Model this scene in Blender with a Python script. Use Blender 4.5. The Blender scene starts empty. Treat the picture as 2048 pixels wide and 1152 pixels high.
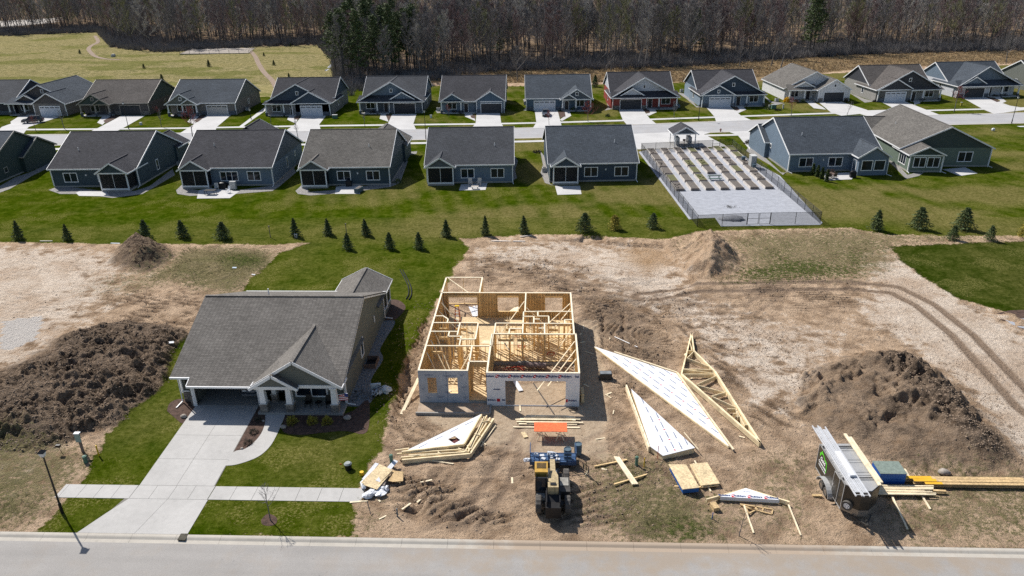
import bpy, bmesh, math, random
import numpy as np
from mathutils import Vector, Matrix, Euler
random.seed(7)
scene = bpy.context.scene
COL = scene.collection
R = math.radians

# ---------------------------------------------------------------- camera
F_PX, PITCH, YAW, ROLL, CAM_H = 1455.0, R(24.3), R(2.5), R(0.86), 35.0
_f = np.array([-math.sin(YAW)*math.cos(PITCH), math.cos(YAW)*math.cos(PITCH), -math.sin(PITCH)])
_r = np.array([math.cos(YAW), math.sin(YAW), 0.0]); _u = np.cross(_r, _f)
_c, _s = math.cos(ROLL), math.sin(ROLL)
CR, CU, CF = _r*_c-_u*_s, _u*_c+_r*_s, _f
def G(px, py, z=0.0):
    """point on the level z seen at photo pixel (px,py)"""
    d = CR*(px-1024)/F_PX-CU*(py-576)/F_PX+CF
    return np.array([0, 0, CAM_H])+d*((z-CAM_H)/d[2])
def g2(px, py, z=0.0):
    p = G(px, py, z); return (float(p[0]), float(p[1]))
cd = bpy.data.cameras.new('camera'); cam = bpy.data.objects.new('camera', cd); COL.objects.link(cam)
cd.sensor_width = 36; cd.lens = F_PX/2048*36; cd.clip_start = 0.5; cd.clip_end = 5000
cam.matrix_world = Matrix(((CR[0], CU[0], -CF[0], 0), (CR[1], CU[1], -CF[1], 0), (CR[2], CU[2], -CF[2], CAM_H), (0, 0, 0, 1)))
scene.camera = cam
# ---------------------------------------------------------------- light
SUN_EL, SUN_AZ = R(47), R(136.2)          # direction towards the sun, from +X ccw
sd = Vector((math.cos(SUN_EL)*math.cos(SUN_AZ), math.cos(SUN_EL)*math.sin(SUN_AZ), math.sin(SUN_EL)))
sl = bpy.data.lights.new('sun', 'SUN'); sl.energy = 4.4; sl.angle = R(0.53); sl.color = (1, 0.95, 0.875)
so = bpy.data.objects.new('sun', sl); COL.objects.link(so); so.rotation_euler = sd.to_track_quat('Z', 'Y').to_euler()
so.location = (-60, 60, 90)
w = bpy.data.worlds.new('World'); scene.world = w; w.use_nodes = True
nt = w.node_tree; nt.nodes.clear()
sky = nt.nodes.new('ShaderNodeTexSky'); sky.sky_type = 'NISHITA'; sky.sun_disc = False
sky.sun_elevation = SUN_EL; sky.sun_rotation = R(90)-SUN_AZ
bg = nt.nodes.new('ShaderNodeBackground'); bg.inputs[1].default_value = 0.075
wo = nt.nodes.new('ShaderNodeOutputWorld'); nt.links.new(sky.outputs[0], bg.inputs[0]); nt.links.new(bg.outputs[0], wo.inputs[0])
scene.view_settings.view_transform = 'Standard'; scene.view_settings.look = 'None'
scene.view_settings.exposure = 0.33; scene.view_settings.gamma = 1
scene.cycles.max_bounces = 5; scene.cycles.diffuse_bounces = 3; scene.cycles.transparent_max_bounces = 12
scene.cycles.use_denoising = False

# ---------------------------------------------------------------- materials
def new_mat(name):
    m = bpy.data.materials.new(name); m.use_nodes = True
    return m, m.node_tree, m.node_tree.nodes['Principled BSDF']
def lnk(nt, a, b): nt.links.new(a, b)
def noise(nt, vec, scale, detail=4, rough=.6):
    n = nt.nodes.new('ShaderNodeTexNoise'); n.inputs['Scale'].default_value = scale
    n.inputs['Detail'].default_value = detail; n.inputs['Roughness'].default_value = rough
    if vec is not None: lnk(nt, vec, n.inputs['Vector'])
    return n.outputs[0]
def mrange(nt, v, a, b, c, d):
    n = nt.nodes.new('ShaderNodeMapRange'); n.inputs[1].default_value = a; n.inputs[2].default_value = b
    n.inputs[3].default_value = c; n.inputs[4].default_value = d; lnk(nt, v, n.inputs[0]); return n.outputs[0]
def mth(nt, op, a, b=None, clamp=False):
    n = nt.nodes.new('ShaderNodeMath'); n.operation = op; n.use_clamp = clamp
    for i, x in enumerate((a, b)):
        if x is None: continue
        if isinstance(x, (int, float)): n.inputs[i].default_value = x
        else: lnk(nt, x, n.inputs[i])
    return n.outputs[0]
def mixc(nt, f, a, b, mode='MIX'):
    n = nt.nodes.new('ShaderNodeMix'); n.data_type = 'RGBA'; n.blend_type = mode
    for i, x in ((0, f), (6, a), (7, b)):
        if isinstance(x, (int, float)): n.inputs[i].default_value = x
        elif isinstance(x, tuple): n.inputs[i].default_value = (*x[:3], 1)
        else: lnk(nt, x, n.inputs[i])
    return n.outputs[2]
def coords(nt, obj=True):
    n = nt.nodes.new('ShaderNodeTexCoord'); return n.outputs['Object' if obj else 'Generated']
def bump(nt, b, h, dist, strength=1.0):
    n = nt.nodes.new('ShaderNodeBump'); n.inputs['Distance'].default_value = dist; n.inputs['Strength'].default_value = strength
    lnk(nt, h, n.inputs['Height']); lnk(nt, n.outputs[0], b.inputs['Normal'])
def pm(name, col, rough=.8, var=.18, vs=2.0, bd=0, bs=20, metal=0, spec=.35, world=False, var2=None):
    """plain material with two scales of colour variation"""
    m, nt, b = new_mat(name)
    if world:
        gg = nt.nodes.new('ShaderNodeNewGeometry'); v = gg.outputs['Position']
    else: v = coords(nt)
    n1 = noise(nt, v, vs, 5); n2 = noise(nt, v, vs*9, 3)
    k = mth(nt, 'ADD', mrange(nt, n1, .3, .7, 1-var, 1+var), mrange(nt, n2, .3, .7, -var*.5, var*.5))
    lnk(nt, mixc(nt, 1.0, tuple(col), k, 'MULTIPLY'), b.inputs['Base Color'])
    b.inputs['Roughness'].default_value = rough; b.inputs['Metallic'].default_value = metal
    b.inputs['Specular IOR Level'].default_value = spec
    if bd: bump(nt, b, noise(nt, v, bs, 4), bd)
    return m
def siding_mat(name, col, vert=False):
    m, nt, b = new_mat(name); v = coords(nt)
    sp = nt.nodes.new('ShaderNodeSeparateXYZ'); lnk(nt, v, sp.inputs[0])
    ax = mth(nt, 'ADD', sp.outputs[0], sp.outputs[1]) if vert else sp.outputs[2]
    fr = mth(nt, 'FRACT', mth(nt, 'MULTIPLY', ax, 1/.4 if vert else 1/.17))
    k = mrange(nt, fr, 0, .16, .8, 1.0)
    n1 = mrange(nt, noise(nt, v, .8, 4), .3, .7, .93, 1.07)
    c = mixc(nt, 1.0, tuple(col), mth(nt, 'MULTIPLY', k, n1), 'MULTIPLY')
    lnk(nt, c, b.inputs['Base Color']); b.inputs['Roughness'].default_value = .6
    bump(nt, b, mth(nt, 'SUBTRACT', 1.0, fr), .02)
    return m
def shingle_mat(name, col, var=.35):
    m, nt, b = new_mat(name); v = coords(nt)
    sp = nt.nodes.new('ShaderNodeSeparateXYZ'); lnk(nt, v, sp.inputs[0])
    cb = nt.nodes.new('ShaderNodeCombineXYZ')
    lnk(nt, mth(nt, 'ADD', sp.outputs[0], sp.outputs[1]), cb.inputs[0])
    lnk(nt, mth(nt, 'MULTIPLY', sp.outputs[2], 2.3), cb.inputs[1])
    br = nt.nodes.new('ShaderNodeTexBrick'); lnk(nt, cb.outputs[0], br.inputs['Vector'])
    br.inputs['Scale'].default_value = 1; br.inputs['Brick Width'].default_value = .34; br.inputs['Row Height'].default_value = .15
    br.inputs['Mortar Size'].default_value = .012; br.inputs['Mortar Smooth'].default_value = .4
    a = tuple(x*(1-var) for x in col); c2 = tuple(x*(1+var) for x in col)
    br.inputs['Color1'].default_value = (*a, 1); br.inputs['Color2'].default_value = (*c2, 1)
    br.inputs['Mortar'].default_value = (*[x*.45 for x in col], 1)
    n1 = mrange(nt, noise(nt, v, .35, 5), .3, .7, .86, 1.14); n2 = mrange(nt, noise(nt, v, 14, 3), .25, .75, .86, 1.14)
    c = mixc(nt, 1.0, br.outputs[0], mth(nt, 'MULTIPLY', n1, n2), 'MULTIPLY')
    lnk(nt, c, b.inputs['Base Color']); b.inputs['Roughness'].default_value = .93; b.inputs['Specular IOR Level'].default_value = .2
    bump(nt, b, br.outputs[1], .012)
    return m
def stone_mat(name, col):
    m, nt, b = new_mat(name); v = coords(nt)
    sp = nt.nodes.new('ShaderNodeSeparateXYZ'); lnk(nt, v, sp.inputs[0])
    cb = nt.nodes.new('ShaderNodeCombineXYZ')
    lnk(nt, mth(nt, 'ADD', sp.outputs[0], sp.outputs[1]), cb.inputs[0]); lnk(nt, sp.outputs[2], cb.inputs[1])
    br = nt.nodes.new('ShaderNodeTexBrick'); lnk(nt, cb.outputs[0], br.inputs['Vector']); br.inputs['Scale'].default_value = 1
    br.inputs['Brick Width'].default_value = .38; br.inputs['Row Height'].default_value = .15; br.inputs['Mortar Size'].default_value = .02
    br.inputs['Color1'].default_value = (*[x*.55 for x in col], 1); br.inputs['Color2'].default_value = (*[min(1, x*1.5) for x in col], 1)
    br.inputs['Mortar'].default_value = (*[x*.4 for x in col], 1); br.inputs['Bias'].default_value = 0
    c = mixc(nt, 1.0, br.outputs[0], mrange(nt, noise(nt, v, 9, 4), .3, .7, .7, 1.3), 'MULTIPLY')
    lnk(nt, c, b.inputs['Base Color']); b.inputs['Roughness'].default_value = .9; bump(nt, b, noise(nt, v, 12, 4), .03)
    return m
def wood_mat(name, col, sx=1.0, var=.25):
    m, nt, b = new_mat(name); v = coords(nt)
    n1 = noise(nt, v, 1.3, 5); n2 = noise(nt, v, 11*sx, 4)
    k = mth(nt, 'ADD', mrange(nt, n1, .3, .7, 1-var, 1+var), mrange(nt, n2, .3, .7, -var*.6, var*.6))
    rnd = nt.nodes.new('ShaderNodeNewGeometry').outputs['Random Per Island']
    k = mth(nt, 'MULTIPLY', k, mrange(nt, rnd, 0, 1, .8, 1.15))
    lnk(nt, mixc(nt, 1.0, tuple(col), k, 'MULTIPLY'), b.inputs['Base Color'])
    b.inputs['Roughness'].default_value = .75; bump(nt, b, n2, .004)
    return m
def osb_mat(name, col):
    m, nt, b = new_mat(name); v = coords(nt)
    vo = nt.nodes.new('ShaderNodeTexVoronoi'); vo.inputs['Scale'].default_value = 11; lnk(nt, v, vo.inputs['Vector'])
    s = nt.nodes.new('ShaderNodeSeparateColor'); lnk(nt, vo.outputs['Color'], s.inputs[0])
    k = mth(nt, 'MULTIPLY', mrange(nt, s.outputs[0], 0, 1, .72, 1.22), mrange(nt, noise(nt, v, .9, 4), .3, .7, .88, 1.12))
    lnk(nt, mixc(nt, 1.0, tuple(col), k, 'MULTIPLY'), b.inputs['Base Color']); b.inputs['Roughness'].default_value = .8
    return m
def glass_mat(name, col=(.012, .018, .028), rough=.08):
    m, nt, b = new_mat(name); v = coords(nt)
    k = mrange(nt, noise(nt, v, .9, 3), .35, .65, .5, 1.9)
    lnk(nt, mixc(nt, 1.0, tuple(col), k, 'MULTIPLY'), b.inputs['Base Color'])
    b.inputs['Roughness'].default_value = rough; b.inputs['Specular IOR Level'].default_value = .35
    return m
def concrete_mat(name, col, world=True):
    m, nt, b = new_mat(name)
    v = nt.nodes.new('ShaderNodeNewGeometry').outputs['Position']
    k = mth(nt, 'MULTIPLY', mrange(nt, noise(nt, v, .25, 6), .3, .7, .9, 1.08), mrange(nt, noise(nt, v, 2.2, 5), .3, .7, .94, 1.05))
    k = mth(nt, 'MULTIPLY', k, mrange(nt, noise(nt, v, 30, 3), .3, .7, .93, 1.06))
    st = mrange(nt, noise(nt, v, .9, 7, .7), .58, .72, 1, .84)
    k = mth(nt, 'MULTIPLY', k, st)
    lnk(nt, mixc(nt, 1.0, tuple(col), k, 'MULTIPLY'), b.inputs['Base Color']); b.inputs['Roughness'].default_value = .88
    b.inputs['Specular IOR Level'].default_value = .25; bump(nt, b, noise(nt, v, 40, 3), .004)
    return m
def road_mat(name, col):
    m, nt, b = new_mat(name)
    v = nt.nodes.new('ShaderNodeNewGeometry').outputs['Position']
    mp = nt.nodes.new('ShaderNodeMapping'); mp.inputs['Scale'].default_value = (.06, .9, 1); lnk(nt, v, mp.inputs[0])
    lane = mrange(nt, noise(nt, mp.outputs[0], 1, 3), .3, .7, .93, 1.06)
    k = mth(nt, 'MULTIPLY', lane, mrange(nt, noise(nt, v, .3, 6), .3, .7, .93, 1.06))
    k = mth(nt, 'MULTIPLY', k, mrange(nt, noise(nt, v, 25, 3), .3, .7, .86, 1.12))
    vo = nt.nodes.new('ShaderNodeTexVoronoi'); vo.inputs['Scale'].default_value = .8; lnk(nt, v, vo.inputs['Vector'])
    k = mth(nt, 'MULTIPLY', k, mrange(nt, vo.outputs[0], 0, .08, .8, 1))
    sp = nt.nodes.new('ShaderNodeSeparateXYZ'); lnk(nt, v, sp.inputs[0])
    edge = mrange(nt, sp.outputs[1], 33.5, 36.4, 0, .25); near_ = mth(nt, 'MULTIPLY', mth(nt, 'MULTIPLY', mrange(nt, sp.outputs[0], -14, -2, 0, 1), mrange(nt, sp.outputs[0], 26, 40, 1, 0)), mrange(nt, sp.outputs[1], 60, 80, 1, 0))
    dirt = mth(nt, 'MULTIPLY', mrange(nt, mth(nt, 'ADD', noise(nt, v, .5, 6, .65), mth(nt, 'MULTIPLY', edge, near_)), .5, .72, 0, .65), mrange(nt, near_, 0, 1, .35, 1))
    c = mixc(nt, dirt, mixc(nt, 1.0, tuple(col), k, 'MULTIPLY'), (.34, .27, .2))
    lnk(nt, c, b.inputs['Base Color']); b.inputs['Roughness'].default_value = .9; b.inputs['Specular IOR Level'].default_value = .2
    bump(nt, b, noise(nt, v, 60, 3), .005)
    return m

M = {}
def C3(r, g, b):     # sRGB 0-255 -> linear
    f = lambda x: (x/255/12.92) if x/255 <= .04045 else ((x/255+.055)/1.055)**2.4
    return (f(r), f(g), f(b))
M['white'] = pm('white_trim', (.84, .85, .86), .45, .05)
M['trim_tan'] = pm('tan_trim', (.36, .33, .29), .5, .05)
M['glass'] = glass_mat('window_glass')
M['screen'] = pm('porch_screen', (.012, .013, .016), .6, .1); M['screen'].node_tree.nodes['Principled BSDF'].inputs['Alpha'].default_value = .8
M['shin_hero'] = shingle_mat('weathered_shingles', (.185, .172, .158), .17)
M['shin_grey'] = shingle_mat('grey_shingles', (.074, .079, .09), .22)
M['shin_char'] = shingle_mat('charcoal_shingles', (.064, .064, .073), .25)
M['shin_slate'] = shingle_mat('slate_shingles', (.072, .086, .105), .22)
M['shin_tan'] = shingle_mat('driftwood_shingles', (.15, .141, .13), .25)
M['shin_pine'] = shingle_mat('brown_shingles', (.115, .104, .098), .25)
for n, c in dict(sage=(.135, .145, .13), navy=(.035, .06, .095), blue=(.07, .12, .18), bluegrey=(.13, .18, .24), slate=(.09, .11, .135),
                 grey=(.2, .205, .21), taupe=(.16, .15, .14), dgreen=(.035, .06, .055), green=(.13, .175, .14), red=(.28, .045, .035),
                 white=(.66, .66, .67), char=(.035, .038, .048), greige=(.27, .265, .25), teal=(.035, .065, .085), ltblue=(.22, .29, .37),
                 palegrey=(.55, .57, .62), brownish=(.075, .068, .068)).items():
    M['sd_'+n] = siding_mat('siding_'+n, c)
M['stone'] = stone_mat('ledge_stone', (.23, .21, .19))
M['stone_blue'] = stone_mat('grey_ledge_stone', (.14, .16, .19))
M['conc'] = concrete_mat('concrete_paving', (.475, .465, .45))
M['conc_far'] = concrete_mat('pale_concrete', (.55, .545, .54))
M['found'] = concrete_mat('foundation_concrete', (.34, .33, .31))
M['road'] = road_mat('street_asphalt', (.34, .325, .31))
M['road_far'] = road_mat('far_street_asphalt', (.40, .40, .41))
M['kerbm'] = concrete_mat('kerb_concrete', (.5, .465, .41))
_nt = M['kerbm'].node_tree; _b = _nt.nodes['Principled BSDF']; _v = _nt.nodes.new('ShaderNodeNewGeometry').outputs['Position']; _src = _b.inputs['Base Color'].links[0].from_socket
_sp = _nt.nodes.new('ShaderNodeSeparateXYZ'); lnk(_nt, _v, _sp.inputs[0]); _k = mth(_nt, 'MULTIPLY', mrange(_nt, _sp.outputs[0], -9, 1, 0, 1), mrange(_nt, _sp.outputs[0], 13, 24, 1, .25))
_k = mth(_nt, 'MULTIPLY', _k, mrange(_nt, _sp.outputs[1], 60, 80, 1, 0)); _k = mrange(_nt, mth(_nt, 'ADD', _k, mth(_nt, 'SUBTRACT', noise(_nt, _v, .8, 7, .7), .5)), .3, .7, 0, .85)
lnk(_nt, mixc(_nt, _k, _src, (.4, .31, .23)), _b.inputs['Base Color'])
M['joint'] = pm('joint_dark_gap', (.2, .19, .17), .9, .1)  # dark tone of the driveway joints
M['mulch'] = pm('bark_mulch', (.085, .052, .04), .95, .5, 3, .05, 14, world=True)
M['rockbed'] = pm('river_rock', (.27, .26, .25), .9, .45, 4, .06, 10, world=True)
M['rockblue'] = pm('grey_landscape_rock', (.2, .21, .22), .9, .6, 5, .06, 9, world=True)
M['stud'] = wood_mat('framing_lumber', (.78, .56, .28))
M['stud2'] = wood_mat('pale_lumber', (.82, .7, .49))
M['truss'] = wood_mat('truss_lumber', (.8, .66, .42))
M['osb'] = osb_mat('strand_board', (.58, .41, .21))
M['osbpale'] = osb_mat('pale_strand_board', (.7, .55, .33))
M['osbfloor'] = osb_mat('subfloor_board', (.66, .5, .29))
M['wrap'] = pm('house_wrap', (.78, .8, .84), .45, .05)
M['wrapblue'] = pm('grey_wrap_board', (.38, .42, .48), .6, .12, 1.2)
M['ink'] = pm('blue_ink', (.05, .08, .19), .6, .2)
M['inkgrey'] = pm('grey_ink', (.2, .23, .32), .6, .2)
M['inkred'] = pm('red_ink', (.55, .015, .03), .6, .1)
M['black'] = pm('black_paint', (.012, .012, .014), .45, .2)
M['blackmetal'] = pm('black_metal', (.055, .052, .048), .55, .4, 4)
M['rubber'] = pm('tyre_rubber', (.095, .088, .08), .85, .4, 6)
M['steel'] = pm('aluminium', (.62, .635, .66), .45, .12, 3, metal=.15)
M['bronze'] = pm('bronze_trailer_paint', (.05, .045, .038), .28, .15, 1.5, metal=.3, spec=.5)
M['roofmetal'] = pm('trailer_roof_metal', (.42, .425, .43), .45, .1, 2, metal=.2)
M['lime'] = pm('lime_vinyl', (.12, .75, .03), .4, .05)
M['yellow'] = pm('machine_yellow', (.5, .3, .06), .45, .22, 3)
M['yellowdirty'] = pm('worn_yellow', (.42, .33, .19), .6, .4, 5)
M['bluesteel'] = pm('blue_platform_steel', (.045, .095, .2), .45, .2)
M['bluetarp'] = pm('blue_wrap', (.015, .1, .34), .5, .25, 4, .01, 8)
M['crateblue'] = pm('blue_foam', (.01, .09, .38), .6, .1)
M['cratetop'] = pm('dusty_green_board', (.2, .25, .22), .8, .25, 6)
M['drum'] = pm('blue_grey_plastic', (.09, .14, .18), .5, .2)
M['orange'] = osb_mat('orange_board', (.82, .16, .05))
M['pedgreen'] = pm('utility_green', (.1, .2, .15), .55, .15)
M['ylmark'] = pm('marker_yellow', (.75, .48, .02), .5, .1)
M['redstake'] = pm('red_stake', (.45, .03, .03), .6, .1)
M['tarp'] = pm('white_plastic_sheet', (.7, .72, .76), .4, .1, 6, .03, 6)
M['boulder'] = pm('field_boulder', (.36, .32, .28), .9, .35, 4, .04, 9)
M['bark'] = pm('grey_bark', (.16, .15, .145), .95, .3, 3)
M['barkdk'] = pm('dark_bark', (.09, .084, .08), .95, .3, 3)
M['barkpale'] = pm('pale_bark', (.3, .275, .25), .9, .3, 3)
M['twigred'] = pm('budding_twigs', (.21, .15, .145), .95, .3, 3)
M['twig'] = pm('bare_twigs', (.2, .188, .185), .95, .3, 3)
M['twigpale'] = pm('pale_twigs', (.38, .36, .33), .95, .3, 3)
M['twiggreen'] = pm('leafing_twigs', (.2, .2, .1), .95, .3, 3)
M['needle'] = pm('spruce_needles', (.1, .135, .05), .8, .5, 5)
M['needle2'] = pm('pine_needles', (.08, .112, .04), .8, .6, 2)
M['needleyel'] = pm('yellowing_needles', (.34, .29, .05), .8, .5, 5)
M['arb'] = pm('arborvitae_leaves', (.06, .09, .02), .8, .45, 5)
M['bushgold'] = pm('golden_shrub_leaves', (.3, .26, .04), .8, .4, 6)
M['bushdk'] = pm('dark_shrub_leaves', (.06, .055, .04), .8, .5, 6)
M['forsythia'] = pm('yellow_blossom', (.75, .5, .02), .7, .3, 6)
M['soilbed'] = pm('garden_soil', (.15, .132, .118), .95, .4, 5, .04, 12, world=True)
M['soilgreen'] = pm('weedy_soil', (.13, .13, .06), .95, .5, 5, .04, 12, world=True)
M['bedwood'] = wood_mat('bed_timber', (.6, .55, .5))
M['bedwooddk'] = wood_mat('weathered_and_shade_timber', (.2, .165, .145))  # weathered posts and pallet; also shade painted on raised bed fronts
M['gravelw'] = pm('pale_gravel', (.375, .392, .435), .95, .14, 1.2, .03, 18, world=True)
M['carpaint'] = pm('dark_car_paint', (.02, .028, .04), .22, .1, spec=.7)
M['cargrey'] = pm('grey_car_paint', (.1, .12, .15), .25, .1, metal=.3, spec=.7)
M['chrome'] = pm('chrome', (.6, .6, .62), .2, .05, metal=.9)
M['headl'] = pm('headlight_lens', (.7, .72, .75), .15, .05)
M['garwhite'] = siding_mat('white_door_panels', (.66, .68, .72))
M['gardark'] = siding_mat('dark_door_panels', (.035, .037, .045))
M['gargreige'] = siding_mat('greige_door_panels', (.48, .46, .43))
M['interior'] = pm('garage_interior_shade', (.05, .05, .055), .9, .2)  # near-black tone painted in for the shade inside an open garage
M['acgrey'] = pm('ac_casing', (.42, .43, .43), .5, .1)
M['doordk'] = pm('front_door_paint', (.035, .03, .035), .4, .1)
M['wicker'] = pm('wicker', (.16, .11, .09), .8, .3)
M['cushion'] = pm('cushion_fabric', (.5, .46, .42), .9, .1)
M['flagred'] = pm('flag_red', (.5, .05, .06), .8, .1); M['flagblue'] = pm('flag_blue', (.03, .05, .2), .8, .1)
M['yellowi'] = pm('yellow_joist_coating', (.78, .44, .03), .6, .15)
M['redladder'] = pm('orange_fiberglass', (.6, .13, .03), .5, .1)
M['redtool'] = pm('red_hose', (.42, .06, .03), .5, .2)
M['lampglass'] = pm('lamp_lens', (.6, .62, .65), .2, .05)
M['greenutil'] = M['pedgreen']
M['straw'] = pm('dry_reeds', (.42, .32, .19), .95, .35, 2, world=True)
M['weed'] = pm('weedy_tufts', (.16, .17, .06), .95, .4, 3, world=True)
M['clod'] = pm('soil_clods', (.3, .225, .165), .95, .3, 4, world=True)
M['clodpale'] = pm('pale_soil_clods', (.42, .33, .25), .95, .3, 4, world=True)

# ---------------------------------------------------------------- mesh helpers
class MB:
    def __init__(s): s.v = []; s.f = []; s.m = []
    def add(s, vs, fs, m=0):
        o = len(s.v); s.v += [tuple(map(float, v)) for v in vs]; s.f += [tuple(i+o for i in f) for f in fs]; s.m += [m]*len(fs); return s
    def box(s, x0, x1, y0, y1, z0, z1, m=0):
        vs = [(x0, y0, z0), (x1, y0, z0), (x1, y1, z0), (x0, y1, z0), (x0, y0, z1), (x1, y0, z1), (x1, y1, z1), (x0, y1, z1)]
        return s.add(vs, [(0, 3, 2, 1), (4, 5, 6, 7), (0, 1, 5, 4), (1, 2, 6, 5), (2, 3, 7, 6), (3, 0, 4, 7)], m)
    def rbox(s, c, size, rot=(0, 0, 0), m=0):
        M3 = Euler(rot).to_matrix(); hx, hy, hz = size[0]/2, size[1]/2, size[2]/2
        vs = [M3 @ Vector(v)+Vector(c) for v in ((-hx, -hy, -hz), (hx, -hy, -hz), (hx, hy, -hz), (-hx, hy, -hz), (-hx, -hy, hz), (hx, -hy, hz), (hx, hy, hz), (-hx, hy, hz))]
        return s.add(vs, [(0, 3, 2, 1), (4, 5, 6, 7), (0, 1, 5, 4), (1, 2, 6, 5), (2, 3, 7, 6), (3, 0, 4, 7)], m)
    def beam(s, p, q, w, h, m=0, up=(0, 0, 1)):
        p, q = Vector(p), Vector(q); d = (q-p).normalized(); u = Vector(up)
        a = d.cross(u)
        if a.length < 1e-4: a = d.cross(Vector((1, 0, 0)))
        a.normalize(); b = a.cross(d).normalized(); a = a*w/2; b = b*h/2
        vs = [p-a-b, p+a-b, p+a+b, p-a+b, q-a-b, q+a-b, q+a+b, q-a+b]
        return s.add(vs, [(0, 1, 2, 3), (7, 6, 5, 4), (0, 4, 5, 1), (1, 5, 6, 2), (2, 6, 7, 3), (3, 7, 4, 0)], m)
    def prism(s, pts, z0, z1, m=0, mt=None):
        n = len(pts)
        a = sum(pts[i][0]*pts[(i+1) % n][1]-pts[(i+1) % n][0]*pts[i][1] for i in range(n))
        if a < 0: pts = pts[::-1]
        o = len(s.v); s.v += [(float(x), float(y), float(z0)) for x, y in pts]+[(float(x), float(y), float(z1)) for x, y in pts]
        s.f += [tuple(o+n-1-i for i in range(n)), tuple(o+n+i for i in range(n))]; s.m += [m, m if mt is None else mt]
        for i in range(n):
            j = (i+1) % n; s.f.append((o+i, o+j, o+n+j, o+n+i)); s.m.append(m)
        return s
    def slab(s, pts, t, m=0):
        """polygon in 3D (counter-clockwise seen from outside) given thickness t inward"""
        P = [Vector(p) for p in pts]; nrm = Vector((0, 0, 0))
        for i in range(len(P)): nrm += (P[i]-P[0]).cross(P[(i+1) % len(P)]-P[0])
        nrm.normalize(); Q = [p-nrm*t for p in P]; n = len(P)
        fs = [tuple(range(n)), tuple(range(2*n-1, n-1, -1))]+[(j, i, n+i, n+j) for i, j in ((i, (i+1) % n) for i in range(n))]
        return s.add(P+Q, fs, m)
    def tube(s, p, q, r1, r2=None, n=8, m=0, cap=True):
        r2 = r1 if r2 is None else r2
        p, q = Vector(p), Vector(q); d = (q-p).normalized()
        a = d.orthogonal().normalized(); b = d.cross(a)
        vs = [p+(a*math.cos(t)+b*math.sin(t))*r1 for t in (2*math.pi*i/n for i in range(n))]+[q+(a*math.cos(t)+b*math.sin(t))*r2 for t in (2*math.pi*i/n for i in range(n))]
        fs = [(i, (i+1) % n, n+(i+1) % n, n+i) for i in range(n)]
        if cap: fs += [tuple(range(n-1, -1, -1)), tuple(range(n, 2*n))]
        return s.add(vs, fs, m)
    def path(s, pts, r, n=6, m=0):
        for a, b in zip(pts[:-1], pts[1:]): s.tube(a, b, r, r, n, m)
        return s
    def blob(s, c, rx, ry, rz, m=0, jit=.2, seg=8, rings=5, rnd=random):
        vs = []; fs = []
        for i in range(rings+1):
            t = math.pi*i/rings
            for j in range(seg):
                a = 2*math.pi*j/seg; k = 1+rnd.uniform(-jit, jit)
                vs.append((c[0]+rx*math.sin(t)*math.cos(a)*k, c[1]+ry*math.sin(t)*math.sin(a)*k, c[2]+rz*math.cos(t)*(k if 0 < i < rings else 1)))
        for i in range(rings):
            for j in range(seg):
                fs.append((i*seg+j, (i+1)*seg+j, (i+1)*seg+(j+1) % seg, i*seg+(j+1) % seg))
        return s.add(vs, fs, m)
    def build(s, name, mats, parent=None, loc=(0, 0, 0), rz=0, smooth=False, link=True):
        me = bpy.data.meshes.new(name); me.from_pydata(s.v, [], s.f)
        if not isinstance(mats, (list, tuple)): mats = [mats]
        for mm in mats: me.materials.append(mm)
        if len(mats) > 1: me.polygons.foreach_set('material_index', s.m)
        if smooth: me.polygons.foreach_set('use_smooth', [True]*len(me.polygons))
        me.update()
        o = bpy.data.objects.new(name, me)
        if link: COL.objects.link(o)
        if parent: o.parent = parent
        o.location = loc; o.rotation_euler = (0, 0, rz)
        return o
def thing(name, label, cat, loc=(0, 0, 0), rz=0, group=None):
    o = bpy.data.objects.new(name, None); COL.objects.link(o); o.empty_display_size = .3
    o.location = loc; o.rotation_euler = (0, 0, rz); tag(o, label, cat, group); return o
def tag(o, label, cat, group=None, kind=None):
    if label: o['label'] = label
    if cat: o['category'] = cat
    if group: o['group'] = group
    if kind: o['kind'] = kind
    return o
def struct(o): o['kind'] = 'structure'; return o
def copy_thing(o, loc, rz=None, label=None, scale=None):
    c = o.copy(); COL.objects.link(c); c.location = loc
    if rz is not None: c.rotation_euler = (0, 0, rz)
    if scale is not None: c.scale = (scale,)*3 if isinstance(scale, (int, float)) else scale
    if label: c['label'] = label
    for ch in o.children:
        k = ch.copy(); COL.objects.link(k); k.parent = c
        for g in ch.children:
            q = g.copy(); COL.objects.link(q); q.parent = k
    return c
def text_obj(txt, size, mat, parent, loc, rot, name='lettering', ext=.004, align='CENTER', sx=1.0, bold=.0):
    cu = bpy.data.curves.new('lettering', 'FONT'); cu.body = txt; cu.size = size; cu.extrude = ext; cu.align_x = align; cu.align_y = 'CENTER'; cu.offset = bold
    cu.resolution_u = 2
    t = bpy.data.objects.new(name, cu); COL.objects.link(t)
    dg = bpy.context.evaluated_depsgraph_get(); me = bpy.data.meshes.new_from_object(t.evaluated_get(dg)); bpy.data.objects.remove(t)
    me.materials.clear(); me.materials.append(mat)
    o = bpy.data.objects.new(name, me); COL.objects.link(o); o.parent = parent; o.location = loc; o.rotation_euler = rot; o.scale = (sx, 1, 1)
    return o
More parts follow.
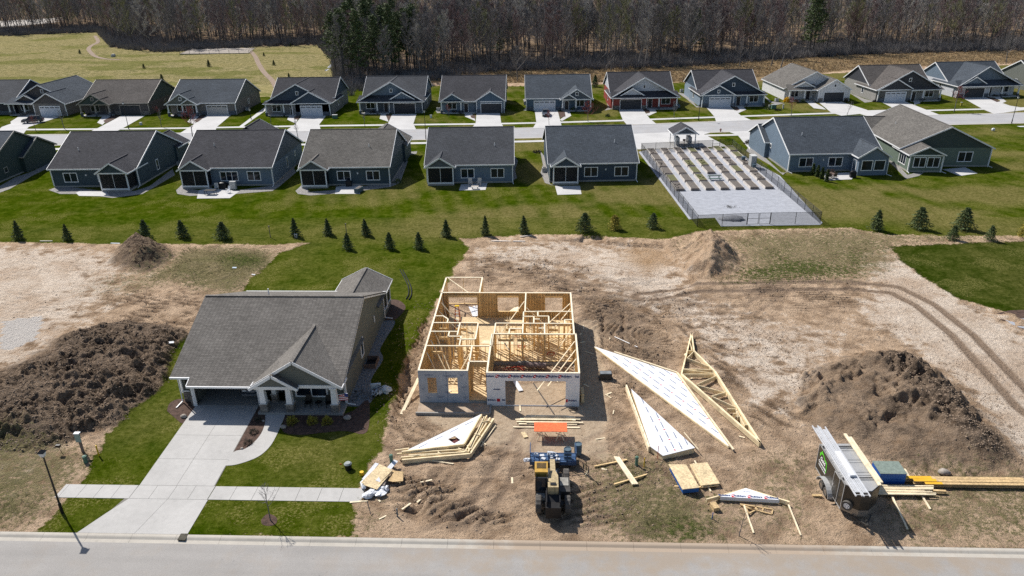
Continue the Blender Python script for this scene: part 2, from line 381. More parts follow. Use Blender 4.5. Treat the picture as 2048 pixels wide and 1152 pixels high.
# ================================================================ ground
def vnoise(X, Y, sc, seed):
    """smooth lattice noise 0..1"""
    x = X/sc; y = Y/sc; xi = np.floor(x).astype(np.int64); yi = np.floor(y).astype(np.int64)
    fx = x-xi; fy = y-yi; fx = fx*fx*(3-2*fx); fy = fy*fy*(3-2*fy)
    def h(a, b):
        n = (a*374761393+b*668265263+seed*982451653) & 0xffffffff
        n = ((n ^ (n >> 13))*1274126177) & 0xffffffff
        return ((n ^ (n >> 16)) & 0xffff)/65535.0
    a, b, c, d = h(xi, yi), h(xi+1, yi), h(xi, yi+1), h(xi+1, yi+1)
    return (a*(1-fx)+b*fx)*(1-fy)+(c*(1-fx)+d*fx)*fy
def fbm(X, Y, sc, seed, n=4, g=.5):
    r = 0; a = 1; t = 0
    for i in range(n): r = r+a*vnoise(X, Y, sc/2**i, seed+i*17); t += a; a *= g
    return r/t
def spaced(segs):
    out = []
    for a, b, st in segs: out += list(np.arange(a, b, st))
    return np.array(out+[segs[-1][1]])
gx = spaced([(-1500, -500, 100), (-500, -300, 10), (-300, -150, 1.6), (-150, -48, .55), (-48, 60, .17), (60, 150, .55), (150, 300, 1.6), (300, 500, 10), (500, 1500, 100)])
gy = spaced([(-100, 20, 20), (20, 36, 2), (36, 78, .15), (78, 103, .22), (103, 200, .55), (200, 330, 1.2), (330, 480, 3), (480, 1000, 20), (1000, 2500, 150)])
GX, GY = np.meshgrid(gx, gy)
def warp(amp, sc, seed):
    return GX+(fbm(GX, GY, sc, seed)-.5)*2*amp, GY+(fbm(GX, GY, sc, seed+50)-.5)*2*amp
_warps = {k: warp(*k) for k in ((.55, 1.6, 3), (.16, .5, 9), (2.5, 9, 5))}
def poly_mask(poly, wk=(.55, 1.6, 3), px=True):
    """1 inside the polygon, edges broken up by noise"""
    P = np.array([g2(*p) for p in poly] if px else poly)
    X, Y = _warps[wk] if wk else (GX, GY)
    out = np.zeros(GX.shape, bool); mg = 6
    ix = np.where((gx > P[:, 0].min()-mg) & (gx < P[:, 0].max()+mg))[0]; iy = np.where((gy > P[:, 1].min()-mg) & (gy < P[:, 1].max()+mg))[0]
    if not len(ix) or not len(iy): return out.astype(float)
    sl_ = (slice(iy[0], iy[-1]+1), slice(ix[0], ix[-1]+1)); x = X[sl_]; y = Y[sl_]; o = np.zeros(x.shape, bool)
    for i in range(len(P)):
        x1, y1 = P[i]; x2, y2 = P[(i+1) % len(P)]
        if y1 == y2: continue
        c = (y1 > y) != (y2 > y)
        o ^= c & (x < (x2-x1)*(y-y1)/(y2-y1)+x1)
    out[sl_] = o; return out.astype(float)
def poly_dist(poly, px=True):
    """signed distance (inside positive), no warp"""
    P = np.array([g2(*p) for p in poly] if px else poly); m = poly_mask(poly, None, px); D = np.full(GX.shape, 99.0); mg = 6
    ix = np.where((gx > P[:, 0].min()-mg) & (gx < P[:, 0].max()+mg))[0]; iy = np.where((gy > P[:, 1].min()-mg) & (gy < P[:, 1].max()+mg))[0]
    sl_ = (slice(iy[0], iy[-1]+1), slice(ix[0], ix[-1]+1)); x = GX[sl_]; y = GY[sl_]; d = np.full(x.shape, 99.0)
    for i in range(len(P)):
        x1, y1 = P[i]; x2, y2 = P[(i+1) % len(P)]; dx, dy = x2-x1, y2-y1; L = dx*dx+dy*dy
        t = np.clip(((x-x1)*dx+(y-y1)*dy)/L, 0, 1); d = np.minimum(d, np.hypot(x-x1-t*dx, y-y1-t*dy))
    D[sl_] = d; return np.where(m > 0, D, -D)
def line_dist(pts, px=True):
    P = np.array([g2(*p) for p in pts] if px else pts); D = np.full(GX.shape, 99.0); S = np.zeros(GX.shape)
    mg = 5; ix = np.where((gx > P[:, 0].min()-mg) & (gx < P[:, 0].max()+mg))[0]; iy = np.where((gy > P[:, 1].min()-mg) & (gy < P[:, 1].max()+mg))[0]
    sl_ = (slice(iy[0], iy[-1]+1), slice(ix[0], ix[-1]+1)); x = GX[sl_]; y = GY[sl_]; d = np.full(x.shape, 99.0); sg = np.zeros(x.shape)
    for i in range(len(P)-1):
        x1, y1 = P[i]; x2, y2 = P[i+1]; dx, dy = x2-x1, y2-y1; L = dx*dx+dy*dy
        t = np.clip(((x-x1)*dx+(y-y1)*dy)/L, 0, 1); e = np.hypot(x-x1-t*dx, y-y1-t*dy)
        s_ = np.sign((x-x1)*dy-(y-y1)*dx); m = e < d; d = np.where(m, e, d); sg = np.where(m, s_, sg)
    D[sl_] = d; S[sl_] = sg; return D*np.where(S == 0, 1, S)

sst = lambda v, a, b: (lambda t: t*t*(3-2*t))(np.clip((v-a)/(b-a), 0, 1))
WAR, WFINE, WBIG = (.55, 1.6, 3), (.16, .5, 9), (2.5, 9, 5)
# --- lawns
lawn_hero = poly_mask([(500, 560), (560, 505), (640, 480), (800, 468), (905, 470), (940, 498), (905, 545), (880, 590), (835, 670), (800, 735), (790, 790), (772, 850), (760, 900), (728, 950), (700, 1000), (712, 1076),
                       (60, 1072), (120, 1020), (165, 955), (200, 890), (262, 820), (330, 770), (350, 700), (420, 640), (480, 590)])
lawn_back = poly_mask([(-500, 150), (700, 172), (860, 172), (1100, 172), (1330, 165), (1600, 150), (2048, 128), (2600, 105), (2600, 470), (2048, 472), (1780, 470), (1700, 455), (1400, 462), (1340, 478), (1290, 478), (1180, 470), (1080, 468), (935, 476), (700, 480), (540, 490), (240, 488), (0, 484), (-400, 478)])
lawn_right = poly_mask([(1775, 492), (2048, 482), (2400, 478), (2500, 640), (2048, 632), (1995, 622), (1930, 600), (1880, 575), (1838, 548), (1800, 520)])
lush = np.maximum(lawn_hero, lawn_right)
# dry patches in the big back lawn
xl = GX
dryness = sst(fbm(GX*1.0, GY*1.6, 14, 71, 4), .46, .62)
eastdry = sst(GX, -50, -5)*.75+.12
stripes = .26*np.sin((GX+.25*GY)*2*np.pi/3.4)
back_dry = np.clip(dryness*.75*(.25+eastdry)+eastdry*.3-.1+stripes*.7+.25*(fbm(GX, GY, 2.2, 5)-.5)-.05, 0, 1)
for pxp, wd in (((1090, 400, 1085, 465), 1.0), ((540, 395, 545, 470), 1.5), ((830, 300, 840, 380), 1.6)):
    a_ = g2(pxp[0], pxp[1]); b_ = g2(pxp[2], pxp[3]); dl = np.abs(line_dist([a_, b_], False)); back_dry *= 1-.7*np.exp(-(dl/wd)**2)
lushback = lawn_back
dryw = lawn_back*back_dry
dryw = np.maximum(dryw, lush*(sst(fbm(GX, GY, 2.4, 33, 4), .52, .66)*.45+.08))
# shaggy dry strip beside the dirt on the hero lot
st1 = poly_mask([(330, 770), (262, 820), (200, 890), (230, 930), (300, 850), (365, 800)], WAR)
dryw = np.maximum(dryw, st1*.5)
strip_tree = poly_mask([(-50, 448), (560, 450), (900, 440), (1390, 440), (1390, 482), (900, 482), (540, 500), (230, 500), (-50, 492)], WBIG)
dryw = np.maximum(dryw, strip_tree*.35*lawn_back)
# --- rough scrub (thin grass over soil)
scrub = np.zeros(GX.shape)
for P_, wt in (([(0, 840), (120, 880), (200, 900), (170, 960), (110, 1020), (40, 1075), (-200, 1075), (-200, 860)], .62),
               ([(230, 490), (540, 498), (560, 520), (500, 570), (470, 600), (420, 590), (330, 560), (200, 620), (190, 560), (250, 560)], .72),
               ([(230, 490), (540, 498), (555, 515), (500, 545), (420, 520), (340, 500)], .95),
               ([(1180, 900), (1330, 900), (1420, 990), (1480, 1092), (1200, 1090), (1160, 1000)], .55),
               ([(1320, 1000), (1440, 1010), (1480, 1092), (1270, 1090)], .8),
               ([(1500, 890), (1640, 900), (1640, 1095), (1520, 1095), (1480, 980)], .42),
               ([(1760, 920), (2048, 930), (2300, 960), (2300, 1105), (1780, 1100)], .5),
               ([(1340, 470), (1700, 452), (1800, 480), (1790, 540), (1740, 560), (1560, 560), (1430, 560), (1390, 540), (1350, 500)], .6),
               ([(700, 1000), (760, 1010), (800, 1074), (690, 1074)], .7), ([(690, 935), (730, 935), (720, 1005), (695, 1000)], .6),
               ([(1700, 455), (2100, 468), (2100, 486), (1780, 492), (1745, 480)], .55),
               ([(1120, 940), (1200, 930), (1180, 990)], .2)):
    scrub = np.maximum(scrub, poly_mask(P_, WAR)*wt)
greenpatch = np.zeros(GX.shape); scrub *= 1-np.maximum(poly_mask([(232, 500), (262, 478), (330, 490), (352, 512), (300, 545), (255, 545), (222, 525)]), .75*poly_mask([(1362, 495), (1400, 470), (1440, 475), (1490, 515), (1470, 545), (1420, 555), (1375, 540)]))
for P_ in ([(1400, 552), (1440, 556), (1500, 530), (1560, 528), (1640, 515), (1665, 545), (1560, 562), (1440, 572)], [(1540, 505), (1570, 500), (1575, 525), (1545, 525)], [(1690, 495), (1735, 485), (1740, 540), (1700, 545)],
           [(1300, 1040), (1420, 1020), (1460, 1085), (1280, 1085)], [(195, 560), (260, 540), (270, 580), (200, 590)], [(420, 505), (540, 505), (520, 540), (430, 530)], [(1560, 545), (1720, 530), (1740, 555), (1600, 560)]):
    greenpatch = np.maximum(greenpatch, poly_mask(P_, WAR))
# --- bare pale subsoil
sand = np.zeros(GX.shape)
for P_, wt in (([(-300, 503), (0, 500), (235, 500), (222, 535), (170, 590), (120, 650), (55, 715), (0, 748), (-300, 800)], 1.15),
               ([(1740, 520), (1800, 500), (1850, 560), (1930, 605), (2048, 680), (2300, 800), (2300, 930), (2040, 925), (2000, 850), (1920, 760), (1850, 700), (1790, 655), (1720, 640), (1760, 580)], 1.15),
               ([(930, 505), (1000, 492), (1100, 474), (1210, 480), (1310, 488), (1350, 515), (1395, 555), (1400, 640), (1300, 620), (1200, 580), (1150, 545), (1050, 530), (960, 540), (925, 530)], .72),
               ([(1400, 600), (1560, 640), (1720, 650), (1700, 700), (1620, 800), (1560, 860), (1480, 780), (1400, 700), (1340, 640)], .6),
               ([(0, 855), (110, 860), (120, 950), (70, 1000), (-60, 1010), (-100, 880)], .55),
               ([(1800, 960), (1900, 980), (1850, 1030), (1790, 1010)], .5), ([(1500, 720), (1600, 760), (1580, 860), (1500, 800)], .8)):
    sand = np.maximum(sand, poly_mask(P_, WAR)*wt)
whitep = poly_mask([(40, 635), (95, 630), (70, 680), (20, 700), (0, 690), (0, 645)], WAR)*.9
# graded tan sand around the frame house
orange = poly_mask([(1245, 487), (1310, 490), (1345, 512), (1330, 530), (1280, 540), (1250, 515)], WAR)
graded = np.maximum(poly_mask([(1000, 765), (1160, 765), (1160, 640), (1195, 640), (1212, 840), (1215, 920), (1150, 900), (1050, 905), (960, 890), (880, 930), (840, 880), (1000, 830)], WAR), poly_mask([(830, 800), (940, 806), (1000, 770), (1200, 760), (1215, 860), (1000, 890), (860, 850)], WAR))
# --- darker soil
dark = np.zeros(GX.shape)
moundL = [(-250, 700), (0, 745), (55, 720), (130, 668), (250, 640), (370, 655), (392, 700), (360, 760), (300, 800), (240, 850), (150, 880), (60, 905), (-60, 905), (-250, 880)]
pileA = [(232, 500), (262, 478), (330, 490), (352, 512), (300, 545), (255, 545), (222, 525)]
pileB = [(1362, 495), (1400, 470), (1440, 475), (1490, 515), (1470, 545), (1420, 555), (1375, 540)]
moundR = [(1625, 865), (1590, 815), (1595, 750), (1680, 712), (1815, 705), (1875, 752), (1935, 810), (2005, 890), (2020, 935), (1945, 958), (1850, 945), (1760, 925), (1690, 890)]
dark = np.maximum(dark, poly_mask(moundL)*.95); dark = np.maximum(dark, poly_mask(pileA)*1.0); dark = np.maximum(dark, poly_mask(moundR)*.55); dark = np.maximum(dark, poly_mask(pileB)*.35)
dark = np.maximum(dark, poly_mask([(450, 530), (520, 525), (480, 585), (440, 590)], WAR)*.5)
dark = np.maximum(dark, poly_mask([(1150, 600), (1210, 570), (1290, 600), (1300, 680), (1210, 690), (1160, 640)], WAR)*.45)
dark = np.maximum(dark, poly_mask([(1200, 630), (1250, 630), (1330, 680), (1340, 760), (1290, 790), (1220, 740)], WAR)*.5)
dark = np.maximum(dark, poly_mask([(860, 910), (1060, 900), (1090, 1075), (880, 1070), (830, 990)], WAR)*.3)
dark = np.maximum(dark, poly_mask([(1150, 980), (1260, 950), (1300, 1020), (1250, 1080), (1110, 1085)], WAR)*.35)
# --- heights
H0 = np.zeros(GX.shape)
dirt_zone = np.clip(1-np.maximum.reduce([lawn_hero, lawn_back, lawn_right]), 0, 1)*((GY > 37.6) & (GY < 101) & (GX > -90) & (GX < 90))
def mound(poly, hmax, run, seed, rough, sc=2.2):
    d = poly_dist(poly); k = sst(d, -.5, run); n = fbm(GX, GY, sc, seed, 5, .6)
    rdg = 1-np.abs(fbm(GX*.8, GY, 2.6, seed+9, 3, .6)-.5)*4; pat = .25+1.1*sst(fbm(GX, GY, 3.4, seed+13, 3), .38, .62)
    return k*hmax*(.78+.5*(n-.5)+.14*rdg)+sst(d, -.6, .6)*pat*((fbm(GX, GY, 1.0, seed+3, 3, .75)-.5)*rough+(vnoise(GX, GY, .42, seed+5)-.5)*.36)
H0 += mound(moundL, .95, 3.6, 11, 1.45)+mound(pileA, 2.3, 2.9, 21, 1.0, 1.5)+mound(pileB, 3.3, 4.2, 31, .85, 1.5)+mound(moundR, .95, 3.0, 41, 1.5, 2.4)
rx = np.abs(line_dist([(1790, 735), (1840, 770), (1900, 830), (1960, 900)])); rxg = np.exp(-(rx/2.3)**2); H0 += .85*rxg*(.5+.9*fbm(GX, GY, 1.6, 432, 5, .65)); dark = np.maximum(dark, np.clip(rxg*1.2, 0, 1)*.98)
H0 = np.maximum(H0, 0)
# smooth fade of roughness off the lawns and flat pads
def blur(a, n):
    for _ in range(n):
        a = (a+np.roll(a, 1, 0)+np.roll(a, -1, 0)+np.roll(a, 1, 1)+np.roll(a, -1, 1))/5
    return a
def bblur(a, r, n=3):
    for _ in range(n):
        for ax in (0, 1):
            p_ = np.pad(a, [(r+1, r) if k == ax else (0, 0) for k in (0, 1)], 'edge'); c_ = np.cumsum(p_, ax)
            a = (np.take(c_, range(2*r+1, c_.shape[ax]), ax)-np.take(c_, range(0, c_.shape[ax]-2*r-1), ax))/(2*r+1)
    return a
dz = blur(dirt_zone, 5)
padm = sst(np.maximum(np.maximum(-10.8-GX, GX-3.6), np.maximum(51-GY, GY-73.3)), 0, 1.2)
tr = sst(GY, 37.7, 39.0)
rough_amp = (.09+.2*sst(fbm(GX, GY, 6, 91), .4, .65))*(1-.75*blur(graded, 4))*(1-.5*sst(GX, 30, 34)*(GY < 60))
rough_amp = rough_amp*(1-.6*blur(sand, 3)*(GX > 20))
H0 += dz*padm*tr*rough_amp*(1-.8*bblur(sand, 4))*((fbm(GX, GY, 1.6, 101, 5, .7)-.5)*2+(vnoise(GX, GY, .45, 77)-.5)*.35*(vnoise(GX, GY, 5, 78) > .45))
mach = poly_mask([(930, 520), (1390, 560), (1400, 660), (1180, 640), (1150, 590), (930, 560)], WAR)
H0 += blur(mach, 6)*padm*.12*(vnoise(GX*.35+GY*.15, GY-.15*GX, .55, 55)-.5)*2
H0 += blur(poly_mask([(860, 890), (1050, 905), (1080, 1060), (860, 1065), (800, 990)], WAR), 6)*.22*(fbm(GX*.6+GY*.5, GY*.7-GX*.4, .9, 66, 4)-.5)*2*tr
ruts = np.zeros(GX.shape)
def rutted(poly, f, lam, amp, seed, wv=.5, k_=5):
    global H0, ruts
    m_ = bblur(poly_mask(poly, WAR), k_)*padm*tr; u = f+(fbm(GX, GY, 2.2, seed, 4)-.5)*2*wv
    mod = sst(fbm(GX, GY, 2.6, seed+5, 3), .36, .56)
    s_ = (.5+.5*np.sin(2*np.pi*u/lam))**1.6; s2 = (.5+.5*np.sin(2*np.pi*u/(lam*.37)+3*vnoise(GX, GY, 1, seed+2)))
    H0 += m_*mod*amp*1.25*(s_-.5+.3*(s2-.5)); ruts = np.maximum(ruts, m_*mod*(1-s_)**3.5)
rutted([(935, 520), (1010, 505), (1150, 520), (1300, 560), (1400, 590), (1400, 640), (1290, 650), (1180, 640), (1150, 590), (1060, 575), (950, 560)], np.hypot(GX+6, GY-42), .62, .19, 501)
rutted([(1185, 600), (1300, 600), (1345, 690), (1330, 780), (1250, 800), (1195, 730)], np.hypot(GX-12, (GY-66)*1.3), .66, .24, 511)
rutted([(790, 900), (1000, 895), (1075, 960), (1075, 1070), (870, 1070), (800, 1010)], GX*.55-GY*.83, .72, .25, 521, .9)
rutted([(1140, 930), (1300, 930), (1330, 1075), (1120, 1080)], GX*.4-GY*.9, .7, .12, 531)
rutted([(1540, 552), (1700, 558), (1720, 605), (1600, 622), (1500, 600), (1430, 600)], GY+.03*GX, .62, .2, 541, .3)
rutted([(780, 620), (860, 600), (878, 640), (838, 800), (800, 860), (770, 850), (800, 730)], GX*.8+GY*.6+fbm(GX, GY, 1, 9)*2, .7, .3, 555, 1.2, 2)
rutted([(790, 740), (860, 830), (880, 900), (780, 880), (765, 800)], GX*.7+GY*.7, .8, .18, 551, .8)
rutted([(1200, 780), (1260, 770), (1300, 900), (1480, 960), (1450, 990), (1220, 930)], GX*.8+GY*.5, .8, .13, 561, .6)
rutted([(-50, 505), (220, 505), (190, 580), (60, 640), (-50, 660)], GX*.35+GY*.95, .9, .13, 571, .9)
rutted([(1330, 640), (1500, 620), (1620, 700), (1600, 860), (1500, 860), (1400, 720)], GX*.6+GY*.6, 1.3, .1, 581, 1.4)
rutted([(250, 580), (430, 590), (400, 650), (220, 660), (150, 640)], GX*.3+GY, 1.0, .16, 591, 1.0)
rutted([(1750, 650), (1850, 700), (2000, 850), (2040, 950), (2200, 1000), (2100, 850), (1900, 650)], GX*.7+GY*.7, 1.6, .07, 601, 1.0)
# dug shelf behind the frame house, and its scarp
digd = poly_dist([(925, 530), (960, 505), (1080, 480), (1160, 477), (1165, 470), (1210, 470), (1215, 482), (1330, 490), (1360, 525), (1395, 560), (1300, 620), (1100, 570), (960, 560)])
scar = sst(digd, -.1, .35)*(1-sst(digd, 3, 9))*sst(GY, 72, 80)*sst(GX, 1, 6)
H0 -= .5*scar
dark = np.maximum(dark, ((digd > -.05) & (digd < .3) & (GY > 74) & (GX > 3))*.7)
scl = poly_dist([(800, 640), (850, 620), (870, 640), (838, 800), (790, 900), (770, 850), (790, 740)])
H0 -= .55*sst(scl, 0, .9)*(1-sst(GX, -12.4, -11.2))*sst(GY, 48, 52)
# holes / trench by the kerb
for (px_, py_), rr, dp in (((833, 1010), (.5, 1.3), .7), ((890, 965), (1.2, .5), .35), ((1235, 745), (.4, .4), .3)):
    cx_, cy_ = g2(px_, py_); H0 -= dp*np.exp(-(((GX-cx_)/rr[0])**2+((GY-cy_)/rr[1])**2))
for a_, b_ in (((1207, 630), (1207, 700)), ((1247, 630), (1250, 712))):
    dl = np.abs(line_dist([a_, b_])); H0 -= .35*np.exp(-(dl/.16)**2)
# --- tyre tracks
tracks = [([(1290, 590), (1400, 575), (1560, 572), (1700, 570), (1790, 580), (1850, 610), (1925, 670), (1990, 740), (2060, 815), (2300, 1000)], 1.05, .8),
          ([(1180, 640), (1300, 600), (1420, 590), (1560, 575)], .9, .3), ([(1100, 560), (1200, 570), (1300, 590), (1400, 600)], .9, .4), ([(960, 540), (1080, 550), (1190, 590), (1270, 640)], .9, .4),
          ([(1000, 520), (1130, 535), (1260, 575)], .9, .3), ([(1110, 1085), (1180, 1020), (1320, 960)], .9, .35), ([(870, 1070), (960, 1010), (1040, 900), (1060, 860)], .9, .4), ([(1240, 1092), (1310, 1050)], .3, .6),
          ([(1170, 900), (1280, 850), (1400, 790)], .9, .3), ([(930, 1060), (1000, 960), (1020, 900)], .8, .4), ([(1420, 1095), (1560, 960), (1640, 870)], .9, .25), ([(1560, 580), (1500, 620), (1380, 620)], .9, .35)]
trk = np.zeros(GX.shape)
for pts, hw, st_ in tracks:
    d = line_dist(pts)
    for s_ in (-hw, hw):
        k = np.exp(-((d-s_)/.46)**2); H0 -= .055*k*dz*tr*(.6+st_); trk = np.maximum(trk, k*st_)
        H0 += .05*np.exp(-((np.abs(d-s_)-.42)/.13)**2)*dz*tr*st_
trk = trk*dz
H0 *= sst(GY, 37.3, 38.2)
H0 *= 1-np.clip(blur(np.maximum(lawn_hero, lawn_right), 6)*1.25, 0, 1)*(GY < 100)
H0 = np.where(GY < 36.85, -.32, H0)
# keep flat under paving and houses
far = (GY > 103) | (GX < -92) | (GX > 92)
H0 = np.where(far & (GY < 230), 0, H0)
H0 += sst(GY, 215, 300)*(fbm(GX, GY, 30, 7)-.5)*1.2*(np.abs(GX) < 800)
# --- far country
treeline = [(-700, 40), (0, 70), (200, 64), (232, 95), (330, 102), (480, 95), (640, 90), (668, 120), (680, 175), (760, 172), (860, 160), (1010, 140), (1200, 138), (1370, 132), (1560, 118), (1700, 108), (2048, 100), (2500, 90)]
TLW = [g2(*p) for p in treeline]
wood_poly = TLW+[(1400, 700), (1400, 2500), (-1500, 2500), (-1500, 700)]
litter = poly_mask(wood_poly, WBIG, False); litter = np.maximum(litter, (GY > 470)*1.0)
meadow_poly = [(-900, 160), (0, 175), (200, 182), (330, 183), (480, 185), (520, 195), (690, 190), (700, 150), (690, 85), (-900, 20)]
meadow = poly_mask(meadow_poly, WBIG)*(1-litter)
reed = poly_mask([(840, 165), (1020, 165), (1200, 165), (1350, 165), (1500, 165), (1700, 140), (2048, 122), (2700, 110), (2700, 70), (1700, 90), (1000, 130), (850, 140)], WBIG)*(1-litter)
meadow_green = meadow*sst(fbm(GX, GY*2.2, 26, 37, 4), .5, .6)
clear = poly_mask([(-300, 60), (0, 56), (60, 50), (128, 42), (110, 36), (0, 42), (-300, 40)], WAR)
# --- write the sheet
V = np.stack([GX, GY, H0], -1).reshape(-1, 3)
ny, nx = GX.shape; idx = np.arange(ny*nx).reshape(ny, nx)
quads = np.stack([idx[:-1, :-1], idx[:-1, 1:], idx[1:, 1:], idx[1:, :-1]], -1).reshape(-1, 4)
me = bpy.data.meshes.new('ground'); me.vertices.add(len(V)); me.vertices.foreach_set('co', V.astype(np.float32).ravel())
me.loops.add(quads.size); me.loops.foreach_set('vertex_index', quads.astype(np.int32).ravel())
me.polygons.add(len(quads)); me.polygons.foreach_set('loop_start', (np.arange(len(quads))*4).astype(np.int32)); me.polygons.foreach_set('loop_total', np.full(len(quads), 4, np.int32))
me.update(calc_edges=True); me.polygons.foreach_set('use_smooth', np.ones(len(quads), bool))
def attr(name, *ch):
    a = me.attributes.new(name, 'FLOAT_COLOR', 'POINT'); d = np.stack([c.astype(np.float32) for c in ch], -1).reshape(-1, 4); a.data.foreach_set('color', d.ravel())
grass = np.maximum.reduce([lush, lushback])
near = (GY < 103)
bl = lambda a, n, m_=2: np.where(near, blur(a, n), blur(a, m_))
BB = lambda a, r: np.where(near, bblur(a, r), blur(a, 3))
attr('lay_a', np.where(near, .5*bl(grass, 3)+.5*bblur(grass, 4), grass), np.clip(BB(dryw, 9), 0, 1), np.clip(BB(sand, 13), 0, 1), np.clip(.5*bl(dark, 4)+.5*BB(dark, 8), 0, 1))
attr('lay_b', np.clip(BB(scrub, 9), 0, 1), BB(greenpatch, 7), np.clip(blur(graded, 2), 0, 1), np.clip(trk, 0, 1))
attr('lay_c', blur(meadow, 3), blur(meadow_green, 4), blur(reed, 3), blur(litter, 2))
attr('lay_d', np.maximum(whitep, clear), lawn_right, np.clip(ruts, 0, 1), bblur(orange, 5))
ground = bpy.data.objects.new('ground', me); COL.objects.link(ground); struct(ground)
gzx, gzy = gx, gy
def gz(x, y):
    i = int(np.clip(np.searchsorted(gx, x)-1, 0, nx-2)); j = int(np.clip(np.searchsorted(gy, y)-1, 0, ny-2))
    fx = (x-gx[i])/(gx[i+1]-gx[i]); fy = (y-gy[j])/(gy[j+1]-gy[j])
    return float((H0[j, i]*(1-fx)+H0[j, i+1]*fx)*(1-fy)+(H0[j+1, i]*(1-fx)+H0[j+1, i+1]*fx)*fy)
def P3(px, py, dz_=0.0):
    x, y = g2(px, py); z = gz(x, y)
    if abs(z) > .1: x, y = g2(px, py, z); z = gz(x, y)
    return (x, y, z+dz_)

# material
m, nt, b = new_mat('ground_cover')
pos = nt.nodes.new('ShaderNodeNewGeometry').outputs['Position']
def chan(name):
    a = nt.nodes.new('ShaderNodeAttribute'); a.attribute_name = name
    s_ = nt.nodes.new('ShaderNodeSeparateColor'); lnk(nt, a.outputs['Color'], s_.inputs[0]); return [s_.outputs[0], s_.outputs[1], s_.outputs[2], a.outputs['Alpha']]
A_, B_, Cc, D_ = chan('lay_a'), chan('lay_b'), chan('lay_c'), chan('lay_d')
n03 = noise(nt, pos, .3, 6, .6); n1 = noise(nt, pos, 1.1, 7, .68); n4 = noise(nt, pos, 4.5, 6, .7); n15 = noise(nt, pos, 16, 4, .7); nfar = noise(nt, pos, .09, 6, .62)
mp = nt.nodes.new('ShaderNodeMapping'); mp.inputs['Scale'].default_value = (.35, 2.4, 1); mp.inputs['Rotation'].default_value = (0, 0, .15); lnk(nt, pos, mp.inputs[0]); nstreak = noise(nt, mp.outputs[0], 1.2, 5, .6)
def thr(w_, n, amp=.7, lo=.38, hi=.62):
    s_ = mth(nt, 'ADD', w_, mth(nt, 'MULTIPLY', mth(nt, 'SUBTRACT', n, .5), amp)); return mrange(nt, s_, lo, hi, 0, 1)
def col2(n, a, b_, lo=.35, hi=.65): return mixc(nt, mrange(nt, n, lo, hi, 0, 1), a, b_)
def mul(c_, n, a, b_, lo=.35, hi=.65): return mixc(nt, 1.0, c_, mrange(nt, n, lo, hi, a, b_), 'MULTIPLY')
nE = noise(nt, pos, .55, 9, .72); nP = noise(nt, pos, 2.2, 8, .75); nG = noise(nt, pos, 9, 5, .75); nM = noise(nt, pos, .16, 5, .6)
dirt = col2(nE, (.31, .212, .138), (.7, .515, .355), .38, .58)
dirt = mixc(nt, mrange(nt, nP, .47, .62, 0, .55), dirt, (.21, .146, .1))
dirt = mixc(nt, mrange(nt, n03, .46, .6, 0, .5), dirt, (.66, .49, .345))
dirt = mul(dirt, nG, .84, 1.14); nv = noise(nt, pos, .38, 5, .55); dirt = mixc(nt, mrange(nt, nv, .56, .63, 0, .5), dirt, (.2, .138, .095))
sandc = col2(nE, (.6, .485, .38), (.8, .68, .56), .38, .6); sandc = mixc(nt, mrange(nt, nP, .58, .68, 0, .5), sandc, (.38, .29, .22)); sandc = mixc(nt, mrange(nt, nM, .48, .62, 0, .6), sandc, (.5, .36, .25)); sandc = mul(sandc, nG, .93, 1.05)
vc = nt.nodes.new('ShaderNodeTexVoronoi'); vc.feature = 'DISTANCE_TO_EDGE'; vc.inputs['Scale'].default_value = .55
vm = nt.nodes.new('ShaderNodeVectorMath'); vm.operation = 'ADD'; lnk(nt, pos, vm.inputs[0]); _nc = nt.nodes.new('ShaderNodeTexNoise'); _nc.inputs['Scale'].default_value = 1.3; _nc.inputs['Detail'].default_value = 5; lnk(nt, pos, _nc.inputs['Vector'])
vm2 = nt.nodes.new('ShaderNodeVectorMath'); vm2.operation = 'SCALE'; vm2.inputs['Scale'].default_value = 1.8; lnk(nt, _nc.outputs['Color'], vm2.inputs[0]); lnk(nt, vm2.outputs[0], vm.inputs[1]); lnk(nt, vm.outputs[0], vc.inputs['Vector'])
crk = mth(nt, 'MULTIPLY', mrange(nt, vc.outputs['Distance'], 0, .035, 1, 0), mrange(nt, nE, .5, .58, 0, .7)); sandc = mixc(nt, crk, sandc, (.22, .165, .12))
dirt = mixc(nt, mth(nt, 'MULTIPLY', crk, .7), dirt, (.13, .095, .07))
c = dirt
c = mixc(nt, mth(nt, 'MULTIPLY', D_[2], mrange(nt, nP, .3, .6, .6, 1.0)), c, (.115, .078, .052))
c = mixc(nt, thr(A_[2], nE, 2.4, .36, .64), c, sandc)
c = mixc(nt, mth(nt, 'MULTIPLY', D_[3], .8), c, (.45, .3, .175))
c = mixc(nt, mth(nt, 'MULTIPLY', B_[2], .85), c, mul(mixc(nt, mrange(nt, nP, .4, .6, 0, 1), (.35, .27, .19), (.46, .37, .27)), nG, .85, 1.14))
darkc = col2(nP, (.05, .038, .03), (.3, .222, .16), .42, .6); darkc = mixc(nt, mrange(nt, n03, .45, .6, 0, .4), darkc, (.32, .24, .175)); darkc = mul(darkc, nG, .7, 1.35)
c = mixc(nt, thr(A_[3], nE, 1.5, .3, .66), c, darkc)
c = mixc(nt, mrange(nt, B_[3], .1, .5, 0, .95), c, mul(col2(nP, (.24, .172, .122), (.31, .23, .17)), nG, .9, 1.1))
scr = col2(nP, (.115, .108, .045), (.3, .25, .14), .4, .6); scr = mixc(nt, mrange(nt, n03, .42, .58, 0, .6), scr, (.085, .1, .028)); scr = mul(scr, nG, .65, 1.35)
c = mixc(nt, mth(nt, 'MULTIPLY', thr(B_[0], nP, 2.2, .3, .6), .88), c, scr)
